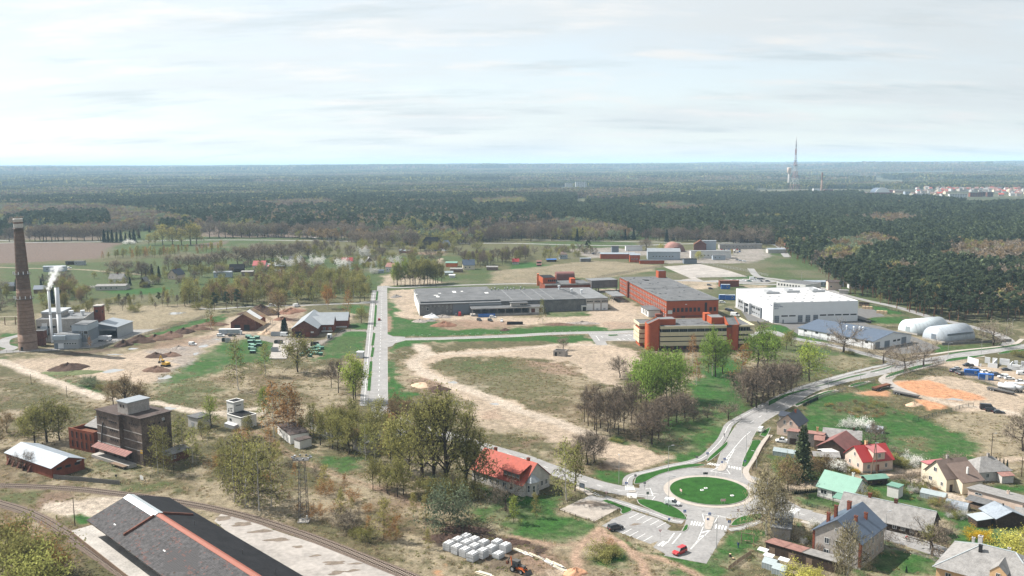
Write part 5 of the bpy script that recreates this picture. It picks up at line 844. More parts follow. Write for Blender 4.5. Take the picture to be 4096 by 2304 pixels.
# ================================================================ 8. houses by the roundabout and gardens
D2=lambda a:Vector((cos(a),sin(a),0))
def dormer(rf,x,y,z,w,d,h,rh,wall,roof,nwin=1):
 m=MB();m.box(x,x+w,y,y+d,z,z+h).obj('dormer_wall',[wall],rf);q=gable_roof(w,d,h,rh,'y',.2,.1,.1).obj('dormer_roof',[roof],rf);q.location=(x,y,z)
 gable_wall(w,d,h,rh,'y').obj('dormer_gable',[wall],rf).location=(x,y-.004,z)
 for i in range(nwin):OB('window',wmesh(.9,1.1),rf,(x+w*(i+.5)/nwin-.45,y-.01,z+.5))
def garden_houses():
# blue roofed rendered house
 a=R(-43);O=G('e8',1165,640,6.9);P,rf=house('rendered_house','two storey grey rendered house with a dark blue metal roof and brick chimneys',(O.x,O.y,0),a,12.3,15.5,6.9,4.4,'y',ZB,'roof_blue',o=.5,wl=[('F',3.0,4.3,1.3,1.6),('F',5.9,4.3,1.3,1.6),('F',3.0,1.2,1.3,1.6),('F',5.9,1.2,1.3,1.6),('F',8.8,1.2,1.3,1.6),('F',8.8,4.3,1.3,1.6),('R',1.6,4.4,1.0,1.5,5,2.9),('R',1.6,1.2,1.0,1.5,5,2.9),('F',5.6,8.2,.6,.8)],chims=[(3.0,6.5,8.6,12.4,.75),(4.6,11,10,12.6,.9),(2.4,3.4,8.3,11.2,.75),(9.2,10.5,8.8,10.9,.7),(8.4,6,9.4,11.2,.7)],plinth=ZA)
 BX(-.08,.5,-.06,.6,.5,6.85).obj('corner_pier','brick',P);BX(11.75,12.38,-.06,.6,.5,6.85).obj('corner_pier','brick',P)
 for i in range(8):TB((.8+i*.25,-1.2,0),(.9+i*.27,-.12,3.2+(i%3)*.4),.07,n=4).obj('leaning_board','wood',P)
 # long slate roofed timber house
 a=R(-38);Rr=G('k3',555,150,6.4);O=Rr-D2(a)*24.5-D2(a+pi/2)*5;P,rf=house('timber_house','long low timber house with a mossy grey slate roof along the street',(O.x,O.y,0),a,24,10,2.5,3.8,'x',Z7,Z8,o=.6,wl=[('F',1.5,.9,1.1,1.3,3,3.4),('F',14.5,.9,1.1,1.3,2,2.2),('F',19,.9,1.1,1.3,2,2.6)],doors=[('F',11.8,0,1.2,2.1,Z7)],chims=[(6.8,5.2,5.6,7.6,.8),(13.8,5.2,5.6,7.5,.85,'brick_dark')]);BX(-.4,24.4,4.85,5.15,6.44,6.56).obj('ridge_cap','flash',rf)
 # green roofed white house
 a=R(-46);O=G(8,500,545,3.4);P,rf=house('white_house','white house with a mint green metal roof and green porch',(O.x,O.y,0),a,11,10,3.4,3.6,'x',Z5,'roof_green',wl=[('F',1.0,1.3,2.0,1.4),('F',4.6,.9,1.0,2.0),('R',3.6,2.6,1.5,1.4),('R',7,2.2,.8,1.6)],chims=[(7.4,7.6,5.2,7.4,.6,Z5)],plinth=ZA)
 m=EX([(-3.6,2.4),(-.46,3.0),(-.46,3.12),(-3.6,2.52)],6.4,16.5,0,'x');m.obj('porch_roof','roof_green',P)
 for x in(6.6,11,16.2):BX(x,x+.14,-3.5,-3.36,0,2.42).obj('porch_post',Z7,P)
 BX(11.5,16,-.4,5,0,2.6).obj('porch_wall',Z5,P)
 O=G(8,1195,650);house('garden_shed','narrow white garden shed with a pale green flat roof',O,R(-46),3.4,3.4,3.4,0,wall=Z5,roof='roof_green',flat=True,o=.2,cat='shed');O=G(8,1000,545);house('garden_shed','low dark shed with a green felt roof behind the hedge',O,R(12),7,3.4,2.0,.5,'x',Z7,'roof_green',cat='shed')
 # red roofed pink house
 a=R(14);O=G('k1',1795,1160);P,rf=house('pink_house','pale pink house with a bright red metal roof and central dormer',O,a,11.2,9.6,3.9,3.7,'x','render_pink','roof_red',o=.5,wl=[('F',1.6,1.2,1.0,1.5),('F',8.2,1.2,1.0,1.5),('L',2.0,1.2,1.0,1.4),('L',6.4,1.2,1.0,1.4),('L',4.0,4.4,.9,1.3)],doors=[('F',4.8,.1,1.3,2.3,'brick')],chims=[(4.6,5.2,6.8,8.9,.7,'render_peach')],plinth=ZA)
 BX(4.0,8.0,-.02,4.5,3.9,6.6).obj('dormer_wall','render_pink',rf);EX([(-.5,6.45),(4.8,7.5),(4.8,7.65),(-.5,6.6)],3.7,8.3,0,'x').obj('dormer_roof','roof_pink',rf);OB('window',wmesh(1.0,1.5),rf,(5.5,-.02,4.6))
 # cream house with brown tiles
 a=R(16);O=G('k2',645,437);P,rf=house('cream_house','cream rendered house with a steep brown tiled roof',O,a,10.5,9.2,4.2,4.4,'x','render_cream','roof_brown',o=.4,wl=[('L',1.4,1.3,1.0,1.3),('L',6.0,1.5,1.4,1.3),('L',4.2,4.9,1.4,1.4)],chims=[(4.5,5.2,7.8,9.6,.6,ZB)])
 BX(3.0,10.4,-3.2,-.01,0,3.8).obj('wing_wall','render_cream',P);EX([(-3.7,3.7),(3.2,7.6),(3.2,7.78),(-3.7,3.88)],2.4,10.9,0,'x').obj('wing_roof','roof_brown',P);win(P,'F',7.6,1.4,1.0,1.2,WD=(10.5,9.2),off=3.2);panel(P,'F',1.2,0,1.1,2.2,Z7,(10.5,9.2));BX(6.4,6.9,-1.2,-.7,5.5,7.6).obj('chimney',Z5,P);BX(1.0,8.5,9.21,12,0,5.6).obj('rear_wing','render_cream',P);BX(.8,8.8,9.1,12.3,5.6,5.8).obj('rear_roof','roof_pink',P)
 O=G('k2',865,545);a=R(-50);P,rf=house('cream_garage','long cream outbuilding with a grey corrugated roof',O,a,15,8.5,4.4,-1.0,'x','render_pink',Z8,o=.4,cat='outbuilding',wl=[('F',2,3.1,2.0,.7)],chims=[(9,5.5,3.6,4.9,.6,'render_pink')]);EX([(-3.4,2.0),(-.02,2.6),(-.02,2.72),(-3.4,2.12)],.6,8.2,0,'x').obj('lean_to_roof','felt',P);BX(.8,8,-3.0,-.4,0,.9).obj('wood_pile','wood',P)
 O=G('k2',985,330);a=R(8);P,rf=house('hipped_cottage','whitewashed cottage with a grey hipped roof and bay window',O,a,11,9,3.2,3.4,'x','white_brick',Z8,hip=3.5,wl=[('F',2.4,1.1,1.0,1.4)],chims=[(6,4.5,6.0,7.6,.7,ZB)]);MB().prism([(-4.2,2),(-3.4,.2),(-1.4,-.4),(0,.4),(0,5),(-3.6,5)],0,3.0).obj('bay','white_brick',P);m=MB();bp=[(-4.6,2),(-3.7,-.1),(-1.3,-.8),(.4,.2),(.4,5.3),(-3.9,5.3)];[m.face([(*bp[i],2.99),(*bp[(i+1)%6],2.99),(-1.8,2.6,5.2)])for i in range(6)];m.obj('bay_roof',Z8,P)
 for x in(-3.2,-1.1):OB('window',wmesh(1.0,1.2),P,(x,-.02 if x<-2 else-.12,1.2))
 BX(6,10,-2.6,-.02,0,2.5).obj('porch','white_brick',P);EX([(-3,2.4),(-.02,3.0),(-.02,3.1),(-3,2.5)],5.7,10.3,0,'x').obj('porch_roof','roof_rust',P)
 O=G('k2',1165,812);P,rf=house('plank_shed','weathered plank shed with a pale metal gable roof',O,R(6),8.5,7,2.8,1.8,'y',Z7,ZE,cat='shed',chims=[(4.5,4,3.8,5.3,.3,Z1)]);BX(-5,-.8,1,5,0,2.0).obj('side_wall',Z7,P);EX([(-5.3,2.0),(-.5,2.5),(-.5,2.6),(-5.3,2.1)],.6,5.4).obj('side_roof','flash',P)
 O=G('k2',1370,745);house('plank_shed','dark shed with a sagging grey roof behind the weathered plank shed',O,R(-30),7,6,2.2,1,'x',Z7,Z8,cat='shed')
 # peach villa
 O=G('k3',545,712,6.6);a=R(-41);P,rf=house('peach_villa','peach coloured villa with a large grey hipped roof and dormers',(O.x,O.y,0),a,22,17,6.6,4.6,'x','render_peach',Z8,hip=7.5,o=.7,wl=[('F',2,3.8,1.3,1.9,5,3.8)],chims=[(6.5,11,8.5,12.2,.9,'white_brick2'),(7.6,6.5,8.6,11.8,.7,'black'),(12,14.5,7.6,9.6,.6,'white_brick2'),(17,6,8.4,11,.7,'white_brick2'),(4,15.5,7,9.6,.6,'white_brick2')]);dormer(rf,11.0,.8,6.9,3.4,6,1.7,1.6,'render_peach',Z8)
 for p,q in(((-.7,-.7,6.52),(7.5,8.5,11.25)),((22.7,-.7,6.52),(14.5,8.5,11.25)),((7.5,8.5,11.25),(14.5,8.5,11.25)),((-.7,17.7,6.52),(7.5,8.5,11.25))):TB(p,q,.14,n=5).obj('hip_cap','flash',rf)
 # red tiled house
 a=R(-43);B=G(7,110,660);O=B-D2(a)*22;P,rf=house('red_tiled_house','long white house with an orange red tiled roof and bay turret',O,a,22,12.4,3.9,5.2,'x','white_brick','roof_redtile',o=.5,wl=[('F',2,1.1,1.4,1.7,6,2.9),('R',8.2,1.2,1.1,1.7),('R',10.3,1.2,1.1,1.7),('R',3.0,4.6,1.0,1.4)],chims=[(4.2,6.6,8.2,10.2,.8),(18.5,6.4,8.2,10.0,.8)])
 MB().prism([(22,1.4),(23.8,1.9),(24.4,3.6),(23.8,5.4),(22,5.9)],0,4.3).obj('bay','white_brick',P);m=MB();bp=[(21.9,1.0),(24.0,1.6),(24.8,3.6),(24.0,5.8),(21.9,6.3)];[m.face([(*bp[i],4.3),(*bp[i+1],4.3),(22.05,3.6,6.9)])for i in range(4)];m.face([(*p,4.3)for p in bp[::-1]]);m.obj('bay_roof','roof_metal',P)
 for(x,y,r_)in((23.0,1.62,.27),(24.25,2.5,1.22),(24.25,4.4,1.9)):q=OB('window',wmesh(.85,2.2,nx=1,nz=2),P,(x-.4*cos(r_),y-.4*sin(r_)-.06,1.3),r_)
 BX(13.5,20.5,.3,5,4.6,6.9).obj('dormer_wall','brick',rf);EX([(-.4,6.8),(5,8.7),(5,8.85),(-.4,6.95)],13.1,20.9,0,'x').obj('dormer_roof','roof_redtile',rf)
 for i in range(4):OB('window',wmesh(1.2,1.3),rf,(13.9+i*1.7,.3,5.3))
 # houses by the north-east road
 a=R(-38);O=G('k1',222,225,4.6);P,rf=house('dark_roofed_house','beige gabled house with a black tiled roof by the curving road',(O.x,O.y,0),a,8,9.5,4.6,3.6,'y','render_pink','roof_navy',wl=[('F',2.4,4.4,.9,1.5),('F',4.7,4.4,.9,1.5),('F',2.6,1.2,1.0,1.5)],chims=[(4.6,6,7.2,9,.6)]);O=G('k1',265,95,3.5);house('dark_roofed_annex','small dark roofed annex behind the beige gabled house',(O.x,O.y,0),a,4.5,5,3.5,1,'x',ZB,'roof_navy',cat='annex')
 O=G('k1',415,385,4.8);P,rf=house('rusty_roofed_house','grey block house with a rusty pink corrugated roof beside the spruce',(O.x,O.y,0),R(-26),12,8,4.8,-1.3,'x',ZB,'roof_rust',wl=[('F',3.2,3.0,1.0,1.0),('F',8.6,2.4,1.1,1.3)],doors=[('F',.8,0,2.4,2.3,Z7)],chims=[(9.5,6,4,5.8,.6,'render_peach')]);BX(9.6,12.6,-2.4,-.02,0,3.6).obj('porch','wood',P);EX([(-2.8,3.5),(-.02,4.8),(-.02,4.9),(-2.8,3.6)],9.3,13,0,'x').obj('porch_roof','roof_rust',P)
 O=G('k1',975,655,3.0);house('maroon_barn','dark timber barn with a broad maroon roof',(O.x,O.y,0),R(-40),10,12.5,3.0,3.2,'y',Z7,'roof_maroon',cat='barn',o=.7);O=G('k1',1075,480,3.0);P,rf=house('grey_long_shed','long grey shed with a patched asbestos roof behind the maroon barn',(O.x,O.y,0),R(-22),12.5,8,3.0,2.0,'x',ZB,Z8,cat='shed',chims=[(10,4,4.4,6,.6,'brick_dark')])
 O=G('k1',1480,960);house('garden_shed','small pale roofed shed next to the pink house',O+Vector((-6,3,0)),R(14),5,3.6,2.3,.5,'x','wood',ZD,cat='shed');O=G('k1',905,975);house('garden_shed','tumbledown brick shed with a mossy roof among the brown trees',O,R(-10),8,5,2.4,.8,'x','brick',Z8,cat='shed',wl=[('F',.5,.8,.7,1.2)])
 # sheds by the blue roofed house
 O=G('e8',385,590,3.2);house('lean_to_barn','grey plastered outbuilding with a sloping felt roof beside the crossing',(O.x,O.y,0),R(-20),5,11,3.2,0,wall=ZB,roof=ZC,flat=True,o=.4,cat='outbuilding',doors=[('R',3,0,1.2,2.2,Z7),('R',7,0,1.4,2.2,Z7)])
 a=R(-41);O=G('e8',290,900,2.4)
 for i,(L,rf_,lab)in enumerate(((5.2,'roof_rust','shed with a rusty corrugated roof at the end of the woodshed row'),(4.6,'roof_rust','shed with a leaf strewn corrugated roof in the middle of the row'),(8.5,Z8,'long shed with a grey corrugated roof nearest the rendered house'))):
  house('woodshed',lab,(O.x,O.y,0),a,L-.06,5,2.9,-.7,'x',Z7,rf_,cat='shed',o=.25,doors=[('F',1,0,1.6,1.9,'wood')]);O=O+D2(a)*L
 for x,y,lab in((235,1100,'white sheet awning in front of the leaf strewn shed'),(510,1180,'white sheet awning in front of the grey corrugated shed'),(130,1000,'white sheet awning at the end of the woodshed row')):
  p=G('e8',x,y,2.0);Q=T('awning',lab,'awning',(p.x,p.y,0),a);EX([(0,1.9),(1.5,2.2),(1.5,2.26),(0,1.96)],0,2.6,0,'x').obj('sheet',ZD,Q);[TB((xx,.1,0),(xx,.1,1.92),.05,n=5).obj('post','wood',Q)for xx in(.1,2.5)]
 for r,x,y,L,lab,mat in(('e8',215,1340,3.4,'small glass greenhouse beside the dug vegetable bed','poly'),('e8',395,1449,3.4,'small white roofed greenhouse near the yellow bush','poly'),('k1',140,830,7.5,'long white plastic greenhouse in the garden by the footpath','poly'),('k2',372,490,7,'long glass greenhouse beside the cream house drive','poly'),('k2',632,590,6,'arched silver greenhouse beside the glass greenhouse',ZE),('k1',1850,400,6,'dirty plastic greenhouse in the green field','poly_grey')):
  p=G(r,x,y);Q=T('greenhouse',lab,'greenhouse',p,a if r!='k1' else R(-30));w=3.0
  if mat==ZE:EX([(1.6+1.6*cos(t),2.1*sin(t))for t in np.linspace(0,pi,11)],0,L,0,'x').obj('shell',[mat],Q);[EX([(1.6+1.63*cos(t),2.14*sin(t))for t in np.linspace(0,pi,11)],k*L/5-.04,k*L/5+.04,0,'x').obj('hoop','galv',Q)for k in range(6)]
  else:gable_wall(L,w,1.5,1.0,'x').obj('shell',[mat],Q);gable_roof(L,w,1.5,1.0,'x',.05,.05,.05).obj('roof',[mat],Q);[BX(k*L/5-.03,k*L/5+.03,-.04,-.002,0,1.5).obj('bar',Z9,Q)for k in range(6)]
garden_houses()
# ================================================================ 9. workshop, timber frame building, village, industry beyond
def workshop():
 h=5.2;A,B=G('e6',1412,527,h),G('e6',1880,507,h);a=R(4);W=(B-A).length;P,rf=house('brick_workshop','old brick workshop with grey metal roof and two cross wings',(A.x,A.y,0),a,W,40,h,4.6,'y','brick_dark','roof_metal',o=.7,cat='workshop',doors=[('F',2,0,3.6,3.4,'black'),('F',8,0,2.4,3,'brick')]);panel(P,'F',11,2.4,1.7,.9,ZD,(W,40),'sign')
 for y0,L in((14,15),(28,22)):w=12;gable_wall(L,w,h-.3,4.0,'x').obj('wing_wall','brick',P).location=(W*.5,y0,0);q=gable_roof(L,w,h-.3,4.0,'x',.5,.5).obj('wing_roof','roof_metal',P);q.location=(W*.5,y0,0);[OB('window',wmesh(1.6,1.8,nx=3,nz=2),P,(W+1.5+i*3.5,y0,1.4))for i in range(2)];BX(W+.6,W*.5+L-.4,y0-.2,y0-.01,.3,1.2).obj('base_panel',Z5,P)
 # building under repair: white roof half, bare rafters
 A=G('e6',295,565);a=R(2);W,D=15,26;P=T('barn_under_repair','stone barn under repair, half white new roof and half bare rafters','barn',A,a);gable_wall(W,11,5.2,5.0,'y').obj('wall','brick_dark',P);EX([(-.6,5.0),(W/2,10.3),(W/2,10.45),(-.6,5.15)],-.4,D).obj('new_roof',ZD,P);EX([(W+.4,5.0),(W/2,10.3),(W/2,10.45),(W+.4,5.15)][::-1],9,17).obj('new_roof',ZD,P)
 for u in(2.2,8):panel(P,'F',u,0,3.4,3.6,'black',(W,D))
 for k in range(12):y=.5+k*1.15 if k<7 else 17.6+(k-7)*1.5;EX([(W+5.0,3.0),(W/2,10.2),(W/2,10.45),(W+5.0,3.25)][::-1],y,y+.28).obj('rafter','wood_new',P)
 BX(W+4.6,W+4.9,0,D,2.8,3.0).obj('beam','wood_new',P);BX(0,W,11.1,D,0,5.0).obj('side_wall','brick',P)
 for k in range(5):TB((W+4.7,.5+k*6,0),(W+4.7,.5+k*6,2.8),.1,n=5).obj('prop','steel',P)
 for k in range(7):BX(2.5,2.6,6+k*2.4,7.2+k*2.4,7.25,7.4).obj('roof_batten','steel',P)
workshop()
VG='houses of the village beyond the meadow'
def vhouse(r,x,y,W,D,h,rh,ang,wall,roof,label,ridge='x',cat='house',chim=True,nw=2,hip=None,group=None):
 k,kh={11:(.65,.8),12:(.52 if y<960 else .62,.78),13:(.385,.58),14:(.45,.6),3:(.46,.8),4:(.62,.85)}.get(r,(.8 if x>500 else .5,.85));W*=k;D*=k;h*=kh;rh*=kh
 if hip:hip*=k
 p=G(r,x,y);wl=[('F',W*.15,h*.35,min(1.4,W*.14),min(1.4,h*.42),nw,W*.7/max(1,nw))]if nw else[]
 if nw and ridge=='x' and hip is None:wl.append(('R' if ang<.3 else 'L',D*.4,h*.4,1.0,min(1.3,h*.4)))
 return house('house' if cat=='house' else cat.replace(' ','_'),label,p,R(ang)if abs(ang)>1.6 else ang,W,D,h,rh,ridge,wall,roof,wl=wl,chims=[(W*.5,D*.5,h+rh*.7,h+rh+1,.8)]if chim else[],cat=cat,group=group,hip=hip)
for a in((1,960,30,30,14,4,1.2,4,'white_brick',Z8,'long white farm building with a weathered roof on the green meadow','x','farm building',False,4),(11,1095,1240,20,10,5,5,-8,Z5,Z8,'white two part cottage with a steep grey roof on the meadow'),(11,1045,1310,22,12,4,1,4,'white_brick',Z8,'long shed with a shallow roof in front of the steep roofed cottage','x','shed',False,0),(11,1405,1280,9,12,4,6,0,Z7,Z8,'small dark barn with a tall gable on the meadow','y','barn',False,0),(11,1690,1200,14,18,5,6,-18,'render_pink','roof_navy','pink gabled house with a black roof among bare trees','y'),(11,2150,1185,24,12,6,.8,6,ZF,'roof_metal','boxy blue grey house with a flat pale roof','x','house',False,3),(11,2310,1130,20,14,4,5,10,Z7,'felt_black','black timber house with a dark roof near the boxy blue grey house','x','house',False,0),(11,2430,1170,16,12,5,1,4,'wood',Z8,'brown shed with a shallow grey roof behind the garden','x','shed',False,1),(11,2545,1110,18,14,6,5,0,Z5,'roof_red','white house with a red roof at the village edge'),(11,435,1125,30,12,6,.6,8,ZF,ZE,'low white clad hall near the steam plume','x','hall',False,2),(11,660,1055,12,8,4,.4,0,Z7,'felt_black','dark flat cabin beside the field edge','x','cabin',False,1),(11,750,1060,14,9,5,.4,0,Z4,'felt','grey container like cabin beside the dark cabin','x','cabin',False,1),(1,40,40,16,10,5,3,30,'wood',ZE,'shed with a shiny metal roof left of the tall chimney','x','shed',False,0),(1,340,60,20,12,4,3,10,'wood','roof_blue','shed with a blue metal roof right of the tall chimney','x','shed',False,0),(1,430,55,13,10,4,2,10,'wood',ZE,'small silver roofed shed joined to the blue roofed shed','x','shed',False,0),(12,325,1055,22,16,5,6,-12,'render_cream','felt','cream house with a large dark saddle roof and porch','x'),(12,190,1100,15,10,4,1,0,'wood','roof_metal','grey roofed shed in front of the cream saddle roofed house','x','shed',False,1),(12,110,1085,14,10,4,1,0,Z7,Z8,'dark shed with a pale flat roof by the white red roofed house','x','shed',False,0),(12,170,1130,12,3,2.4,.4,4,Z3,ZF,'white caravan like cabin on the lawn','x','cabin',False,2),(12,60,1095,10,8,3,1.2,4,'brick','roof_pink','low shed with a pinkish roof by the white red roofed house','x','shed',False,0),(12,868,1065,17,13,6,4,10,Z5,'roof_red','white house with a pale red roof on the green lawn'),(12,1100,1060,14,16,4,6,14,'wood',Z8,'grey weathered barn with a sagging gable roof','y','barn',False,0),(12,1305,1130,13,14,7,4,-20,Z5,'roof_rust','tall white house with a patchy brown roof beside the poplars'),(12,1225,1138,9,6,3,1,0,ZF,'roof_blue','small blue shed beside the tall white house','x','shed',False,0),(12,1910,1075,18,10,5,1.5,-6,'orange','roof_green','orange walled shed with a green roof','x','shed',False,0),(12,2085,1105,18,13,6,6,8,'render_cream','roof_blue','yellowish cottage with a blue grey gable roof'),(12,1955,1130,18,10,4,1,-6,'wood',Z8,'grey shed with a flat roof in front of the orange shed','x','shed',False,0),(12,2320,1110,17,9,4,1,-6,'wood',Z8,'grey shed beside a white blossom tree','x','shed',False,0),(12,1900,1160,12,7,3,1.6,6,'poly','poly','pale plastic greenhouse in the far gardens','x','greenhouse',False,0),(12,1945,1185,8,4,3,.8,0,Z3,Z3,'small white cabin on the dry field edge','x','cabin',False,0),(12,1100,675,36,22,6,6,6,Z5,ZE,'distant bungalow with a broad silver roof at the forest edge'),(12,1490,665,30,18,9,3,6,Z5,ZE,'distant white two storey house at the forest edge'),(12,1710,695,18,14,5,4,4,ZF,'roof_blue','distant blue house among the cottages'),(12,1830,710,26,14,5,5,-4,Z7,'roof_metal','distant dark house with a grey roof among the cottages'),(12,1910,690,26,16,6,5,6,Z5,'roof_metal','distant house with a grey roof beside the bare grove'),(12,1930,740,20,10,4,3,0,Z7,'felt','distant low black shed near the junction','x','shed',False,0),(12,45,715,28,16,7,4,0,'roof_pink','felt','distant dark house with red gables in the brown field'),(12,1785,728,14,10,4,4,10,'wood',Z8,'distant small cottage with a grey roof','x','house',False),(12,1640,895,56,26,4,14,-4,Z7,'felt_black','big dark barn with a tall sagging thatched roof','x','barn',False,0,14),(12,1870,880,20,16,4,7,0,ZF,'roof_blue','small dome like blue barn by the scrap yard','x','barn',False,0,5),(12,1440,935,26,8,3,2,0,'roof_pink',ZE,'low pinkish shed beside the scrap yard','x','shed',False,0),(13,5,1050,17,14,5,4.5,0,'white_brick','roof_red','cottage with a red roof at the edge of the dry field'),(13,480,995,22,16,8,5,8,ZF,'roof_brown','pale two storey house with a brown hipped roof','x','house',True,3,7),(13,350,1025,26,12,4,1,4,Z7,'tarp_blue','low shed covered with a bright blue tarpaulin','x','shed',False,0),(13,690,1025,28,14,6,.6,6,'grey_block',ZE,'grey block garage with a flat pale roof','x','garage',False,0),(13,250,1045,12,8,4,2,0,Z7,'roof_rust','small dark shed beside the blue tarpaulin shed','x','shed',False,0),(13,250,1068,12,5,3,1,0,'rust','roof_rust','low rusty hut on the garden edge','x','hut',False,0),(13,735,725,52,26,16,4,8,Z5,ZE,'distant pale manor house with three storeys of windows','x','manor',True,6,12),(13,1085,715,32,22,11,5,12,Z5,ZE,'distant white villa among the bare trees','x','villa',False,5,8),(13,1095,640,44,18,12,2,0,Z5,'felt','distant white block behind the pale manor','x','building',False,5),(13,1535,552,60,20,14,1,0,Z3,'membrane','far white hall deep in the pine forest','x','hall',False,0),(13,2295,820,40,30,7,9,6,ZB,ZE,'chalet with a pale overhanging gable roof by the highway','y','chalet',False,3),(13,2090,895,130,24,9,.6,0,ZA,'felt','long low depot building with a white fascia and parked cars','x','depot',False,9),(13,890,995,95,36,9,1.5,-4,Z6,ZE,'long low orange brick works with a shallow silver roof','x','works',False,0),(13,1185,1030,27,24,13,2,-4,Z6,ZE,'orange brick works office with square windows','x','works office',False,3),(13,1285,1045,64,12,6,.3,-3,Z6,'felt','low orange brick store with a flat dark roof','x','store',False,0),(13,1365,1005,88,44,15,5,-5,ZF,'roof_metal','grey sheet metal works hall with a large gable roof','x','works hall',False,7),(13,1005,945,20,20,14,.4,0,Z2,'felt_black','dark blue block rising behind the long orange works','x','building',False,0),(13,1145,915,50,20,10,.6,0,Z3,ZC,'low white flat roofed workshop behind the works','x','workshop',False,0),(13,1830,920,36,30,14,8,-10,'brick_dark','rust','rusty brown gabled barn in the works yard','y','barn',False,0),(13,1920,915,40,20,20,.4,0,ZF,'roof_metal','tall grey block in the works yard','x','block',False,0),(13,1800,990,110,30,13,.6,-4,Z5,ZC,'white two storey service building behind the willow','x','building',False,8),(13,2020,1005,34,20,8,.5,-4,ZF,'felt','low grey garage in front of the white service building','x','garage',False,2),(13,1730,1045,34,20,8,.4,0,Z2,'felt_black','dark shed at the corner of the pale apron','x','shed',False,0),(14,170,1280,50,26,8,9,-10,'render_cream','roof_pink','house with a broad crimson roof before the pine forest','x','house',False,3),(14,370,1245,22,18,18,.5,-10,'render_cream',ZC,'cream stair block beside the crimson roof','x','building',False,1),(14,0,1290,44,20,7,2,0,'white_brick',ZE,'pale roofed shed in front of the crimson roof','x','shed',False,0),(3,2090,245,34,12,6,.4,-2,'brick','brick_dark','low dark brick hut with a parapet behind the parked cars','x','hut',False,0),(4,370,240,50,9,4.5,1,-6,ZF,ZE,'long row of low garages with patched silver roofs','x','garages',False,8),(4,605,278,16,12,7.5,1.5,-6,'render_pink','felt_brown','pinkish brick cabin beside the forest road','x','cabin',False,1),(4,715,312,11,8,3,.4,-20,'white_brick',Z8,'low white garage under the pines','x','garage',False,0),(4,815,262,15,9,4,.4,-6,Z5,'felt','white garage half hidden by pines','x','garage',False,0),):
 vhouse(*a)
def misc_buildings():
# white frame building behind the hall
 p=G('e5',945,260);P=T('white_frame_building','white walled flat roofed building behind the white hall','building',p,R(-50));BX(0,26,0,22,0,6).obj('wall',Z5,P);BX(.4,25.6,.4,21.6,6.003,6.1).obj('roof','felt',P);[win(P,'F',1.5+i*2.6,3.4,1.2,1.6,Z0,'black',1,WD=(26,22))for i in range(8)]
 # ruined hut and white kiosk in the sandy lot
 p=G(3,415,940);P=T('roofless_hut','roofless grey concrete hut standing in the sandy lot','hut',p,R(-20));BX(0,6.5,0,.3,0,3.0).obj('wall',ZB,P);BX(0,.3,.31,5,0,3.0).box(6.2,6.5,.31,5,0,3.0).box(.31,6.19,4.7,5,0,3.0).obj('rear_wall',ZB,P);panel(P,'F',.9,0,1.1,2.1,'black',(6.5,5));win(P,'F',3.2,1.4,.9,.8,ZB,'black',1,WD=(6.5,5))
 p=G(2,1010,710);P=T('white_kiosk','small white boxy kiosk beside the cycle path','kiosk',p,R(-8));BX(0,3.4,0,3.4,.15,3.0).obj('wall',Z3,P);BX(-.15,3.55,-.15,3.55,3.0,3.2).obj('roof',Z3,P);BX(.1,3.3,.1,3.3,0,.15).obj('base',ZA,P);panel(P,'R',1.2,.2,1,2.1,Z4,(3.4,3.4))
 # unfinished white block walls
 p0,p1,p2=G('e7',1540,330),G('e7',1740,390),G('e7',2500,480);a=atan2(p2.y-p1.y,p2.x-p1.x);P=T('unfinished_walls','unfinished white block walls of a building under construction','building site',p1,a);L=(p2-p1).length;dl=(p0-p1)
 q=Matrix.Rotation(-a,3,'Z')@dl;m=MB();n=Vector((-q.y,q.x,0)).normalized()*.2;m.prism([(0,0),(q.x,q.y),(q.x+n.x,q.y+n.y),(n.x,n.y)],0,3.3);m.obj('wall',Z3,P);D=10
 for x0,x1,y,z in((.4,1.2,0,1.4),(4,8.2,0,2.2),(12.5,14,0,2.8),(14.6,18.5,.2,2.9),(20,22,0,2.6),(23.5,L-4,0,1.8),(L-3.6,L,0,2.8),(1,3.4,D,3.0),(4.4,6.6,D,3.0),(7.6,12,D,3.2),(14,15.6,D,2.9),(17,22,D,3.0),(23.5,25,D,2.9),(26,L-1,D,2.9)):BX(x0,x1,y,y+.4,0,z).obj('wall',Z3,P)
 for x in(6,13.2,19.4,22.6):BX(x,x+.35,.45,D-.05,0,2.5).obj('cross_wall',Z3,P)
 BX(9,L,4.8,5.0,2.9,3.1).obj('beam','galv',P)
 for r,x,y,lab in(('e7',1480,560,'long blue site cabin beside the parked cars'),('e7',1745,640,'blue site cabin with windows and a white door panel')):
  p=G(r,x,y);P=T('site_cabin',lab,'cabin',p,R(-20));BX(0,6.1,0,2.6,.15,2.7).obj('body','blue_box',P);BX(-.05,6.15,-.05,2.65,2.7,2.8).obj('roof','blue_box',P);win(P,'F',4.2,1.2,.9,1.0,WD=(6.1,2.6));win(P,'R',1.0,1.1,.9,1.1,WD=(6.1,2.6));panel(P,'F',2.6,.2,1.2,2.3,Z3 if 'door' in lab else 'blue_box',(6.1,2.6));[BX(x,x+.2,.1,2.5,0,.15).obj('skid',Z1,P)for x in(.3,5.6)]
 for r,x,y,lab in((3,2085,375,'blue container cabin by the works yard entrance'),(3,2150,378,'second blue container cabin by the works yard entrance'),(3,2105,268,'blue container in front of the dark brick hut')):
  p=G(r,x,y);P=T('blue_container',lab,'container',p,R(-6));BX(0,7,0,3,.1,3.6).obj('body','blue_box',P);BX(-.05,7.05,-.05,3.05,3.6,3.75).obj('roof',ZF,P);win(P,'F',4.2,1.4,1.2,1.2,WD=(7,3));[BX(xx,xx+.3,.1,2.9,0,.1).obj('skid',Z1,P)for xx in(.3,6.3)]
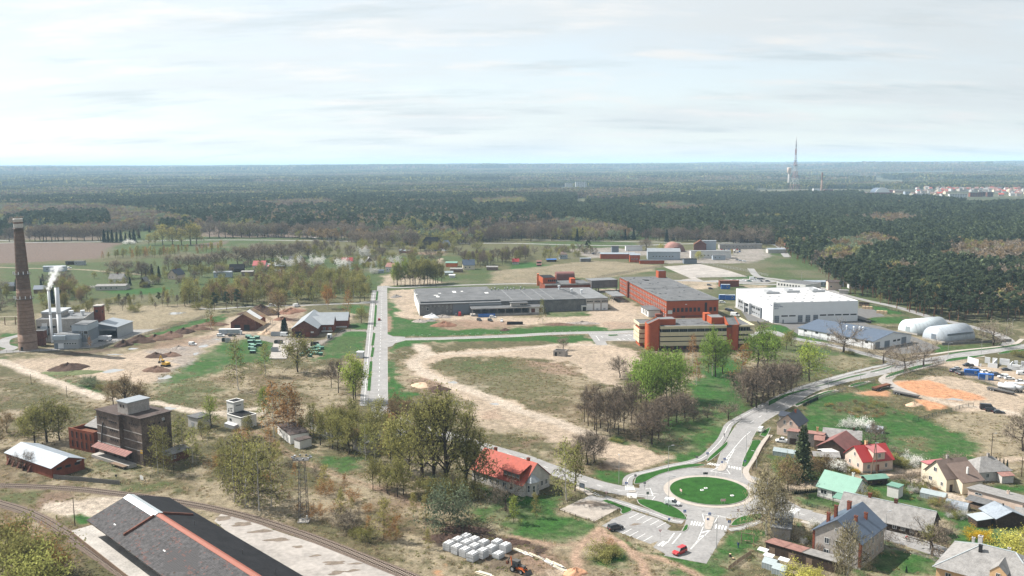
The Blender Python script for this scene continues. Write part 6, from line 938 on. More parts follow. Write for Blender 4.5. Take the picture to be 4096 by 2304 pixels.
  # brick vault behind works yard
 p=G(13,1570,925);P=T('brick_vault','large pinkish brick barrel vault in the works yard','vault',p,R(4));rr_=10;EX([(rr_+rr_*cos(t),10*sin(t))for t in np.linspace(0,pi,15)],0,22).obj('shell','roof_rust',P,True);BX(7,13,-.2,.05,0,5).obj('gate','brick_dark',P)
misc_buildings()
# ================================================================ 10. railway, masts, poles, lamps, signs, fences
def railway(pts,label):
 P=smooth_line([G(*p)for p in pts],14);tot=0;Lf,Rt=ribbon_pts(P,2.0,-2.0);m=MB();k=len(P);EXCL.append([(p.x,p.y)for p in Lf]+[(p.x,p.y)for p in Rt[::-1]])
 for i in range(k-1):m.face([(*Lf[i],.05),(*Rt[i],.05),(*Rt[i+1],.05),(*Lf[i+1],.05)])
 m.obj('ballast_bed','ballast',kind='structure',label='stone ballast bed under a curving railway track')
 Q=T('railway_track',label,'railway',(P[0].x,P[0].y,0));o=P[0]
 for s_ in(-.78,.78):
  A,B=ribbon_pts(P,s_+.05,s_-.05);m=MB()
  for i in range(k-1):a,b,c,d=A[i],B[i],B[i+1],A[i+1];m.face([(a.x-o.x,a.y-o.y,.32),(b.x-o.x,b.y-o.y,.32),(c.x-o.x,c.y-o.y,.32),(d.x-o.x,d.y-o.y,.32)]);[m.face([(u.x-o.x,u.y-o.y,.15),(v.x-o.x,v.y-o.y,.15),(v.x-o.x,v.y-o.y,.32),(u.x-o.x,u.y-o.y,.32)])for u,v in((a,d),(c,b))]
  m.obj('rail','rail',Q)
 me=shared('sleeper',lambda:BX(-.14,.14,-1.35,1.35,.02,.19).mesh('sleeper',['sleeper']));s=0;nxt=0;n=0
 for i in range(k-1):
  L=(P[i+1]-P[i]).length;d=(P[i+1]-P[i]).normalized()
  while nxt<s+L and n<299:
   p=P[i]+d*(nxt-s);OB('sleeper',me,Q,(p.x-o.x,p.y-o.y,0),atan2(d.y,d.x)+random.uniform(-.03,.03));nxt+=.72;n+=1
  s+=L
railway([(5,-250,540),(5,0,545),(5,400,558),(5,800,582),(5,1150,622),(5,1500,665),(5,1990,745),(5,2300,812),(5,2576,885),(6,240,960),(6,520,1055),(6,800,1160),(6,1100,1280),(6,1400,1400),(6,1560,1465),(6,1760,1560)],'long curving railway track passing behind the slate warehouse')
railway([(5,-200,665),(5,0,725),(5,200,785),(5,380,860),(5,540,950),(5,700,1050),(5,860,1155),(5,1020,1265),(5,1180,1380),(5,1350,1500)],'rusty railway siding curving beside the warehouse platform')
def lattice():
 b=G(6,485,900);H=18.2;P=T('lattice_mast','rusty steel lattice floodlight mast beside the railway','mast',b);w0,w1=1.25,.75
 for sx in(-1,1):
  for sy in(-1,1):TB((sx*w0,sy*w0,0),(sx*w1,sy*w1,H),.09,.06,5).obj('leg',Z1,P)
 n=11
 for f in range(4):
  c=[(-1,-1),(1,-1),(1,1),(-1,1)];a,b_=c[f],c[(f+1)%4]
  for i in range(n):
   z0,z1=H*i/n,H*(i+1)/n;k0,k1=w0+(w1-w0)*i/n,w0+(w1-w0)*(i+1)/n;u,v=(a,b_)if i%2 else(b_,a);TB((u[0]*k0,u[1]*k0,z0),(v[0]*k1,v[1]*k1,z1),.045,n=4).obj('brace',Z1,P);TB((a[0]*k1,a[1]*k1,z1),(b_[0]*k1,b_[1]*k1,z1),.04,n=4).obj('strut',Z1,P)
 BX(-2.2,2.2,-1.4,1.4,H,H+.12).obj('platform',Z1,P)
 for i in range(10):a=i*pi/5;TB((2.1*cos(a),1.4*sin(a),H+.12),(2.3*cos(a),1.6*sin(a),H+1.0),.05,n=4).tube((2.2*cos(a),1.5*sin(a),H+.8),(2.9*cos(a),2.0*sin(a),H+.6),.12,.32,8).obj('floodlight','steel',P)
 BX(.9,1.3,-1.3,-.9,1.2,2.0).obj('switch_box',ZD,P);BX(-1.6,1.6,-1.6,1.6,0,.25).obj('footing',ZA,P)
lattice()
def pole(r,x,yb,yt,label,rad=.13,arm=False,mat=Z7,lamp=False,h=None):
 b=G(r,x,yb);h=h or HT(r,x,yb,x,yt);P=T('utility_pole',label,'pole',b);TB((0,0,0),(0,0,h),rad,rad*.7,7).obj('shaft',[mat],P)
 if arm:BX(-.9,.9,-.06,.06,h-.5,h-.38).obj('crossarm',[mat],P)
 if lamp:TB((0,0,h-.3),(.7,-.5,h),.04,n=5).obj('bracket','steel',P);BX(.5,1.0,-.8,-.4,h-.06,h+.1).obj('lamp_head','galv',P)
pole(5,755,950,660,'dark wooden pole beside the pale concrete yard');pole(1,315,970,870,'wooden pole on the verge of the pale dirt road');pole(1,675,1105,990,'second wooden pole nearer the grain tower on the dirt road');pole(8,2245,262,10,'tall wooden pole at the edge of the dry meadow',lamp=True);pole(8,2550,455,240,'wooden pole beside the thuja shrubs');pole('k2',388,320,160,'slim white flagpole beside the cream house drive',.06,mat='white_steel');pole(8,230,700,590,'grey wooden stay post beside the zebra crossing');pole(8,392,750,640,'thin grey pole in the garden corner',.06);pole(5,1750,430,225,'thin pole beside the low brick hut',.1);pole(13,1170,1020,900,'wooden pole in front of the orange brick works');
def apole():
 b=G('k1',1950,1205);b2=G('k1',2065,1190);h=11;P=T('utility_pole','A shaped double wooden pole with a lamp before the pink house','pole',b);d=b2-b;t=d*.5+Vector((0,0,h));TB((0,0,0),t,.15,.12,7).obj('leg','wood',P);TB(d,t,.15,.12,7).obj('leg','wood',P);TB(d*.2+Vector((0,0,h*.4)),d*.8+Vector((0,0,h*.4)),.07,n=5).obj('brace','wood',P);BX(t.x-.2,t.x+.9,t.y-.4,t.y-.1,h-.3,h-.1).obj('lamp_head','galv',P)
apole()
def lamp_post(r,x,yb,h,label,rz=0,arms=1,rad=.085):
 b=G(r,x,yb);P=T('street_lamp',label,'street lamp',b,rz,'street lamps along the new roads');TB((0,0,0),(0,0,h),rad,rad*.6,8).obj('pole','galv',P)
 for s_ in(1,-1)[:arms]:TB((0,0,h),(1.3*s_,0,h+.25),.04,n=5).obj('arm','galv',P);BX(*sorted((1.0*s_,1.9*s_)),-.16,.16,h+.2,h+.34).obj('lamp_head','galv',P)
LL='tall grey street lamp on a slim steel post along the new road'
for(r,x,y,h,rz,lab)in(('k7',192,750,9.2,0,'grey street lamp on the lawn island beside the white van'),('k7',190,388,8.8,.2,'grey street lamp on the north west crescent lawn'),(7,1075,525,8.8,1.5,'grey street lamp on the grass beside the west road'),('k7',997,252,9,.9,'grey street lamp on the long lawn strip by the footpath'),('k7',1107,345,5.5,2.6,'short street lamp beside the garden footpath'),(7,2057,1180,9,2.4,'grey street lamp at the edge of the south arm'),(4,605,1290,8.5,2.8,LL),(4,930,1200,8.5,2.8,LL),(4,1240,1120,8.5,2.8,LL),(4,1500,1050,8.5,2.8,LL),(4,1808,975,8.5,-.4,LL),(4,2145,925,8.5,-.4,LL),(4,335,195,8,.4,'street lamp before the dark pines on the forest road'),(4,618,192,8,.4,'street lamp behind the row of garages'),(4,2400,717,8.5,.4,'street lamp under the pines at the road bend'),(8,1178,1142,8.8,.6,'grey street lamp beside the cyclist street'),(4,2455,720,8.5,.4,LL)):lamp_post(r,x,y,h,lab,rz)
for x in(1565,1645,1725,1975,2055,2130,2210,2285,2365,2440,2515):lamp_post(2,x,528-(x-1565)*.028,2.6,'short slim post with bracket along the side street',0,1,.06)
for x in(335,408,485,560,633):lamp_post(3,x,740-(x-335)*.01,2.6,'short slim post with bracket along the side street',0,1,.06)
def sign(r,x,yb,kind,label,h=2.6,rz=0):
 b=G(r,x,yb);P=T('road_sign',label,'road sign',b,rz);TB((0,0,0),(0,0,h),.04,n=6).obj('post','galv',P)
 if kind=='cross':
  q=BX(-.4,.4,-.07,-.04,h-.75,h+.05).obj('plate','blue_sign',P);MB().face([(-.32,-.072,h-.66),(.32,-.072,h-.66),(0,-.072,h-.06)]).obj('white_triangle','paint',q);BX(-.03,.06,-.078,-.074,h-.52,h-.3).box(-.16,.0,-.078,-.074,h-.6,h-.55).box(.02,.16,-.078,-.074,h-.56,h-.5).obj('walking_figure','black',q)
 elif kind=='yield':q=EX([(-.42,h),(.42,h),(0,h-.75)],-.06,-.04).obj('plate','red',P);MB().face([(.27,-.062,h-.09),(-.27,-.062,h-.09),(0,-.062,h-.56)]).obj('white_centre','paint',q)
 elif kind=='round':q=EX([(.36*cos(t),h-.3+.36*sin(t))for t in np.linspace(0,2*pi,17)[:-1]],-.06,-.04).obj('plate','blue_sign',P);BX(-.2,.12,-.066,-.062,h-.34,h-.26).face([(.24,-.064,h-.3),(.06,-.064,h-.14),(.06,-.064,h-.46)]).obj('white_arrow','paint',q)
 elif kind=='back':BX(-.4,.4,-.02,.02,h-.8,h).obj('plate','steel',P)
for a in(('k7',597,258,'cross','blue pedestrian crossing sign on the lawn wedge by the north arm'),('k7',985,340,'cross','blue pedestrian crossing sign on the long lawn strip'),('k7',775,318,'cross','blue pedestrian crossing sign on the north splitter island'),('k7',748,350,'round','round blue keep right sign on the north splitter island'),(7,1737,878,'cross','blue pedestrian crossing sign on the south west lawn island'),(7,1988,905,'cross','blue pedestrian crossing sign on the south splitter island'),(7,1970,960,'round','round blue keep right sign on the south splitter island'),(7,2185,985,'cross','blue pedestrian crossing sign beside the south east lawn crescent'),(7,948,690,'yield','triangular give way sign by the worn pad entry'),(7,2273,868,'yield','triangular give way sign on the south east lawn crescent'),(7,1242,510,'back','grey backed sign on the north west crescent lawn'),(7,1335,585,'back','grey backed sign on the west arm'),(7,1365,690,'back','grey backed sign at the roundabout edge, west arm'),(7,1860,320,'back','grey backed sign beside the north west path'),(7,1580,960,'round','round blue sign at the corner of the car park'),(7,1490,1080,'yield','small give way sign at the car park exit'),(7,1150,590,'cross','blue pedestrian crossing sign by the west crossing')):sign(*a)
def chevrons():
 for r,x,yb,rz,lab,n in(('k7',760,722,.1,'red and white chevron board on the south side of the island',4),('k7',577,440,pi,'grey backed chevron board on the north side of the island',4),('k7',322,618,-1.2,'red and white chevron board on the west side of the island',3)):
  b=G(r,x,yb);P=T('chevron_board',lab,'chevron board',(b.x,b.y,.2),rz);w=n*.38;[TB((xx,0,0),(xx,0,1.5),.04,n=5).obj('post','galv',P)for xx in(-w*.3,w*.3)];q=BX(-w/2,w/2,-.06,-.03,.8,1.5).obj('board','paint',P);BX(-w/2,w/2,-.029,-.02,.8,1.5).obj('board_back',Z1,P)
  for i in range(n):x0=-w/2+i*.38+.05;MB().face([(x0,-.064,.8),(x0+.18,-.064,.8),(x0+.33,-.064,1.15),(x0+.18,-.064,1.5),(x0,-.064,1.5),(x0+.15,-.064,1.15)]).obj('red_chevron','red',q)
 for x,y in((1912,602),(1950,582),(2215,657)):b=G(7,x,y);LA([(.42,.2),(.6,.24),(.62,.4),(.45,.5),(.36,.42),(.36,.3)],14,cap=False).obj('tyre_planter',ZD,None,True,label='white painted tyre planter lying on the roundabout lawn',cat='planter',group='planters on the roundabout',loc=(b.x,b.y,0.05))
 b=G(7,705,600);P=T('notice_board','dark notice board on two posts beside the west road','notice board',b,R(-40));[TB((xx,0,0),(xx,0,2.6),.06,n=5).obj('post','galv',P)for xx in(-.9,.9)];BX(-1,1,-.08,-.04,1.0,2.6).obj('board',Z2,P)
 b=G(5,1170,475);P=T('notice_board','small dark sign on a post behind the panel fence','sign',b);TB((0,0,0),(0,0,1.4),.05,n=5).obj('post',Z1,P);BX(-.3,.3,-.06,-.03,.7,1.4).obj('plate','black',P)
chevrons()
def fence(r,pts,style,label,h=1.5,step=2.6,mat=Z1):
 W_=[G(r,*p)for p in pts];P=T('fence',label,'fence',W_[0]);o=W_[0];pm=shared(('post',h,mat,style),lambda:BX(-.06,.06,-.06,.06,0,h).mesh('post',[mat]));n0=0
 for a,b in zip(W_[:-1],W_[1:]):
  L=(b-a).length;n=max(1,int(round(L/step)));d=(b-a)/n;az=atan2(d.y,d.x);dl=d.length
  if style=='panel':me=shared(('fp',round(dl,1),h,mat),lambda:BX(.05,dl-.05,-.05,.05,.02,h*.95).mesh('panel',[mat]))
  elif style=='picket':me=shared(('fk',round(dl,1),h,mat),lambda:[m:=MB(),[m.box(.1+i*.2,.2+i*.2,-.04,.0,.1,h)for i in range(int(dl/.2)-1)],m.mesh('picket_panel',[mat])][-1])
  else:me=shared(('fw',round(dl,1),h,mat,style),lambda:[m:=MB(),[m.box(0,dl,-.02,.02,z*h-.025,z*h+.025)for z in((.35,.9)if style=='rail' else(.05,.3,.55,.8,.99))],([m.box(dl*q/8-.012,dl*q/8+.012,-.012,.012,.05,h)for q in range(1,8)]if style=='mesh' else 0),m.mesh('rails',[mat])][-1])
  for i in range(n):
   p=a+d*i-o;OB('post',pm,P,p,az);tag(OB({'panel':'panel','picket':'picket_panel'}.get(style,'rails'),me,P,p,az),kind=None if style=='panel' else 'stuff')
 OB('post',pm,P,W_[-1]-o)
for a in((1,[(-150,668),(0,662),(400,650),(760,640),(900,628),(1000,612),(1130,572),(1300,518),(1500,465),(1750,400),(1950,340),(2080,292)],'mesh','dark mesh fence on posts around the boiler house yard',1.7,3.2,'concrete_dark'),('e6',[(1950,880),(2080,780),(2240,660),(2410,560),(2500,575)],'mesh','mesh fence around the lawn by the brick workshop',1.6,3),(5,[(512,468),(580,478),(700,490),(830,500),(950,512),(1080,525),(1205,535)],'panel','grey concrete panel fence beside the brick shed',1.5,2.6,'concrete_dark'),(5,[(1215,535),(1310,515),(1400,505),(1460,490),(1570,440)],'rail','low rusty rail fence with a white sign beside the grain tower',1.1,2.2,Z7),('k2',[(0,318),(110,300),(200,285),(300,270),(430,255)],'picket','brown picket fence along the sandy lane',1.2,2.4,'wood'),(7,[(480,795),(530,818),(640,858),(745,893),(825,918),(905,880),(985,852),(1060,802),(1120,778)],'rail','low rail fence around the worn asphalt pad',.8,2.6,Z7),(7,[(515,735),(600,690),(690,660)],'rail','low rail fence on the lawn above the worn pad',.8,2.2,Z7),(4,[(1185,1172),(1300,1140),(1420,1105),(1600,1060),(1770,1010)],'mesh','mesh fence along the pale path by the sandy yard',1.5,3,'steel'),(4,[(1685,1030),(1770,1008)],'mesh','white mesh gate panel on the yard fence corner',1.9,2.5,'galv'),(4,[(860,1262),(1070,1200)],'mesh','mesh fence by the yard entrance',1.4,3,'steel'),(4,[(440,1400),(560,1350),(780,1288)],'mesh','mesh fence along the hedge side path',1.4,3,'steel'),(3,[(838,165),(1000,135),(1200,95),(1400,60),(1520,38)],'mesh','long mesh fence crossing the dry field',2.0,4),(3,[(1850,152),(2050,150),(2370,150)],'mesh','mesh fence along the front of the pale apron',2.0,5,'steel'),(13,[(1900,1045),(2100,1075),(2300,1110),(2400,1130),(2576,1170)],'mesh','pale mesh fence along the far edge of the apron',2.0,5,'galv'),(4,[(320,738),(420,752),(640,800),(820,850),(1000,888)],'mesh','dark mesh fence before the low white warehouse',1.5,3),('e7',[(530,1420),(740,1370),(960,1300),(1150,1250),(1320,1200),(1450,1160),(1650,1130)],'mesh','green mesh fence below the orange sand',1.6,3,'dark_green'),(4,[(985,425),(1150,455),(1380,522)],'mesh','green mesh fence beside the forest road',1.6,4,'dark_green'),(4,[(1200,660),(1300,655)],'mesh','short green mesh fence beside the arched store',1.5,3,'dark_green'),(8,[(390,750),(500,780),(615,800)],'mesh','low garden fence beside the zebra crossing',1.1,2.2,'dark_green'),('k7',[(1250,30),(1170,150),(1110,270),(1060,370)],'picket','grey picket fence along the garden footpath',1.2,2.4,'wood'),(7,[(2180,1400),(2300,1310),(2410,1240)],'picket','weathered plank fence beside the dug garden',1.3,2.4,'wood'),('e7',[(1440,560),(1640,600),(1850,690),(2100,790)],'mesh','mesh fence behind the blue site cabins',1.6,3,'steel'),(8,[(2350,640),(2500,690),(2520,740)],'mesh','dark mesh fence beside the long cream outbuilding',1.4,2.5),(2,[(270,860),(330,810),(400,780)],'rail','collapsed rail fence at the edge of the dry slope',1.0,2.5,Z7),('e5',[(590,870),(640,920),(800,870)],'mesh','low dark fence at the corner of the works yard',1.4,2)):fence(*a)
p=G(5,1430,495);Q=T('white_sign','white sign board on the rail fence by the grain tower','sign',p,R(-40));BX(-1.1,1.1,-.12,-.08,.4,1.7).obj('board',ZD,Q);BX(-.06,.06,-.06,.0,0,1.6).obj('post',Z7,Q)
a,b=G(1,-200,385),G(1,205,372);d=b-a;Q=T('pipe_bridge','yellowish overhead pipe on posts left of the tall chimney','pipeline',a,atan2(d.y,d.x));TB((0,0,5.2),(d.length,0,5.2),.28,n=8).obj('pipe','render_cream',Q);[BX(x,x+.4,-.2,.2,0,5).obj('post','rust',Q)for x in np.linspace(2,d.length-3,4)]
# ================================================================ 11. vehicles
def wheel_mesh(r,w):return shared(('wh',r,w),lambda:[m:=MB(),m.tube((-w/2,0,0),(w/2,0,0),r,n=12,m=0),m.tube((-w/2-.01,0,0),(w/2+.01,0,0),r*.58,n=8,m=1),m.mesh('wheel',['tyre','galv'])][-1])
def loft(secs,m=0):
 o=MB();k=len(secs[0])
 for s_ in secs:o.v+=s_
 for i in range(len(secs)-1):
  for j in range(k):q=(j+1)%k;o.f.append((i*k+j,i*k+q,(i+1)*k+q,(i+1)*k+j));o.m.append(m)
 o.f.append(tuple(range(k))[::-1]);o.m.append(m);o.f.append(tuple((len(secs)-1)*k+j for j in range(k)));o.m.append(m);return o
def sec(y,w,z0,z1,r=.12,tw=.92):return[(-w,y,z0),(w,y,z0),(w*1.0,y,(z0+z1)/2),(w*tw,y,z1-r*.3),(w*(tw-.08),y,z1),(-w*(tw-.08),y,z1),(-w*tw,y,z1-r*.3),(-w,y,(z0+z1)/2)]
CARK={'hatch':(4.1,.87,1.47,[(-1.95,.5),(-1.75,1.38),(.1,1.45),(1.0,.95)],.95,1.98),'saloon':(4.6,.88,1.42,[(-1.75,.92),(-1.0,1.36),(.3,1.42),(1.05,.95)],.93,2.25),'suv':(4.6,.93,1.68,[(-2.15,.6),(-2.0,1.6),(.4,1.68),(1.15,1.08)],1.06,2.25),'van':(4.6,.92,1.86,[(-2.2,.6),(-2.15,1.78),(.55,1.86),(1.35,1.05)],1.06,2.25),'bigvan':(6.0,1.0,2.5,[(-2.95,.6),(-2.92,2.4),(1.2,2.5),(2.1,1.35)],1.3,2.95),'pickup':(5.2,.93,1.78,[(-.5,1.0),(-.35,1.7),(.75,1.78),(1.45,1.1)],1.05,2.55)}
def car_meshes(kind):
 def f():
  L,hw,H,cab,belt,hl=CARK[kind];h=L/2;lo=.28
  body=loft([sec(-h,hw*.86,lo+.15,belt*.86),sec(-h+.12,hw*.97,lo,belt),sec(-h*.3,hw,lo-.05,belt),sec(h*.35,hw,lo-.05,belt),sec(h-.35,hw*.96,lo,belt*.82),sec(h,hw*.82,lo+.12,belt*.68)])
  y0,y1,y2,y3=cab[0][0],cab[1][0],cab[2][0],cab[3][0];zt=H
  g=MB();b=belt-.03;bw,tw=hw*.93,hw*.74;B=[(-bw,y0,b),(bw,y0,b),(bw,y3,b),(-bw,y3,b)];Tt=[(-tw,y1,zt-.06),(tw,y1,zt-.06),(tw,y2,zt-.04),(-tw,y2,zt-.04)]
  for i in range(4):j=(i+1)%4;g.face([B[i],B[j],Tt[j],Tt[i]])
  rf=loft([[(-tw*1.02,y1-.03,zt-.07),(tw*1.02,y1-.03,zt-.07),(tw*.9,y1,zt),(-tw*.9,y1,zt)],[(-tw*1.02,y2+.03,zt-.07),(tw*1.02,y2+.03,zt-.07),(tw*.9,y2,zt),(-tw*.9,y2,zt)]])
  for yy in(y1+(y2-y1)*.5,):
   for s_ in(-1,1):rf.box(*sorted((s_*bw*.93,s_*bw*.99)),yy-.06,yy+.06,b,zt-.08)
  if kind in('van','bigvan'):
   for s_ in(-1,1):rf.face([(s_*bw*1.01,y0-.01,b),(s_*bw*1.01,(y2-.5),b),(s_*tw*1.03,y2-.6,zt-.06),(s_*tw*1.03,y1,zt-.06)])
   rf.face([(-bw,y0-.02,b),(bw,y0-.02,b),(tw,y1-.03,zt-.06),(-tw,y1-.03,zt-.06)])
  if kind=='pickup':body.box(-hw*.95,hw*.95,-h+.1,-h+.2,.8,1.15).box(-hw*.98,-hw*.9,-h+.2,-.5,.9,1.18).box(hw*.9,hw*.98,-h+.2,-.5,.9,1.18)
  hlm=BX(-.16,.16,-.05,.03,-.08,.08)
  return body.mesh('body',[Z3]),g.mesh('windows',['win']),rf.mesh('roof',[Z3]),hlm.mesh('headlight',[Z9]),BX(-.12,.12,-.03,.05,-.1,.1).mesh('tail_light',['red']),(L,hw,belt,h)
 return shared(('car',kind),f)
PAINT={'white':(.72,.72,.71),'silver':(.42,.43,.44),'grey':(.13,.135,.14),'black':(.012,.012,.014),'navy':(.012,.02,.055),'red':(.36,.012,.015),'blue':(.02,.08,.3),'green':(.02,.09,.06),'orange':(.6,.2,.02)}
def carpaint(c):
 k='carpaint_'+c
 if k not in MATS:
  m=bpy.data.materials.new(k);m.use_nodes=True;p=m.node_tree.nodes['Principled BSDF'];p.inputs['Base Color'].default_value=(*PAINT[c],1);p.inputs['Roughness'].default_value=.32;p.inputs['Coat Weight'].default_value=.5;p.inputs['Coat Roughness'].default_value=.08;MATS[k]=m
 return MATS[k]
def car(r,x,y,head,kind,col,label,group='cars and vans',scale=1.0,simple=False):
 b=G(r,x,y);body,g,rf,hl,tl,(L,hw,belt,h)=car_meshes(kind);P=T({'van':'van','bigvan':'van','pickup':'pickup_truck'}.get(kind,'car'),label,{'van':'van','bigvan':'van','pickup':'pickup'}.get(kind,'car'),(b.x,b.y,.03),R(head)-pi/2,group);P.scale=(scale,)*3
 for me,n in((body,'body'),(rf,'roof')):o=OB(n,me,P);o.material_slots[0].link='OBJECT';o.material_slots[0].material=carpaint(col)
 OB('windows',g,P);wr=.33 if kind!='bigvan' else .38
 if simple:return P
 for sx in(-1,1):
  for yy in(-h*.6,h*.62):OB('wheel',wheel_mesh(wr,.22),P,(sx*(hw-.1),yy,wr))
  OB('headlight',hl,P,(sx*hw*.62,h-.03,belt*.62));OB('tail_light',tl,P,(sx*hw*.72,-h,belt*.72))
 return P
for a in((7,1612,738,-22,'van','white','white delivery van driving round the roundabout'),(7,1040,985,28,'suv','black','dark estate car parked in a bay of the small car park'),(7,1685,1225,222,'suv','red','red car stopped on the dead end arm of the roundabout'),(2,1240,330,97,'hatch','red','small red car driving along the straight street'),('e6',1300,668,-4,'bigvan','white','white panel van parked beside a grey skip'),('e6',105,672,-2,'suv','white','white estate car parked by the site trailer'),('e6',315,668,-4,'saloon','black','black car parked by the site trailer'),(1,1940,580,-8,'van','white','white van on the sandy building site'),('k1',330,595,160,'pickup','white','white crew cab pickup parked by the rusty roofed house'),(0,1915,1085,60,'van','white','white van on the north east road'),('e4',565,500,100,'hatch','grey','grey car parked under the dark cladding'),('e4',1015,525,-4,'suv','white','white estate car beside the loading dock'),('e4',850,562,-60,'suv','black','black car on the reddish yard, left one'),('e4',985,567,-60,'suv','black','black car on the reddish yard beside another'),('e4',1125,572,-90,'hatch','white','small white car on the reddish yard'),('e4',610,497,95,'bigvan','red','red truck cab beside the dark cladding'),('e7',1545,390,172,'pickup','black','black pickup beside the unfinished white walls'),('e7',2250,470,-8,'saloon','black','black car before the unfinished white walls'),('e7',2185,605,172,'van','white','white van beside the blue site cabins'),('e7',2310,635,-10,'saloon','white','white estate car beside the white van'),('e7',2535,548,-12,'van','white','white van at the end of the white walls'),('e7',2520,688,-12,'saloon','white','white car alone on the sandy lot'),('e7',1905,1190,-18,'bigvan','black','black van parked on the sandy yard edge'),('e7',1965,1222,-14,'suv','black','black car between the black van and black saloon'),('e7',2105,1255,-10,'saloon','black','black saloon at the end of the yard edge'),(3,1985,232,-20,'hatch','grey','dark car on the pale road behind the red factory'),(3,2000,268,0,'hatch','black','dark car on the sand behind the red factory'),(3,2115,408,-12,'suv','white','white car beside the blue container cabins'),('e5',105,665,-10,'suv','navy','dark blue car parked before the grey office wing'),('e5',60,650,-10,'suv','black','black car parked beside the dark blue car'),('e5',185,755,-30,'bigvan','white','white box van by the corner of the works yard'),('e5',515,85,-6,'bigvan','white','white minibus on the far car park'),(11,695,1092,-6,'van','white','white van on the meadow track'),('e6',1050,110,-3,'suv','silver','silver car on the lane behind the workshop'),('e6',1500,125,60,'bigvan','white','white tipper truck on the dirt behind the workshop'),(13,820,948,0,'saloon','navy','distant dark blue car beside the field works'),(13,885,938,0,'saloon','silver','distant silver car beside the field works'),(8,905,575,0,'hatch','white','white car behind the mint green roof')):car(*a)
for i,(x,y,c)in enumerate(((1285,492,'navy'),(1385,522,'black'),(1440,548,'black'),(1615,455,'black'),(1697,475,'navy'),(1757,500,'navy'),(1852,517,'white'),(1950,535,'silver'),(2058,560,'navy'),(1350,450,'silver'))):car('e7',x,y,22,'saloon' if i%2 else 'suv',c,'%s car in the row behind the blue site cabins'%{'navy':'dark blue','black':'black','white':'white','silver':'silver'}[c],'cars parked by the unfinished walls')
for i,(x,y,c)in enumerate(((130,118,'white'),(180,114,'grey'),(235,118,'white'),(345,118,'white'),(450,122,'green'),(550,118,'white'),(615,122,'white'),(660,122,'black'),(785,122,'black'),(625,82,'grey'),(680,82,'black'))):car('e5',x,y,-30 if y>100 else 0,'saloon' if i%3 else 'hatch',c,'%s car in the row behind the dark brick hut'%c,'cars parked behind the brick hut',simple=True)
for i in range(16):x=2110+(i%8)*26;car(13,x,905+(i//8)*22+(i%3)*4,60+20*(i%3),'hatch',('red','black','grey','blue','red','white')[i%6],'distant %s car outside the long depot'%('red','black','grey','blue','red','white')[i%6],'cars outside the depot',simple=True)
for i,x in enumerate((2270,2300,2340)):car(13,x,1010+i*6,-10,'saloon',('grey','silver','white')[i],'distant %s car on the works yard before the pines'%('grey','silver','white')[i],simple=True)
for i in range(18):x=1710+(i%9)*24;car(12,x,898+(i//9)*14+(i%2)*5,40*i,'hatch',('navy','white','silver','blue','grey')[i%5],'scrap %s car in the distant yard by the dark barn'%('blue','white','silver','blue','grey')[i%5],'scrap cars by the barn',simple=True)
def truck_in_shed():
 b=G('e1',2062,752);P=T('truck','white truck with an open body nosing out of the truck shed','truck',(b.x,b.y,.02),R(100));BX(-1.25,1.25,0.2,2.2,.6,3.0).obj('cab',Z3,P);BX(-1.1,1.1,.15,.2,1.7,2.7).obj('windscreen','win',P);BX(-1.2,1.2,.14,.2,.5,1.3).obj('grille',Z1,P);BX(-1.25,1.25,2.5,8.5,1.1,1.3).box(-1.25,-1.1,2.5,8.5,1.3,3.2).box(1.1,1.25,2.5,8.5,1.3,3.2).box(-1.1,1.1,2.5,2.65,1.3,3.2).obj('cargo_body','white_steel',P);[OB('wheel',wheel_mesh(.5,.3),P,(sx*1.05,y,.5))for sx in(-1,1)for y in(1.1,5.6,7.2)]
truck_in_shed()
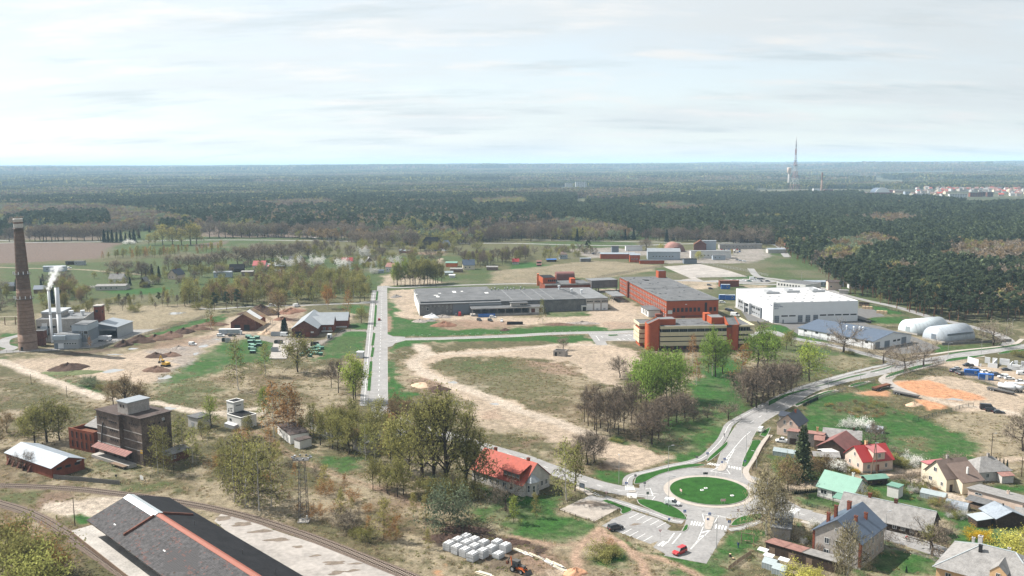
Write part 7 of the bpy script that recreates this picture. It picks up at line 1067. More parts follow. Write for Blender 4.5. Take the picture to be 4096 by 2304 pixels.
def machines():
# yellow excavator
 b=G(1,1668,792);P=T('excavator','yellow crawler excavator on the sandy site with its arm raised','excavator',b,R(150));[EX([(-2.0,.1),(2.0,.1),(2.2,.45),(2.0,.85),(-2.0,.85),(-2.2,.45)],y,y+.6,0).obj('track','tyre',P)for y in(-1.5,.9)];BX(-1.9,1.5,-1.35,1.35,.95,2.1).obj('house','yellow',P);BX(.2,1.7,.3,1.3,2.1,3.2).obj('cab','win',P);BX(.2,1.7,.3,1.3,3.2,3.3).obj('cab_roof','yellow',P);TB((1.3,0,1.8),(3.4,0,5.2),.32,.26,6).obj('boom','yellow',P);TB((3.4,0,5.2),(4.8,0,2.2),.24,.2,6).obj('stick','yellow',P);EX([(4.4,2.2),(5.2,2.1),(5.0,1.0),(4.2,1.1)],-.5,.5).obj('bucket',Z1,P)
 # backhoe loader
 b=G('k6',965,535);P=T('backhoe_loader','black and orange backhoe loader working beside the pallets of stone','backhoe',b,R(-38));BX(-1.6,2.1,-.5,.5,.75,1.6).obj('chassis','orange',P);BX(.6,2.2,-.45,.45,1.3,2.0).obj('bonnet',Z1,P);loft([[(-1.3,-.75,1.4),(.6,-.75,1.4),(.6,.75,1.4),(-1.3,.75,1.4)],[(-1.2,-.68,2.75),(.35,-.68,2.75),(.35,.68,2.75),(-1.2,.68,2.75)]]).obj('cab','win',P);BX(-1.3,.5,-.75,.75,2.75,2.88).obj('cab_roof',Z1,P)
 for sy in(-1,1):q=OB('rear_wheel',wheel_mesh(.78,.45),P,(-.9,sy*.95,.78));q.rotation_euler=(0,0,pi/2);q=OB('front_wheel',wheel_mesh(.58,.36),P,(1.7,sy*.9,.58));q.rotation_euler=(0,0,pi/2);TB((.4,sy*.6,1.5),(3.0,sy*.6,.6),.12,n=5).obj('loader_arm','orange',P)
 EX([(2.9,.1),(3.7,.15),(3.5,.4),(3.05,1.05),(2.9,.9)],-1.15,1.15).obj('front_bucket',Z1,P);TB((-1.6,0,1.0),(-2.2,0,3.4),.2,.17,6).obj('rear_boom','orange',P);TB((-2.2,0,3.4),(-3.2,0,1.9),.16,n=6).obj('rear_stick',Z1,P);EX([(-3.5,1.9),(-3.0,1.9),(-2.9,1.2),(-3.4,1.1)],-.35,.35).obj('rear_bucket','rust',P)
 def flatbed(r,x0,y0,x1,y1,label,load=None):
  a,b=G(r,x0,y0),G(r,x1,y1);d=b-a;L=d.length;P=T('flatbed_trailer',label,'trailer',a,atan2(d.y,d.x));BX(0,L,-1.2,1.2,.95,1.2).obj('deck',Z1,P);BX(.2,L-.2,-.5,.5,.6,.95).obj('frame','rust',P);[OB('wheel',wheel_mesh(.48,.3),P,(x,s_*1.0,.48)).__setattr__('rotation_euler',(0,0,pi/2))for x in(.9,2.1,3.3)for s_ in(-1,1)];BX(L-.5,L-.3,-.3,.3,0,.95).obj('landing_leg','steel',P)
  if load:load(P,L)
 flatbed('e7',170,890,640,985,'long empty low loader trailer below the sandy road');flatbed(4,1065,1295,1225,1250,'rusty brown trailer beside the orange sand',lambda P,L:BX(0,L*.9,-1.15,1.15,1.2,1.7).obj('rusty_load','rust',P));flatbed('e7',1905,815,2400,925,'long empty flatbed trailer beside the tank trailers')
 def tank(r,x0,y0,x1,y1,label):
  a,b=G(r,x0,y0),G(r,x1,y1);d=b-a;L=d.length;P=T('tank_trailer',label,'trailer',a,atan2(d.y,d.x));TB((0,0,2.1),(L,0,2.1),1.1,n=14).obj('tank','white_steel',P,True);BX(0,L,-.6,.6,.7,1.1).obj('frame',Z1,P);[OB('wheel',wheel_mesh(.5,.3),P,(x,s_*1.0,.5)).__setattr__('rotation_euler',(0,0,pi/2))for x in(.9,2.1,3.3,L-1)for s_ in(-1,1)];BX(.5,L-.5,-.3,.3,3.15,3.25).obj('walkway','steel',P)
 tank('e7',2115,810,2400,880,'white tank trailer parked at the end of the sandy lot');tank('e7',2230,800,2530,880,'second white tank trailer behind the first')
 p=G('e7',2290,790);P=T('car_transporter','white car transporter loaded in rows beside the tank trailers','transporter',p,R(-18));BX(0,9,-1.2,1.2,.7,.9).box(0,9,-1.2,1.2,2.4,2.6).obj('deck','white_steel',P);[TB((x,s_*1.15,.8),(x,s_*1.15,3.0),.09,n=5).obj('post','white_steel',P)for x in(.2,3,6,8.8)for s_ in(-1,1)];[OB('wheel',wheel_mesh(.45,.3),P,(x,s_*1.0,.45))for x in(2,3.2,7.5)for s_ in(-1,1)]
 # site trailer
 p=G('e6',70,640);P=T('site_trailer','long pale turquoise site trailer in front of the barn under repair','site trailer',p,R(2));BX(0,5,0,2.5,.5,3.0).obj('cabin',ZF,P);BX(5.3,12.5,0,2.5,.6,3.2).obj('box_body','poly',P);[win(P,'F',x,1.5,.7,.8,WD=(5,2.5))for x in(1.4,3.4)];BX(-.1,12.6,-.05,2.55,3.2,3.3).obj('roof',ZD,P);[OB('wheel',wheel_mesh(.4,.25),P,(x,.3,.4)).__setattr__('rotation_euler',(0,0,pi/2))for x in(1,4,7,11)]
 p=G('e6',455,642);P=T('portable_toilet','pale blue portable toilet beside the site trailer','toilet',p);BX(0,1.2,0,1.2,0,2.2).obj('cabin',ZF,P);BX(-.05,1.25,-.05,1.25,2.2,2.4).obj('roof',ZD,P);panel(P,'F',.2,.1,.8,1.9,Z3,(1.2,1.2))
 p=G('e6',2060,722);P=T('small_trailer','small white box trailer with a dark door beside the mesh fence','trailer',p,R(-5));BX(0,2.4,0,2.4,.4,2.9).obj('body',Z3,P);panel(P,'F',.7,.6,1.0,1.8,'black',(2.4,2.4));BX(2.4,3.4,1,1.4,.5,.65).obj('tow_bar',Z1,P);[OB('wheel',wheel_mesh(.35,.2),P,(s_,1.2,.35))for s_ in(-.1,2.5)]
machines()
def skip(r,x,y,W,D,H,mat,label,rz=0,cat='skip',lid=None,group=None,fill=None):
 p=G(r,x,y);P=T(cat.replace(' ','_'),label,cat,p,rz,group);t=.08
 me=shared(('skip',W,D,H,mat),lambda:[m:=MB(),m.box(0,W,0,t,.1,H),m.box(0,W,D-t,D,.1,H),m.box(0,t,t,D-t,.1,H),m.box(W-t,W,t,D-t,.1,H),m.box(t,W-t,t,D-t,.1,.2),[m.box(W*i/6-.05,W*i/6+.05,-.07,0,.1,H)for i in range(7)],m.mesh('body',[mat])][-1]);OB('body',me,P)
 if lid:OB('lid',shared(('lid',W,D,lid),lambda:EX([(-.05,0),(D+.05,0),(D/2+.2,.35),(D/2-.2,.35)],-.05,W+.05,0,'x').mesh('lid',[lid])),P,(0,0,H+.01))
 if fill:BX(t,W-t,t,D-t,.2,H*.8).obj('rubble',[fill],P)
for a in(('e6',1030,665,6,2.4,2.3,'cladding','long grey skip beside the white panel van',0,'skip',None,None,'soil'),('e6',1030,968,3.6,2.2,2.6,'cladding','tall grey skip of scrap on the pale pad',0,'skip',None,None,'rust'),('e6',1090,815,3.4,2.4,2.0,'dark_green','dark green container beside the pale pad',.1),('e6',1155,820,2.6,2.4,2.2,'concrete_dark','grey green skip in front of the dark green container',.1),('e6',1760,850,4.2,2.6,2.0,'black','black skip with raised ends by the mesh fence',.05),('e6',185,785,2.6,2.2,2.3,'galv','galvanised bin at the edge of the green lawn',0),('e6',125,768,2.2,2.2,2.0,'dark_green','dark bin beside the galvanised bin',0),('e6',1330,950,3.0,2.4,2.2,'rust','brownish skip behind the bare willow',0),('e4',840,520,11,2.4,2.0,'tarp_blue','long blue skip at the loading dock',.08),('e4',1190,610,10,2.4,1.6,'black','black skip on the red dirt yard',0)):skip(*a)
for i,(x,y)in enumerate(((590,720),(640,745),(720,718),(600,795),(640,790),(620,860),(655,880),(610,915),(650,940),(640,985),(560,700),(745,800),(760,855))):skip('e6',x,y,3.0,1.5,1.5,'green_box' if i%3 else 'dark_green','green lidded waste bin in the column on the green lawn',random.uniform(-.1,.1),'waste bin','green_lid' if i%4 else 'green_box','waste bins on the lawn column')
for i,(x,y)in enumerate(((1555,1030),(1600,1000),(1640,990),(1705,1050),(1745,1010),(1760,975),(1820,1005),(1830,965),(1710,960),(1750,920),(1810,905),(1870,945),(1870,900),(1910,1025),(1940,915),(1860,870))):skip('e6',x,y,2.0,1.5,1.4,'green_box','green lidded waste bin in the heap by the mesh fence',random.uniform(-.6,.6),'waste bin','green_lid','waste bins in the heap by the fence')
# heaps of earth, rubble and sand
def heap(r,x,y,rx,ry,h,mat,label,rz=0,seed=0,lumps=.35,cat='heap',name='earth_heap'):
 p=G(r,x,y);rnd=random.Random(seed);n,k=28,9;v=[];ph=[rnd.random()*6.28 for _ in range(6)];m=MB()
 for i in range(k+1):
  f=i/k
  for j in range(n):
   a=2*pi*j/n;q=1+.16*sin(2*a+ph[0])+.10*sin(3*a+ph[1])+.06*sin(7*a+ph[2]);z=h*(1-f)**.8*(1-lumps*.5+lumps*rnd.random()+.18*sin(3*a+ph[3]+f*4));m.v.append((rx*f*q*cos(a),ry*f*q*sin(a),max(z,0)if i<k else-.05))
 for i in range(k):
  for j in range(n):q=(j+1)%n;m.f.append((i*n+j,(i+1)*n+j,(i+1)*n+q,i*n+q));m.m.append(0)
 m.obj(name,[mat],None,True,loc=(p.x,p.y,0),rz=rz,label=label,cat=cat)
H_=(('e1',1250,1275,9.5,8,3.0,'soil','dark conical soil heap on the sandy site before the boiler house'),('e1',1340,1340,13,6,.9,'lawn_dry','grassy skirt of turf in front of the dark soil heap'),(1,1240,585,5,5,3,'soil','brown soil heap against the boiler yard fence'),(1,1410,545,8,7,3.4,'soil','black soil heap at the start of the long berm'),(1,1560,525,9,6,2.8,'soil_dk','brown berm of soil beside the black heap'),(1,1720,490,9,6,2.6,'soil_dk','middle stretch of the brown soil berm'),(1,1850,455,7,5,2.8,'soil','dark lump on the brown soil berm'),(1,1980,420,9,5,2.4,'soil_dk','far stretch of the brown soil berm'),(1,2140,380,9,5,2.2,'soil_dk','last stretch of the brown soil berm by the barn'),(1,1570,695,6,5,2.0,'soil','small dark heap behind the excavator'),(1,1720,680,6,5,1.6,'soil_dk','rubble heap with planks behind the excavator'),(1,1580,835,7,5,2.2,'soil_dk','brown soil heap beside the yellow excavator'),(1,1800,615,4,3,1.6,'rubble','pale heap of scrap on the sandy site'),('e6',850,260,13,9,5.6,'soil','big black soil heap behind the barn under repair'),('e6',940,625,4.2,3.4,2.4,'sand','sand heap in front of the dark spruce'),('e6',1400,220,9,10,2.6,'soil_red','reddish dug soil behind the workshop'),('e6',1250,360,6,6,1.8,'soil_red','churned reddish soil left of the workshop'),(2,1770,300,5.5,4,2.4,'stone_block','white rubble heap against the long grey warehouse'),(2,1880,300,6.5,3.5,1.8,'rubble','grey rubble heap beside the white rubble'),(2,1650,345,6,3.5,1.6,'rubble','heap of planks and rubbish on the yard corner'),(2,1760,335,4,3,1.2,'concrete_dark','low dark rubbish heap on the yard'),(2,1900,385,7.5,5.5,2.6,'soil_red','reddish sand heap with a pointed top'),(2,1410,95,4.5,5,1.6,'concrete_dark','heap of broken concrete near the warehouse corner'),(2,2505,430,3.5,3,1.2,'soil','small brush heap at the edge of the yard'),(3,480,625,12,3,1.0,'soil_dk','long low bank of turf and debris along the yard'),(3,700,615,12,3,1.4,'rubble','bank of rubble and branches along the yard'),(2,1840,1030,6,4.5,1.8,'soil','dark brushwood heap in the sandy lot'),(2,1650,985,4.5,5,.9,'sand','low ridged sand heap in the sandy lot'),('k6',210,190,6,3,1.2,'soil','dark soil bank left of the stone pallets'),('k6',420,100,7,2.4,1.2,'soil','dark soil bank behind the stone pallets'),('k6',900,230,5,2,.8,'soil','dark soil bank right of the stone pallets'),(7,630,1430,3,2.2,1.4,'sand_o','orange sand heap at the trench end'),('e7',540,1110,3.5,2.5,1.3,'sand','pale gravel heap below the sandy road'),(12,900,0,1,1,.1,'sand','x y z w'))
SPEC['soil_dk']=((.15,.095,.07),.97,.4,.5,.5,0);SPEC['rubble']=((.33,.29,.26),.95,.6,.9,.5,0);SPEC['lawn_dry']=((.13,.15,.07),.96,.4,.5,.5,0);SPEC['sand_o']=((.60,.33,.20),.96,.15,.4,.3,0)
for i,a in enumerate(H_[:-1]):heap(*a,seed=i,cat='rubble' if 'rub' in a[7]else 'heap')
# stone pallets
def stone_stack(x,y,h,label='pallet of pale concrete kerb stones strapped in a square stack'):
 p=G('k6',x,y,h);P=T('stone_stack',label,'stone stack',(p.x,p.y,0),R(-38)+random.uniform(-.06,.06),'pallets of kerb stones');P.scale=(1.12,1.12,1.05);n=max(3,int(round(h/.25)))
 me=shared('stones',lambda:[m:=MB(),[m.box(-1.02+i*.25,-.82+i*.25,-1.1,1.1,.03,.25)for i in range(8)],m.mesh('stone_layer',['stone_block'])][-1]);BX(-.95,.95,-1.0,1.0,0,.12).obj('pallet','wood',P)
 for k in range(n):tag(OB('stone_layer',me,P,(random.uniform(-.03,.03),random.uniform(-.03,.03),.12+k*.255),pi/2 if False else 0),kind='stuff')
 for k in range(2):BX(-.8+k*.9,-.1+k*.8,-1.05,1.05,.125+n*.255,.32+n*.255).obj('top_stone','stone_block',P)
for x,y,h in((250,245,1.7),(335,280,1.7),(420,310,1.7),(497,355,1.7),(340,205,1.4),(430,235,1.4),(515,272,1.4),(600,318,1.8),(690,285,1.5),(425,165,1.3),(512,195,1.3),(610,230,1.2),(750,228,1.7),(838,260,1.8),(765,348,1.1)):stone_stack(x,y,h)
for i,(x0,y0,x1,y1)in enumerate(((915,300,1000,335),(1000,325,1065,360),(1065,350,1145,385),(1150,380,1240,425),(1235,410,1325,465),(1320,445,1440,500),(1340,470,1456,530),(530,540,700,590))):
 a,b=G('k6',x0,y0),G('k6',x1,y1);d=b-a;P=T('board_pile','pale pile of sawn boards laid along the dug trench','board pile',a,atan2(d.y,d.x),'board piles along the trench');rnd=random.Random(i)
 for k in range(7):y=-.6+rnd.random()*1.2;z=.02+(k//3)*.13;L=d.length*(.8+.25*rnd.random());o=BX(0,L,-.11,.11,0,.12).obj('board',[ZD if k%2 else 'render_cream'],P);o.location=(rnd.random()*.6,y,z);o.rotation_euler=(0,0,rnd.uniform(-.05,.05))
for r,x,y,n,lab in((4,915,440,3,'stack of brown timber crates beside the white hall'),(4,945,465,3,'row of pale wooden crates beside the white hall'),(4,1090,510,3,'pale wooden crates on the lawn edge of the yard')):
 p=G(r,x,y);P=T('crate_row',lab,'crates',p,R(-30));[BX(i*2.3,i*2.3+2,0,2,0,1.8).obj('crate',['wood_new' if 'pale' in lab else 'wood'],P)for i in range(n)];[BX(i*2.3,i*2.3+2,0,2,1.85,3.0).obj('crate',Z7,P)for i in range(n if 'brown' in lab else 0)]
for i in range(9):p=G(4,905+i*14,588+i*3.2);P=T('black_bin','black wheeled waste container in the row on the works yard','waste bin',p,R(-10),'black bins on the works yard');BX(0,1.3,0,1.1,.2,1.4).obj('body','black',P);BX(-.05,1.35,-.05,1.15,1.4,1.55).obj('lid',Z1,P)
# ================================================================ 12. people
def person(loc,rz,label,top,legs,pose='walk',group=None):
 me=bpy.data.meshes.new('body');J=dict(pel=(0,0,.95),ch=(0,.02,1.35),nk=(0,.03,1.5),hd=(0,.05,1.62),ht=(0,.05,1.76),ls=(-.2,.02,1.42),rs=(.2,.02,1.42),le=(-.26,-.05,1.14),re=(.26,.08,1.14),lh=(-.24,.12,.92),rh=(.24,.2,.92),lk=(-.1,.12,.5),rk=(.1,-.05,.5),lf=(-.1,.1,.06),rf=(.1,-.25,.08),lt=(-.1,.26,.04),rt=(.1,-.1,.03),lp=(-.1,0,.9),rp=(.1,0,.9))
 if pose=='ride':J.update(pel=(0,-.25,1.0),ch=(0,.05,1.38),nk=(0,.15,1.5),hd=(0,.22,1.6),ht=(0,.24,1.74),ls=(-.19,.1,1.42),rs=(.19,.1,1.42),le=(-.25,.3,1.25),re=(.25,.3,1.25),lh=(-.25,.5,1.08),rh=(.25,.5,1.08),lk=(-.12,.18,.78),rk=(.12,.2,.62),lf=(-.12,-.02,.42),rf=(.12,.0,.18),lt=(-.12,.14,.38),rt=(.12,.16,.14),lp=(-.1,-.22,.95),rp=(.1,-.22,.95))
 names=list(J);E=[('pel','ch'),('ch','nk'),('nk','hd'),('hd','ht'),('ch','ls'),('ch','rs'),('ls','le'),('le','lh'),('rs','re'),('re','rh'),('pel','lp'),('pel','rp'),('lp','lk'),('lk','lf'),('lf','lt'),('rp','rk'),('rk','rf'),('rf','rt')];Rd=dict(pel=.16,ch=.17,nk=.06,hd=.105,ht=.08,ls=.08,rs=.08,le=.055,re=.055,lh=.045,rh=.045,lk=.075,rk=.075,lf=.05,rf=.05,lt=.045,rt=.045,lp=.11,rp=.11)
 me.from_pydata([J[n]for n in names],[(names.index(a),names.index(b))for a,b in E],[]);o=bpy.data.objects.new('tmp',me);COL.objects.link(o);md=o.modifiers.new('s','SKIN')
 for i,n in enumerate(names):me.skin_vertices[0].data[i].radius=(Rd[n],)*2;me.skin_vertices[0].data[i].use_root=(n=='pel')
 o.modifiers.new('u','SUBSURF').levels=1;bpy.context.view_layer.update();bm=bpy.data.meshes.new_from_object(o.evaluated_get(bpy.context.evaluated_depsgraph_get()));bpy.data.objects.remove(o)
 bm.materials.clear();[bm.materials.append(M(x))for x in('skin',top,legs,Z7)]
 for pl in bm.polygons:
  c=pl.center;hz=J['hd'][2];pl.material_index=3 if c.z>hz+.05 and c.y<J['hd'][1]+.05 else 0 if c.z>hz-.12 else(1 if c.z>J['pel'][2]+.02 and not(abs(c.x)>.2 and(Vector(c)-Vector(J['lh'])).length<.09)else 2)
  pl.use_smooth=True
 P=T('person',label,'person',loc,rz,group);OB('body',bm,P);return P
def people():
 b=G('k3',232,455);a=R(-36);person((b.x,b.y,.03),a-pi/2,'person in a red jacket riding a bicycle along the street','red','cloth_dark','ride');P=T('bicycle','dark bicycle ridden along the pale street','bicycle',(b.x,b.y,.03),a-pi/2)
 for y in(-.55,.55):m=MB();[m.tube((0,y+.34*cos(t),.35+.34*sin(t)),(0,y+.34*cos(t+.4),.35+.34*sin(t+.4)),.025,n=4)for t in np.arange(0,6.28,.3927)];m.obj('wheel','tyre',P)
 m=MB();[m.tube(p,q,.02,n=5)for p,q in(((0,-.55,.35),(0,-.1,.35)),((0,-.1,.35),(0,-.25,.85)),((0,-.25,.85),(0,-.55,.35)),((0,-.1,.35),(0,.4,.82)),((0,-.22,.78),(0,.4,.85)),((0,.55,.35),(0,.38,.98)))];m.obj('frame',Z1,P);TB((-.28,.42,1.0),(.28,.42,1.0),.02,n=5).obj('handlebar',Z1,P);BX(-.08,.08,-.4,-.14,.86,.93).obj('saddle','black',P)
 b=G(7,2135,58);person((b.x,b.y,.12),R(60),'person in dark clothes walking on the path north of the roundabout','cloth_dark','cloth_dark');b=G(7,2276,1172);person((b.x,b.y,0),R(160),'person in blue standing on the lawn by the swing frame','cloth_blue','cloth_blue');b=G('e5',805,878);person((b.x,b.y,.02),R(20),'person in a pale top and blue trousers on the works yard',ZD,'cloth_blue')
 b=G('e5',668,978);person((b.x,b.y,.02),R(-40),'person in dark clothes beside the works yard fence','cloth_dark','cloth_dark')
 b=G(7,2370,1120);P=T('swing_frame','wooden swing frame with a seat on the garden lawn','swing',b,R(-20));
 for x in(-1.6,1.6):[TB((x,y,0),(x,0,2.6),.08,n=6).obj('leg','wood',P)for y in(-1.0,1.0)]
 TB((-1.8,0,2.6),(1.8,0,2.6),.09,n=6).obj('beam','wood',P);BX(-.8,.8,-.25,.25,.5,.6).obj('seat','wood',P);[TB((x,0,.55),(x,0,2.6),.02,n=4).obj('chain','steel',P)for x in(-.75,.75)]
 for r,x,y,lab in((7,2195,1260,'tree stump with a pale top on the garden lawn'),(7,2225,1285,'low tree stump beside a taller stump')):b=G(r,x,y);P=T('tree_stump',lab,'stump',b);LA([(.42,0),(.34,.2),(.33,.8 if 'pale' in lab else .35)],10).obj('trunk','bark',P);LA([(.31,(.8 if 'pale' in lab else .35)+.002),(.30,(.8 if 'pale' in lab else .35)+.02)],10).obj('cut_face','wood_new',P)
people()
# ================================================================ 13. trees
def leaf_mat(name,rgb,var=.35,trans=.35,objvar=.25):
 if 'pine' in name:var,objvar=.55,.45
 if name in MATS:return MATS[name]
 m=bpy.data.materials.new(name);m.use_nodes=True;t=m.node_tree;L=t.links.new;t.nodes.clear();out=nd(t,'ShaderNodeOutputMaterial');d=nd(t,'ShaderNodeBsdfDiffuse');tr=nd(t,'ShaderNodeBsdfTranslucent');mx=nd(t,'ShaderNodeMixShader');mx.inputs[0].default_value=trans
 at=nd(t,'ShaderNodeAttribute',attribute_name='tone');oi=nd(t,'ShaderNodeObjectInfo')
 a=nd(t,'ShaderNodeMapRange');L(at.outputs['Fac'],a.inputs[0]);a.inputs[3].default_value=1-var;a.inputs[4].default_value=1+var
 b=nd(t,'ShaderNodeMapRange');L(oi.outputs['Random'],b.inputs[0]);b.inputs[3].default_value=1-objvar;b.inputs[4].default_value=1+objvar
 mu=nd(t,'ShaderNodeMath',operation='MULTIPLY');L(a.outputs[0],mu.inputs[0]);L(b.outputs[0],mu.inputs[1])
 c=nd(t,'ShaderNodeVectorMath',operation='SCALE');c.inputs[0].default_value=rgb;L(mu.outputs[0],c.inputs[3]);L(c.outputs[0],d.inputs[0]);L(c.outputs[0],tr.inputs[0]);L(d.outputs[0],mx.inputs[1]);L(tr.outputs[0],mx.inputs[2]);L(mx.outputs[0],out.inputs[0]);MATS[name]=m;return m
LEAF={'green':(.17,.245,.05),'lgreen':(.24,.29,.06),'olive':(.225,.215,.075),'yolive':(.28,.25,.09),'rust':(.31,.165,.06),'birchg':(.25,.255,.08),'twig':(.205,.168,.128),'twigd':(.155,.122,.092),'pine':(.070,.088,.046),'spruce':(.024,.038,.025),'grey':(.15,.18,.11),'yellow':(.60,.40,.03),'ylg':(.40,.38,.09),'white':(.62,.61,.57),'brown':(.215,.155,.085),'willow':(.30,.26,.15)}
def soup(pts,size,rs,mats,name,elong=1.0,upz=0.0,droop=0.0):
 n=len(pts);d1=rs.normal(size=(n,3));d1[:,2]=d1[:,2]*(1+upz)-droop;d1/=np.linalg.norm(d1,axis=1)[:,None];d2=np.cross(d1,rs.normal(size=(n,3)));d2/=np.linalg.norm(d2,axis=1)[:,None]+1e-9
 s=size[:,None];a=pts-d1*s*elong*.5-d2*s*.5;b=pts-d1*s*elong*.5+d2*s*.5;c=pts+d1*s*elong*.6
 return np.stack([a,b,c],1).reshape(-1,3)
def np_mesh(name,V,tone,mats,extra=None,idx=None):
 n=len(V)//3;me=bpy.data.meshes.new(name);F0=np.arange(n*3,dtype=np.int32);ls=np.arange(0,n*3,3,dtype=np.int32)
 me.vertices.add(len(V));me.vertices.foreach_set('co',V.astype(np.float32).ravel());me.loops.add(n*3);me.loops.foreach_set('vertex_index',F0);me.polygons.add(n);me.polygons.foreach_set('loop_start',ls);me.update()
 at=me.attributes.new('tone','FLOAT','FACE');at.data.foreach_set('value',tone.astype(np.float32))
 for m in mats:me.materials.append(m)
 if idx is not None:me.polygons.foreach_set('material_index',idx)
 return me
def branch_tris(segs,nside=4):
 V=[]
 for p0,p1,r0,r1 in segs:
  p0,p1=np.array(p0),np.array(p1);d=p1-p0;L=np.linalg.norm(d)+1e-9;d/=L;a=np.cross(d,(.31,.52,.79));a/=np.linalg.norm(a);b=np.cross(d,a)
  ring=[(cos(2*pi*i/nside),sin(2*pi*i/nside))for i in range(nside)]
  A=[p0+r0*(c*a+s*b)for c,s in ring];B=[p1+r1*(c*a+s*b)for c,s in ring]
  for i in range(nside):
   j=(i+1)%nside;V+=[A[i],A[j],B[j],A[i],B[j],B[i]]
 return np.array(V)
def make_tree(kind,seed):
 rs=np.random.RandomState(seed);K=TREEK[kind];H=12.0;segs=[];tips=[];lean=rs.normal(0,.25,2)
 stems=K.get('stems',1);base=[]
 for s in range(stems):
  off=rs.normal(0,.35 if stems>1 else 0,2);top=np.array([lean[0]+off[0]*3,lean[1]+off[1]*3,H*K['trunk']]);r0=K['r']/math.sqrt(stems);p=np.array([off[0],off[1],0.0]);n=5
  for i in range(n):
   q=np.array([off[0],off[1],0])+(top-np.array([off[0],off[1],0]))*(i+1)/n+np.append(rs.normal(0,.12,2),0);segs.append((p,q,r0*(1-.75*i/n),r0*(1-.75*(i+1)/n)));base.append((p.copy(),q.copy(),i/n));p=q
 def along(f):
  k=base[rs.randint(stems)*5+min(4,int(f*5))];return k[0]+(k[1]-k[0])*(f*5-int(f*5)if f<1 else 1)
 nb=K['nb']
 for b in range(nb):
  f=K['b0']+(1-K['b0'])*(b+rs.rand())/nb;p=along(min(f,.999));az=b*2.4+rs.rand()*.9;up=K['up']-K.get('low',.5)*(1-(f-K['b0'])/(1-K['b0']))+rs.normal(0,.12);ln=K['len']*(1-K['taper']*(f-K['b0'])/(1-K['b0']))*(.75+.5*rs.rand());d=np.array([cos(az)*cos(up),sin(az)*cos(up),sin(up)]);cur=p;r=K['r']*.36*(1.1-f*.6);m=4;ps=[]
  for i in range(m):
   d=d+np.array([0,0,K['bend']])*(i/m)+rs.normal(0,.10,3);d/=np.linalg.norm(d);nx=cur+d*ln/m;segs.append((cur,nx,max(.02,r*(1-i/m*.8)),max(.018,r*(1-(i+1)/m*.8))));ps.append((cur,nx,d));cur=nx
  tips.append((cur,1.0))
  for s in range(K['ns']):
   k=1+rs.randint(m-1)if m>1 else 0;a0,b0,dd=ps[k];o=a0+(b0-a0)*rs.rand();sd=dd+rs.normal(0,.62,3)+np.array([0,0,K.get('sup',.1)]);sd/=np.linalg.norm(sd);sl=ln*(.25+.3*rs.rand());e=o+sd*sl*.5;e2=e+(sd+rs.normal(0,.2,3))*sl*.5;segs.append((o,e,.045,.03));segs.append((e,e2,.03,.014));tips.append((e2,.8));tips.append((e,.6));tips.append(((o+e)/2,.35))
 T_=np.array([t[0]for t in tips]);wgt=np.array([t[1]for t in tips]);wgt/=wgt.sum();n=K['n'];ch=rs.choice(len(T_),n,p=wgt);pts=T_[ch]+rs.normal(0,K['sp'],(n,3))*np.array([1,1,.85]);pts[:,2]-=np.abs(rs.normal(0,K.get('hang',0),n))if K.get('hang',0)else 0;pts[:,2]=np.maximum(pts[:,2],K.get('zmin',.6));size=K['ls']*(.6+.8*rs.rand(n));ct_=rs.rand(len(T_));tone=np.clip(.5*ct_[ch]+.5*rs.rand(n),0,1)
 V=soup(pts,size,rs,None,'',K.get('el',1.0),K.get('upz',0),K.get('droop',0));W_=branch_tris(segs);top=np.percentile(V[:,2],98);return W_*(12/top),V*(12/top),tone,stems*40
TREEK={'bare':dict(trunk=.62,r=.30,b0=.28,nb=15,up=.85,len=5.4,taper=.5,bend=.12,ns=10,n=1700,sp=.62,ls=.10,el=9,upz=.8),'bareoak':dict(trunk=.45,r=.40,b0=.36,nb=12,up=.60,len=6.6,taper=.2,bend=.2,ns=12,n=1700,sp=.60,ls=.10,el=8,upz=.4),'tallbare':dict(trunk=.85,r=.22,b0=.30,nb=16,up=1.08,len=4.0,taper=.5,bend=.1,ns=7,n=1000,sp=.5,ls=.10,el=9,upz=1),'leafy':dict(trunk=.62,r=.28,b0=.24,nb=17,up=.80,len=4.8,taper=.5,bend=.1,ns=9,n=2100,sp=.60,ls=.29),'leafytall':dict(trunk=.78,r=.26,b0=.22,nb=19,up=.98,len=4.0,taper=.45,bend=.1,ns=7,n=1900,sp=.55,ls=.28),'big':dict(trunk=.72,r=.42,b0=.2,nb=22,up=1.08,low=.35,len=4.6,taper=.35,bend=.08,ns=11,n=3000,sp=.5,ls=.20),'birch':dict(trunk=.9,r=.15,b0=.18,nb=24,up=.75,len=3.2,taper=.65,bend=-.35,ns=7,n=950,sp=.42,ls=.19,hang=.8,el=1.8,droop=.8),'birchthin':dict(trunk=.9,r=.15,b0=.25,nb=18,up=.8,len=2.8,taper=.6,bend=-.25,ns=6,n=800,sp=.4,ls=.18,hang=.5,el=2,droop=.8),'weep':dict(trunk=.85,r=.24,b0=.22,nb=26,up=.9,len=5.0,taper=.45,bend=-.5,ns=9,n=3200,sp=.45,ls=.12,hang=1.6,el=4.5,droop=2.0),'shrub':dict(trunk=.35,r=.12,b0=.05,nb=18,up=.75,len=7.5,taper=.1,bend=.05,ns=9,n=2600,sp=1.0,ls=.46,stems=4,zmin=.3),'shrubbare':dict(trunk=.35,r=.12,b0=.05,nb=17,up=.9,len=8,taper=.1,bend=.1,ns=8,n=1700,sp=.8,ls=.14,el=7,stems=4,zmin=.3),'young':dict(trunk=.95,r=.10,b0=.12,nb=20,up=.7,len=3.0,taper=.75,bend=-.05,ns=5,n=1300,sp=.45,ls=.28,zmin=1.0)}
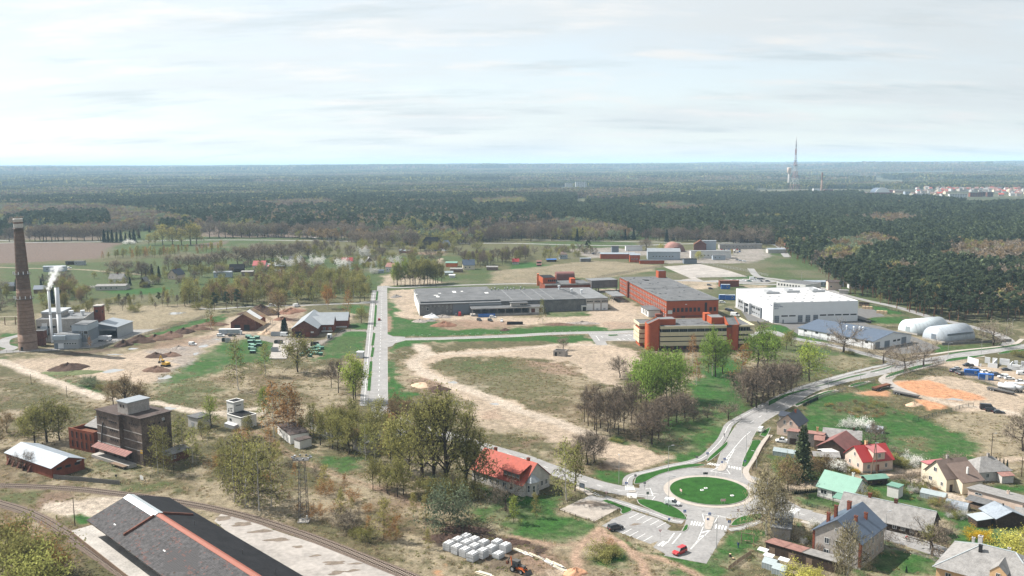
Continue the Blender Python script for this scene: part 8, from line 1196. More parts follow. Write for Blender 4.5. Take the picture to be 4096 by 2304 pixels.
def make_pine(seed,n=3200):
 rs=np.random.RandomState(seed);H=12.0;segs=[];p=np.zeros(3)
 for i in range(6):q=np.array([rs.normal(0,.12),rs.normal(0,.12),H*.93*(i+1)/6]);segs.append((p,q,.21*(1-i/7),.21*(1-(i+1)/7)));p=q
 cl=[]
 for i in range(20):f=.40+.58*(i+rs.rand())/20;az=rs.rand()*6.28;rr_=(1-abs(f-.66)*1.6)*2.5*(.55+.6*rs.rand())*(1 if f<.9 else .5);c=np.array([rr_*cos(az),rr_*sin(az),f*H+.3*rs.rand()]);cl.append(c);segs.append((np.array([0,0,(f-.05)*H]),c,.06,.03))
 for k in range(3):z=H*(.25+.22*rs.rand());az=rs.rand()*6.28;segs.append((np.array([0,0,z]),np.array([1.2*cos(az),1.2*sin(az),z-.2]),.04,.02))
 cl.append(np.array([0,0,H*.97]));cl=np.array(cl);ch=rs.randint(len(cl),size=n);g=rs.normal(0,1,(n,3));g/=np.linalg.norm(g,axis=1)[:,None];pts=cl[ch]+g*(rs.rand(n,1)**.4)*np.array([.95,.95,.5])*(.75+.5*rs.rand(len(cl)))[ch][:,None];return branch_tris(segs),soup(pts,.30*(.6+.8*rs.rand(n)),rs,None,'',1.4,.4),np.clip(.45*rs.rand(len(cl))[ch]+.55*rs.rand(n),0,1)
def make_spruce(seed,n=3000):
 rs=np.random.RandomState(seed);H=12.0;segs=[(np.zeros(3),np.array([0,0,H*.97]),.2,.03)];P_=[];T_=[]
 for i in range(22):
  z=H*(.08+.9*i/22);L=2.5*(1-i/22.5)*(.85+.3*rs.rand())+.12
  for k in range(7):az=k*.9+i*1.3+rs.rand()*.4;m=max(4,int(n/154));t=rs.rand(m,1)**.8;d=np.array([cos(az),sin(az),-.32]);P_.append(np.array([0,0,z])+d*L*t+rs.normal(0,.12,(m,3)));T_.append(np.full(m,rs.rand()))
 P_=np.concatenate(P_);return branch_tris(segs),soup(P_,.34*(.6+.7*rs.rand(len(P_))),rs,None,'',1.5,-.3),np.clip(.5*np.concatenate(T_)+.5*rs.rand(len(P_)),0,1)
PROTO={}
def proto(shape,leaf,bark,variant,joined=False):
 k=(shape,leaf,bark,variant,joined)
 if k in PROTO:return PROTO[k]
 g=(shape,variant)
 if g not in CACHE:CACHE[g]=make_pine(variant*7+1)if shape=='pine' else make_spruce(variant*5+2)if shape=='spruce' else make_tree(shape,variant*13+len(shape))
 Wd,Cr,tone=CACHE[g][:3];ntr=CACHE[g][3]if len(CACHE[g])>3 else len(Wd)//3;wi=(np.arange(len(Wd)//3)>=ntr).astype(np.int32);b2='bark' if bark=='bark_birch' else bark;lm=leaf_mat('leaf_'+leaf,LEAF[leaf],trans=.12 if leaf in('twig','twigd','pine','spruce')else .35)
 if joined:
  nW,nC=len(Wd)//3,len(Cr)//3;PROTO[k]=np_mesh('tree',np.concatenate([Wd,Cr]),np.concatenate([np.full(nW,.5),tone]),[M(bark),M(b2),lm],idx=np.concatenate([wi,np.full(nC,2,np.int32)]))
 else:PROTO[k]=(np_mesh('trunk',Wd,np.full(len(Wd)//3,.5),[M(bark),M(b2)],idx=wi),np_mesh('crown',Cr,tone,[lm]))
 return PROTO[k]
KINDS={'bare':('bare','twig','bark',3),'bared':('bare','twigd','bark',3),'oak':('bareoak','twig','bark',3),'tallbare':('tallbare','twigd','bark',3),'green':('leafy','green','bark',3),'greent':('leafytall','green','bark',2),'lgreen':('leafy','lgreen','bark',2),'lgreent':('leafytall','lgreen','bark',2),'olive':('leafy','olive','bark',3),'olivet':('leafytall','olive','bark',3),'yolive':('leafytall','yolive','bark',2),'big':('big','olive','bark',2),'bigbr':('big','brown','bark',1),'rust':('leafy','rust','bark_birch',2),'birch':('birch','olive','bark_birch',3),'birchg':('birch','birchg','bark_birch',3),'birchr':('birch','rust','bark_birch',2),'birchthin':('birchthin','rust','bark_birch',2),'weep':('weep','willow','bark_birch',2),'pine':('pine','pine','bark_pine',5),'spruce':('spruce','spruce','bark',2),'shrub':('shrub','olive','bark',3),'shrubg':('shrub','birchg','bark',2),'shrubgr':('shrub','grey','bark',2),'shrubr':('shrubbare','rust','bark',2),'shrubb':('shrubbare','twig','bark',2),'yellow':('shrub','yellow','bark',1),'ylg':('shrub','ylg','bark',1),'white':('shrub','white','bark',2),'young':('young','yolive','bark',2),'youngg':('young','lgreen','bark',2),'spruce2':('spruce','pine','bark',2),'thuja':('spruce','spruce','bark',2),'brownleaf':('leafy','brown','bark',2),'greyg':('leafy','grey','bark',2),'willow':('weep','ylg','bark',1)}
NAME={'spruce2':'spruce_tree','pine':'pine_tree','spruce':'spruce_tree','thuja':'thuja_shrub','shrub':'shrub','shrubg':'shrub','shrubgr':'shrub','shrubr':'shrub','shrubb':'shrub','yellow':'flowering_shrub','ylg':'flowering_shrub','white':'blossom_tree','birch':'birch_tree','birchg':'birch_tree','birchr':'birch_tree','birchthin':'birch_tree','weep':'birch_tree','oak':'oak_tree','young':'young_tree','youngg':'young_tree','willow':'willow_tree'}
trnd=random.Random(21)
def tree_at(kind,p,h,label,group,wide=1.0,small=False):
 shp,lf,bk,nv=KINDS[kind];v=trnd.randrange(nv);wide*=.82 if KINDS[kind][0]in('leafy','leafytall','birch','birchthin','tallbare','big')else .95;n=NAME.get(kind)or('leafless_tree' if 'bare' in kind else 'leafy_tree' if 'green' in kind else 'brown_tree' if kind in('brownleaf','rust','bigbr')else 'budding_tree');cat='shrub' if 'shrub' in n else 'tree';s=h/12.0;w=s*wide*trnd.uniform(.9,1.1);rz=trnd.uniform(0,6.28)
 if small:o=OB(n,proto(shp,lf,bk,v,True),None,(p[0],p[1],-.05),rz,label,cat,group);o.scale=(w,w,s);return o
 P=T(n,label,cat,(p[0],p[1],-.05),rz,group);P.scale=(w,w,s);tm,cm=proto(shp,lf,bk,v);OB('trunk',tm,P);OB('crown',cm,P);return P
def tt(kind,r,lst,label,group=None,wide=1.0,small=False):
 for a in lst:
  x,y,yt=a[:3];h=max(1.2,HT(r,x,y,x,yt));tree_at(kind,G(r,x,y),h,label,group or label,a[3]if len(a)>3 else wide,small)
def sca(kinds,r,poly,n,h0,h1,label,group,small=True,wide=1.0,mind=3.0,zc=0):
 P=[G(r,*q)for q in poly];xs=[p.x for p in P];ys=[p.y for p in P];got=[];tries=0
 while len(got)<n and tries<n*60:
  tries+=1;x,y=trnd.uniform(min(xs),max(xs)),trnd.uniform(min(ys),max(ys));ins=False
  for i in range(len(P)):
   a,b=P[i],P[(i+1)%len(P)]
   if(a.y>y)!=(b.y>y)and x<(b.x-a.x)*(y-a.y)/(b.y-a.y)+a.x:ins=not ins
  if ins and all((x-u)**2+(y-v)**2>mind*mind for u,v in got):
   got.append((x,y));k=trnd.choice(kinds);tree_at(k,(x,y),trnd.uniform(h0,h1)*(.75 if 'shrub' in k else 1),label[k]if isinstance(label,dict)else label,group,wide,small)
sca(['bare','olive','olivet','birch','shrub'],0,[(230,700),(420,680),(640,665),(680,690),(520,715),(380,735),(240,735)],46,6,12,{k:v+' on the meadow below the village' for k,v in dict(bare='leafless tree',olive='olive tree',olivet='slim olive tree',birch='birch',shrub='olive shrub').items()},'meadow trees below the village',True,1.0,5);sca(['bare','yolive','olive'],0,[(560,650),(860,620),(1050,600),(1100,612),(900,640),(640,665)],60,9,14,{k:v+' in the belt before the highway' for k,v in dict(bare='leafless tree',yolive='yellowish tree',olive='olive tree').items()},'tree belt before the highway',True,1.0,6)
# ---- foreground left
tt('olive',0,[(118,1112,1008,1.2),(88,1116,1022,1.1),(150,1108,1010,1.1),(62,1100,1040)],'olive brown budding tree beside the silver roofed shed');tt('brownleaf',0,[(-10,1130,1060),(18,1090,1035)],'brownish tree at the end of the silver roofed shed');tt('oak',5,[(235,395,190)],'small leafless tree before the silver roofed shed')
tt('shrub',0,[(38,1449,1325),(85,1455,1350),(15,1400,1305)],'tall olive shrub beside the railway siding');tt('shrubr',0,[(110,1420,1345),(60,1380,1310),(130,1449,1370),(25,1350,1300)],'rust tinged shrub beside the railway siding');tt('shrubg',0,[(95,1500,1385)],'yellow green shrub in the corner below the siding')
tt('birch',0,[(398,1190,1068),(412,1185,1075)],'birch in front of the right side of the grain tower');tt('bigbr',0,[(315,1030,945,1.2)],'broad brown tree behind the grain tower');tt('brownleaf',0,[(285,1020,955),(350,1025,960)],'brownish tree behind the grain tower');tt('shrubgr',1,[(880,1000,890,1.3),(930,960,880)],'grey green willow shrub beside the dirt road');tt('shrub',1,[(1000,1030,960),(1420,1090,1020)],'low olive shrub beside the dirt road')
tt('birchg',0,[(460,1150,1048),(485,1165,1075),(440,1135,1060)],'pale green birch right of the grain tower');tt('lgreent',0,[(532,1078,998)],'fresh green young birch between the two white buildings');tt('birch',0,[(590,1262,1115),(620,1275,1095),(652,1285,1105),(572,1245,1120),(682,1275,1118),(603,1225,1090),(640,1245,1100),(560,1225,1125)],'slender birch in the thin stand above the railway');tt('birchr',0,[(690,1100,962),(725,1095,968,1.2),(745,1090,985)],'rusty brown birch near the long whitewashed shed');tt('youngg',0,[(664,1060,975)],'light green sapling beside the rusty birch')
tt('olivet','k8',[(525,418,60),(620,392,40),(650,452,100),(705,472,110),(820,512,150),(420,330,100),(760,330,30)],'tall trunked olive tree before the whitewashed ruin');tt('birchg','k8',[(1092,612,285),(995,582,190),(1265,585,140)],'white stemmed birch beside the grey brick house');tt('rust','k8',[(140,205,-20),(230,180,40)],'rust coloured tree behind the long whitewashed shed');tt('olive','k8',[(330,300,120),(1060,430,60),(900,300,20),(1180,300,70)],'olive budding tree around the grey brick house')
tt('big',0,[(1125,1240,985,.85),(1062,1222,1008,.8),(1172,1232,1030,.75),(1092,1230,995,.75)],'very big spreading tree with olive buds left of the red tiled house');tt('olive',0,[(1030,1200,1060),(1195,1235,1090),(1010,1180,1040)],'olive tree at the edge of the big trees');tt('shrub',0,[(1100,1250,1195),(1060,1245,1200),(1145,1255,1200),(1185,1250,1195)],'dense olive undergrowth below the big trees');tt('brownleaf',0,[(1000,1060,990),(1025,1065,1000)],'brown tree at the bend of the street')
tt('shrubgr',0,[(1140,1325,1224,1.0)],'round grey green shrub behind the stone pallets');tt('young',0,[(965,1357,1255),(1040,1302,1240),(1072,1312,1246),(1348,1300,1240)],'young yellow green tree on the dry slope');tt('shrubb',0,[(865,1332,1272),(890,1330,1280)],'bare pinkish shrub on the dry slope');tt('shrub',0,[(918,1360,1322),(885,1350,1330)],'dark rounded shrub on the dry slope');tt('olivet',0,[(975,1242,1168),(1000,1250,1150),(938,1232,1155),(1015,1245,1165),(955,1225,1160)],'slim olive tree in the thicket above the dry slope');tt('lgreen',0,[(985,1228,1180)],'fresh green tree in the thicket above the dry slope');tt('shrubr',0,[(798,1305,1264),(820,1245,1205),(760,1290,1262)],'rust red shrub near the lattice mast');tt('young',0,[(858,1305,1235),(700,1170,1110),(815,1230,1170)],'slight sapling near the lattice mast')
sca(['birchthin','young','shrubb','shrubr'],0,[(660,1150),(800,1180),(960,1290),(1100,1380),(900,1380),(760,1290),(640,1230)],26,2,6.5,{'birchthin':'thin bare birch on the scrubby slope above the railway','young':'small sapling on the scrubby slope above the railway','shrubb':'bare shrub on the scrubby slope above the railway','shrubr':'rusty shrub on the scrubby slope above the railway'},'scrub above the railway',True)
sca(['birch','olivet','birchr','shrubr'],0,[(430,1100),(560,1080),(700,1110),(700,1240),(560,1210),(450,1180)],11,4,9,{'birch':'slender birch in the loose wood above the railway','olivet':'slim olive tree in the loose wood above the railway','birchr':'rusty birch in the loose wood above the railway','shrubr':'rusty shrub in the loose wood above the railway'},'loose wood above the railway',True)
sca(['olive','olivet','brownleaf','birchr'],0,[(760,1090),(960,1060),(1010,1090),(990,1160),(860,1130),(770,1110)],15,8,13,{'olive':'olive tree in the wood around the white sheds','olivet':'slim olive tree in the wood around the white sheds','brownleaf':'brown tree in the wood around the white sheds','birchr':'rusty birch in the wood around the white sheds'},'wood around the white sheds',True)
# ---- mid left
tt('birch',1,[(2400,1035,515,.9)],'large drooping birch on the green slope');tt('olive',2,[(420,850,485,1.15)],'brownish willow before the pale pad');tt('birchg',2,[(95,890,560)],'slim birch left of the pale pad');tt('tallbare',2,[(757,1010,735),(830,1062,735)],'thin leafless tree beside the light green tree');tt('lgreen',2,[(985,1140,690,.85),(1005,1130,720,.7)],'light green leafy tree beside the straight street');tt('olive',2,[(1060,358,185,1.0)],'round willow on the lawn beside the workshop');tt('brownleaf',2,[(225,315,30,.9)],'tall brown tree behind the dark spruce');tt('rust',2,[(725,215,-10,.8)],'rust coloured tree behind the workshop');tt('birchr',2,[(930,285,20)],'bare birch at the edge of the woodland belt');tt('spruce','e6',[(1290,600,310,1.3),(1250,590,350,1.3)],'dark spruce beside the brick workshop');tt('birchthin',1,[(905,615,490),(2130,430,280)],'thin birch by the boiler house yard');tt('birch',1,[(2120,425,105,.7)],'tall birch by the barn under repair')
tt('pine',1,[(2160,240,50),(2280,230,40),(2390,210,20),(1600,150,50),(1840,145,20),(1200,150,65),(1290,160,60)],'dark pine in the woodland belt behind the sites');tt('spruce',2,[(560,130,-20)],'dark spruce in the woodland belt')
sca(['olive','olivet','birch','birchg','brownleaf','yolive'],0,[(385,765),(560,735),(700,705),(770,692),(900,705),(940,735),(925,762),(800,766),(600,770),(450,775)],190,9,16,{k:v+' tree in the dense woodland belt by the straight street' for k,v in dict(olive='olive broad',olivet='olive upright',birch='olive birch',birchg='pale green birch',brownleaf='brown',yolive='yellowish').items()},'woodland belt by the straight street',True,1.0,3.2)
sca(['tallbare','olivet','shrub','birch'],0,[(230,768),(420,745),(520,760),(520,778),(300,790),(170,790)],48,4,9,{k:v+' in the low hedge behind the boiler house' for k,v in dict(tallbare='bare sapling',olivet='olive sapling',shrub='olive shrub',birch='young birch').items()},'hedge behind the boiler house',True,1.0,2.6);sca(['olive','big','brownleaf','spruce'],0,[(90,755),(150,735),(230,730),(240,760),(160,785),(95,785)],18,8,14,{k:v+' tree behind the boiler house' for k,v in dict(olive='olive',big='broad olive',brownleaf='brown',spruce='dark spruce').items()},'trees behind the boiler house',True,1.1,4);sca(['oak','olive','spruce'],0,[(-40,760),(0,730),(45,715),(45,780),(-40,800)],10,7,12,{k:v+' tree left of the tall chimney' for k,v in dict(oak='bare',olive='olive',spruce='dark spruce').items()},'trees left of the chimney',True,1.1,4);sca(['oak','spruce','shrub'],0,[(85,725),(125,700),(175,700),(170,725),(100,740)],10,5,10,{k:v+' right of the tall chimney' for k,v in dict(oak='bare tree',spruce='dark spruce',shrub='olive shrub').items()},'trees right of the chimney',True,1.1,4)
tt('bare',11,[(1160,1190,1010,1.15),(1300,1190,1015,1.1),(1420,1190,1020),(1470,1190,1030),(1700,1112,960),(1805,1112,955,1.2),(1900,1110,960),(1990,1110,955,1.2),(2105,1100,935,1.2),(2160,1092,930),(2390,1070,870,1.1),(2500,1060,880),(2250,1080,900),(2560,1050,870)],'large leafless tree in the row along the village meadow',None,small=True);tt('bare',12,[(30,1012,830),(90,1022,850),(170,1022,850),(250,1007,830,1.3),(360,992,840),(440,982,820),(520,972,830),(600,940,800),(700,960,820),(1185,895,720),(1245,890,720),(1320,865,700,1.2),(1555,860,700),(1600,855,720),(1480,850,700),(1115,870,720),(1010,880,720)],'large leafless tree in the row along the village meadow',None,small=True)
tt('bare',11,[(x,y,y-135-(i*37%30))for i,(x,y)in enumerate(((300,818),(355,818),(405,812),(440,817),(465,812),(520,812),(555,808),(590,817),(640,808),(720,812),(780,812),(850,812),(930,812),(990,807),(1015,807),(2025,783),(2110,783),(2205,778),(2270,783),(2345,778),(2430,783),(2510,783),(95,820),(160,815),(1350,800),(1180,800)))],'leafless roadside tree along the distant highway',None,1.1,True);tt('bare',12,[(x,y,y-130-(i*37%30))for i,(x,y)in enumerate(((15,778),(120,778),(205,778),(255,783),(285,778),(420,783),(440,783),(520,788),(595,775),(675,788),(765,788),(860,790),(940,795),(1020,800),(1090,800),(1160,805),(1400,810),(1480,810),(1830,790),(1920,800)))],'leafless roadside tree along the distant highway',None,1.1,True)
tt('spruce',11,[(x,830,690+(i*23%40))for i,x in enumerate((1050,1090,1130,1175,1220,1265,1310,1350))]+[(1400,790,690),(640,730,645),(1530,1180,1040),(1600,1190,1060),(1310,1265,1170),(430,1220,1140),(1505,730,655)],'distant dark spruce by the brown field',None,1.0,True);tt('yolive',11,[(1640,855,650,1.6),(1740,858,680,1.4),(1830,858,690,1.5),(1920,855,640,1.6),(1980,850,650,1.4),(1500,860,740,1.5),(1560,855,720)],'distant broad pale olive tree beside the brown field',None,1.3,True);tt('white',11,[(1300,845,795,1.6),(1515,1250,1205,1.5),(930,1290,1260,1.4)],'white blossoming shrub near the far gardens',None,1.2,True)
sca(['yolive','birchr','olivet'],11,[(1000,1000),(1300,960),(1700,930),(2100,900),(2250,880),(2250,920),(1800,975),(1300,1000)],60,7,11,{k:v+' in the orange tinged copse beyond the meadow' for k,v in dict(yolive='pale sapling',birchr='rusty birch',olivet='olive sapling').items()},'copse beyond the meadow',True,.9,5);sca(['olive','yolive','birch','shrub','white','oak'],0,[(640,690),(760,655),(860,640),(980,650),(1100,660),(960,690),(930,705),(800,700),(700,705)],70,5,12,{k:v+' in the village gardens' for k,v in dict(olive='olive tree',yolive='yellowish tree',birch='birch',shrub='olive shrub',white='white blossom shrub',oak='bare fruit tree').items()},'village garden trees',True,1.1,5);sca(['olive','oak','shrub','brownleaf'],0,[(860,640),(1000,610),(1180,615),(1250,640),(1100,660),(960,660)],55,7,13,{k:v+' beyond the village' for k,v in dict(olive='olive tree',oak='bare tree',shrub='olive shrub',brownleaf='brown tree').items()},'trees beyond the village',True,1.1,6)
tt('lgreent',12,[(1420,1262,1010,.8),(1500,1258,1005,.8),(1390,1265,1050,.7)],'fresh green poplar beyond the end of the street',small=True);tt('olivet',12,[(1425,1262,1040),(1460,1258,1060),(1550,1255,1020),(1600,1255,1000),(1640,1250,1010),(1690,1250,1000,1.1),(1730,1248,1000),(1780,1245,1010,1.1),(1830,1240,1020),(1870,1235,1040),(1580,1262,1040),(1660,1262,1030),(1750,1255,1030),(1810,1250,1040)],'slim olive tree in the copse beyond the end of the street',None,1.0,True)
sca(['tallbare','tallbare','bared','olivet'],0,[(1160,665),(1290,648),(1330,640),(1325,655),(1290,665),(1210,672),(1175,672)],45,11,15,{k:v+' in the tall bare grove beyond the dry field' for k,v in dict(tallbare='leafless trunk',bared='dark leafless tree',olivet='olive tree').items()},'tall bare grove',True,.9,4);sca(['bared','bared','tallbare'],0,[(1160,605),(1300,585),(1440,590),(1430,605),(1180,612)],85,15,20,'dark leafless tree in the large bare grove','large bare grove',True,1.0,6);sca(['oak','olive','yolive','shrub'],0,[(1300,640),(1400,630),(1480,625),(1500,640),(1420,655),(1330,660)],26,6,10,{k:v+' near the pale two storey house' for k,v in dict(oak='bare tree',olive='olive tree',yolive='yellowish tree',shrub='olive shrub').items()},'trees by the pale house',True,1.0,5);tt('pine',13,[(765,930,810,1.3)],'single dark pine beside the highway',small=True);tt('bared',13,[(1350,915,790,1.2)],'leafless willow behind the works',small=True);tt('willow',13,[(1500,920,845,1.5),(1880,1000,920,1.4),(2200,960,900,1.2)],'pale yellow green willow beside the works',small=True);tt('oak',13,[(2500,855,670,1.3),(2170,800,640,1.2),(2330,790,690)],'large bare tree beside the chalet',small=True)
sca(['bared','bared','oak','spruce'],0,[(1640,605),(1760,598),(1900,598),(2010,605),(1980,618),(1840,612),(1700,612)],70,14,20,{k:v+' in the bare row behind the highway' for k,v in dict(bared='dark leafless tree',oak='bare tree',spruce='dark spruce').items()},'bare row behind the highway',True,1.0,6);sca(['bared','yolive','spruce','oak'],0,[(1440,600),(1500,585),(1640,585),(1640,605),(1450,610)],34,12,18,{k:v+' around the pale manor' for k,v in dict(bared='dark leafless tree',oak='bare tree',spruce='dark spruce',yolive='yellowish tree').items()},'trees around the manor',True,1.0,7)
tt('yolive',4,[(1475,455,300),(1560,470,180),(1690,520,230),(1130,400,300),(880,315,230)],'pale budding tree at the edge of the pine forest')
# ---- centre and right
tt('tallbare',0,[(1480,1072,975),(1495,1082,970),(1510,1076,985),(1528,1086,980),(1545,1076,975),(1560,1062,970),(1580,1045,960),(1600,1035,960),(1535,1100,1010),(1555,1095,1000),(1570,1085,990),(1590,1065,985),(1500,1092,995),(1470,1062,985)],'thin dark leafless tree in the clump beside the sandy lot',None,1.1);tt('bared',0,[(1612,1112,1040),(1640,1118,1040),(1656,1104,1020),(1682,1072,1000),(1702,1062,990),(1722,1052,990),(1625,1080,1010),(1660,1065,1000),(1745,1060,1030)],'dark leafless tree behind the green leafed clump',None,1.1);tt('green',0,[(1612,1012,890,.8),(1640,1004,882,.8),(1662,1008,885,.8),(1690,1012,885,.8),(1624,1032,905,.75),(1712,1004,892,.8),(1675,1030,905,.75),(1650,1022,900,.75)],'fresh green leafed tree in the clump before the office block',None,1.0)
tt('green',0,[(1800,948,828,.8),(1818,940,850,.75),(1782,938,845,.7)],'bright green tree right in front of the office block');tt('birchr',0,[(1742,912,843)],'brown birch close to the office block');tt('birchg',0,[(1792,945,868)],'pale birch on the lawn before the office block');tt('birchthin',0,[(1866,973,868,1.3),(1752,969,903)],'white stemmed birch with sparse brown twigs on the lawn');tt('bare',0,[(1559,950,898),(1417,880,850)],'small leafless tree on the sandy lot',wide=1.1);tt('birchg',0,[(1364,812,752,.7)],'slim birch in front of the long grey warehouse');tt('green',0,[(1905,925,820,.95),(1930,932,828,.9),(1950,905,845,.8),(1885,905,850,.8)],'broad bright green tree right of the office block');tt('lgreen',0,[(2036,959,858,1.0)],'light green tree beside the curving road');tt('bared',0,[(1880,1012,930),(1890,1022,930),(1903,1026,935),(1918,1006,920),(1933,1001,915),(1947,996,915),(1962,991,915),(1977,986,912),(1990,978,915),(2003,970,915),(1870,1000,930)],'dark leafless tree in the row along the curving road',None,1.1)
tt('oak',0,[(2122,886,814,1.1),(2222,915,868,1.2),(2276,935,868,1.1),(2323,923,855,1.1),(2498,869,808,1.1)],'big leafless oak beside the curving road');tt('shrub',4,[(800,920,885,1.4),(840,925,890,1.4),(2520,945,875,1.4)],'dark low shrub by the road');tt('oak',0,[(1780,1052,1020),(1832,1056,1010)],'small bare fruit tree on the lawn');tt('bare',0,[(2573,1135,1035,1.3)],'leafless tree at the edge of the dry meadow');tt('olive',0,[(1978,880,835),(1990,870,830)],'small olive tree beside the works yard')
tt('birchg',0,[(1425,1258,1110,1.0)],'pale green birch beside the red tiled house');tt('olivet',0,[(1446,1235,1120)],'olive tree beside the west road');tt('bare',0,[(1478,1168,1085,1.1),(1494,1164,1088),(1462,1160,1095)],'leafless tree at the edge of the sandy patch');tt('oak',0,[(1272,1285,1212,.9)],'small bare tree on the lawn of the red tiled house');tt('youngg',0,[(1292,1315,1248)],'small green tree on the lawn below the red tiled house');tt('shrub',7,[(900,1270,1130,1.5),(970,1255,1120,1.4),(1010,1240,1150,1.2)],'wide dark shrub on the lawn below the car park');tt('shrubr',7,[(990,1150,1070)],'bare twiggy shrub above the wide dark shrub');tt('shrubg',7,[(1020,90,50,1.8),(1080,110,70,1.6)],'low bright green shrub beside the sandy patch')
tt('weep',0,[(1928,1345,1185,.85),(1945,1335,1200,.8)],'large weeping birch with whitish twigs beside the roundabout');tt('spruce2',0,[(2017,1210,1064,1.2)],'tall dark spruce among the garden houses');tt('brownleaf',0,[(1983,1240,1150),(2070,1206,1143,1.2),(2055,1195,1150)],'dark brown tree beside the tall spruce');tt('olive',0,[(1995,1205,1160,1.2),(1960,1230,1190,1.4),(1975,1215,1180,1.3)],'olive bush beside the garden footpath');tt('bare',0,[(2199,1136,1062)],'thin leafless tree behind the pink house');tt('weep',0,[(2132,1475,1320,.7)],'pale twiggy willow in front of the rendered house');tt('oak',0,[(2345,1397,1308,1.1)],'round topped tree with bare limbs on the street verge');tt('olive',0,[(2340,1380,1318,1.0)],'budding tree behind the round topped street tree');tt('oak',0,[(2288,1226,1185,1.3)],'small pruned fruit tree on the drive');tt('olive',0,[(2182,1288,1225,1.2),(2200,1280,1235)],'dark olive tree between green roof and timber house')
tt('yellow',0,[(2452,1352,1328,1.5),(2475,1358,1332,1.5)],'bright yellow forsythia before the plank shed');tt('ylg',0,[(2557,1395,1320,1.1)],'yellow green tree behind the peach villa');tt('ylg',0,[(2015,1462,1420,1.4),(2045,1460,1428,1.3)],'yellow green bush beside the small greenhouses');tt('yellow',8,[(880,420,360,1.2),(1075,850,790)],'small yellow flowering shrub');tt('shrub',8,[(830,410,350),(730,350,280),(1100,520,450)],'rounded dark garden shrub');tt('white',0,[(2175,1080,1052,1.3),(2135,1075,1050,1.4),(2295,1168,1140,1.3),(2100,1180,1155,1.4)],'white blossoming fruit tree in the gardens');tt('shrubb',0,[(2230,1365,1330),(2245,1150,1120),(2400,1160,1135,1.5),(2385,1165,1140)],'bare twiggy garden shrub');tt('thuja',0,[(2505,1172,1147,.8),(2514,1175,1150,.8),(2524,1178,1152,.8),(2533,1180,1155,.8),(2280,1440,1422)],'dark columnar thuja beside the hipped cottage');tt('shrub',8,[(1240,330,230,1.6),(1290,345,250,1.6),(1340,350,270,1.4),(1200,300,210,1.4)],'dense dark hedge shrub beside the pink house')
for i in range(15):x=250+i*18.5;tt('thuja',8,[(x,632-i*2,590-i*2,1.7)],'clipped dark hedge plant along the sandy lane',None,small=True)
for i in range(22):x=870+i*13;tt('thuja',8,[(x,548-i*.8,508-i*.8,1.7)],'clipped dark hedge plant behind the mint green roof',None,small=True)
for i in range(12):tt('thuja',4,[(360+i*12.5,1446-i*6,1405-i*6,1.3)],'dark clipped thuja in the hedge by the curving road',None,small=True)
sca(['shrub','shrubb','shrubr','shrubg','oak','white'],8,[(1150,560),(1560,480),(1750,620),(1980,800),(2050,900),(1800,900),(1740,780),(1500,720),(1200,640)],34,1.0,3.0,{k:v+' in the gardens around the greenhouses' for k,v in dict(shrub='olive shrub',shrubb='bare shrub',shrubr='rusty shrub',shrubg='green shrub',oak='small bare tree',white='white blossom shrub').items()},'garden plants by the greenhouses',True,1.2,1.5);sca(['shrub','shrubb','shrubg','oak','brownleaf'],8,[(0,260),(420,230),(740,330),(760,430),(420,470),(120,480),(20,400)],30,1.2,4.5,{k:v+' in the gardens by the spruce' for k,v in dict(shrub='olive shrub',shrubb='bare shrub',shrubg='green shrub',oak='small bare tree',brownleaf='brown tree').items()},'garden plants by the spruce',True,1.2,1.8);sca(['shrub','shrubb','shrubr','brownleaf'],0,[(2070,1020),(2200,1005),(2260,1040),(2200,1060),(2080,1040)],26,1.0,2.6,{k:v+' in the scrub below the orange sand' for k,v in dict(shrub='olive bush',shrubb='bare bush',shrubr='rusty bush',brownleaf='brown sapling').items()},'scrub below the orange sand',True,1.4,1.6);sca(['shrub','shrubb','oak','white'],0,[(2010,1340),(2060,1310),(2140,1290),(2200,1310),(2060,1440),(1960,1400)],10,1,2.5,{k:v+' around the woodsheds' for k,v in dict(shrub='olive shrub',shrubb='bare shrub',oak='small bare tree',white='white blossom shrub').items()},'plants around the woodsheds',True,1.2,2)
# ================================================================ 14. forests
def inpoly(u,v,poly):
 ins=np.zeros(u.shape,bool);n=len(poly)
 for i in range(n):
  (x0,y0),(x1,y1)=poly[i],poly[(i+1)%n];c=(y0>v)!=(y1>v);ins^=c&(u<(x1-x0)*(v-y0)/((y1-y0)or 1e-9)+x0)
 return ins
PF=[[(1985,618),(2050,640),(2115,694),(2190,712),(2270,732),(2340,750),(2410,770),(2490,788),(2600,815),(2950,905),(2950,500),(2576,505),(2440,508),(2380,497),(2200,492),(2130,478),(2000,480),(1900,478),(1700,490),(1500,505),(1350,528),(1450,548),(1600,575),(1750,580),(1850,585),(1950,590)],[(500,545),(640,560),(800,558),(960,562),(1150,560),(1330,545),(1450,525),(1450,470),(1200,465),(800,468),(400,478),(0,490),(-400,490),(-400,515),(0,512),(250,512),(330,520),(420,535)],[(0,545),(150,528),(270,528),(275,560),(160,562)],[(-300,555),(0,560),(60,575),(0,580),(-300,580)],[(400,560),(500,548),(510,562),(420,572)]]
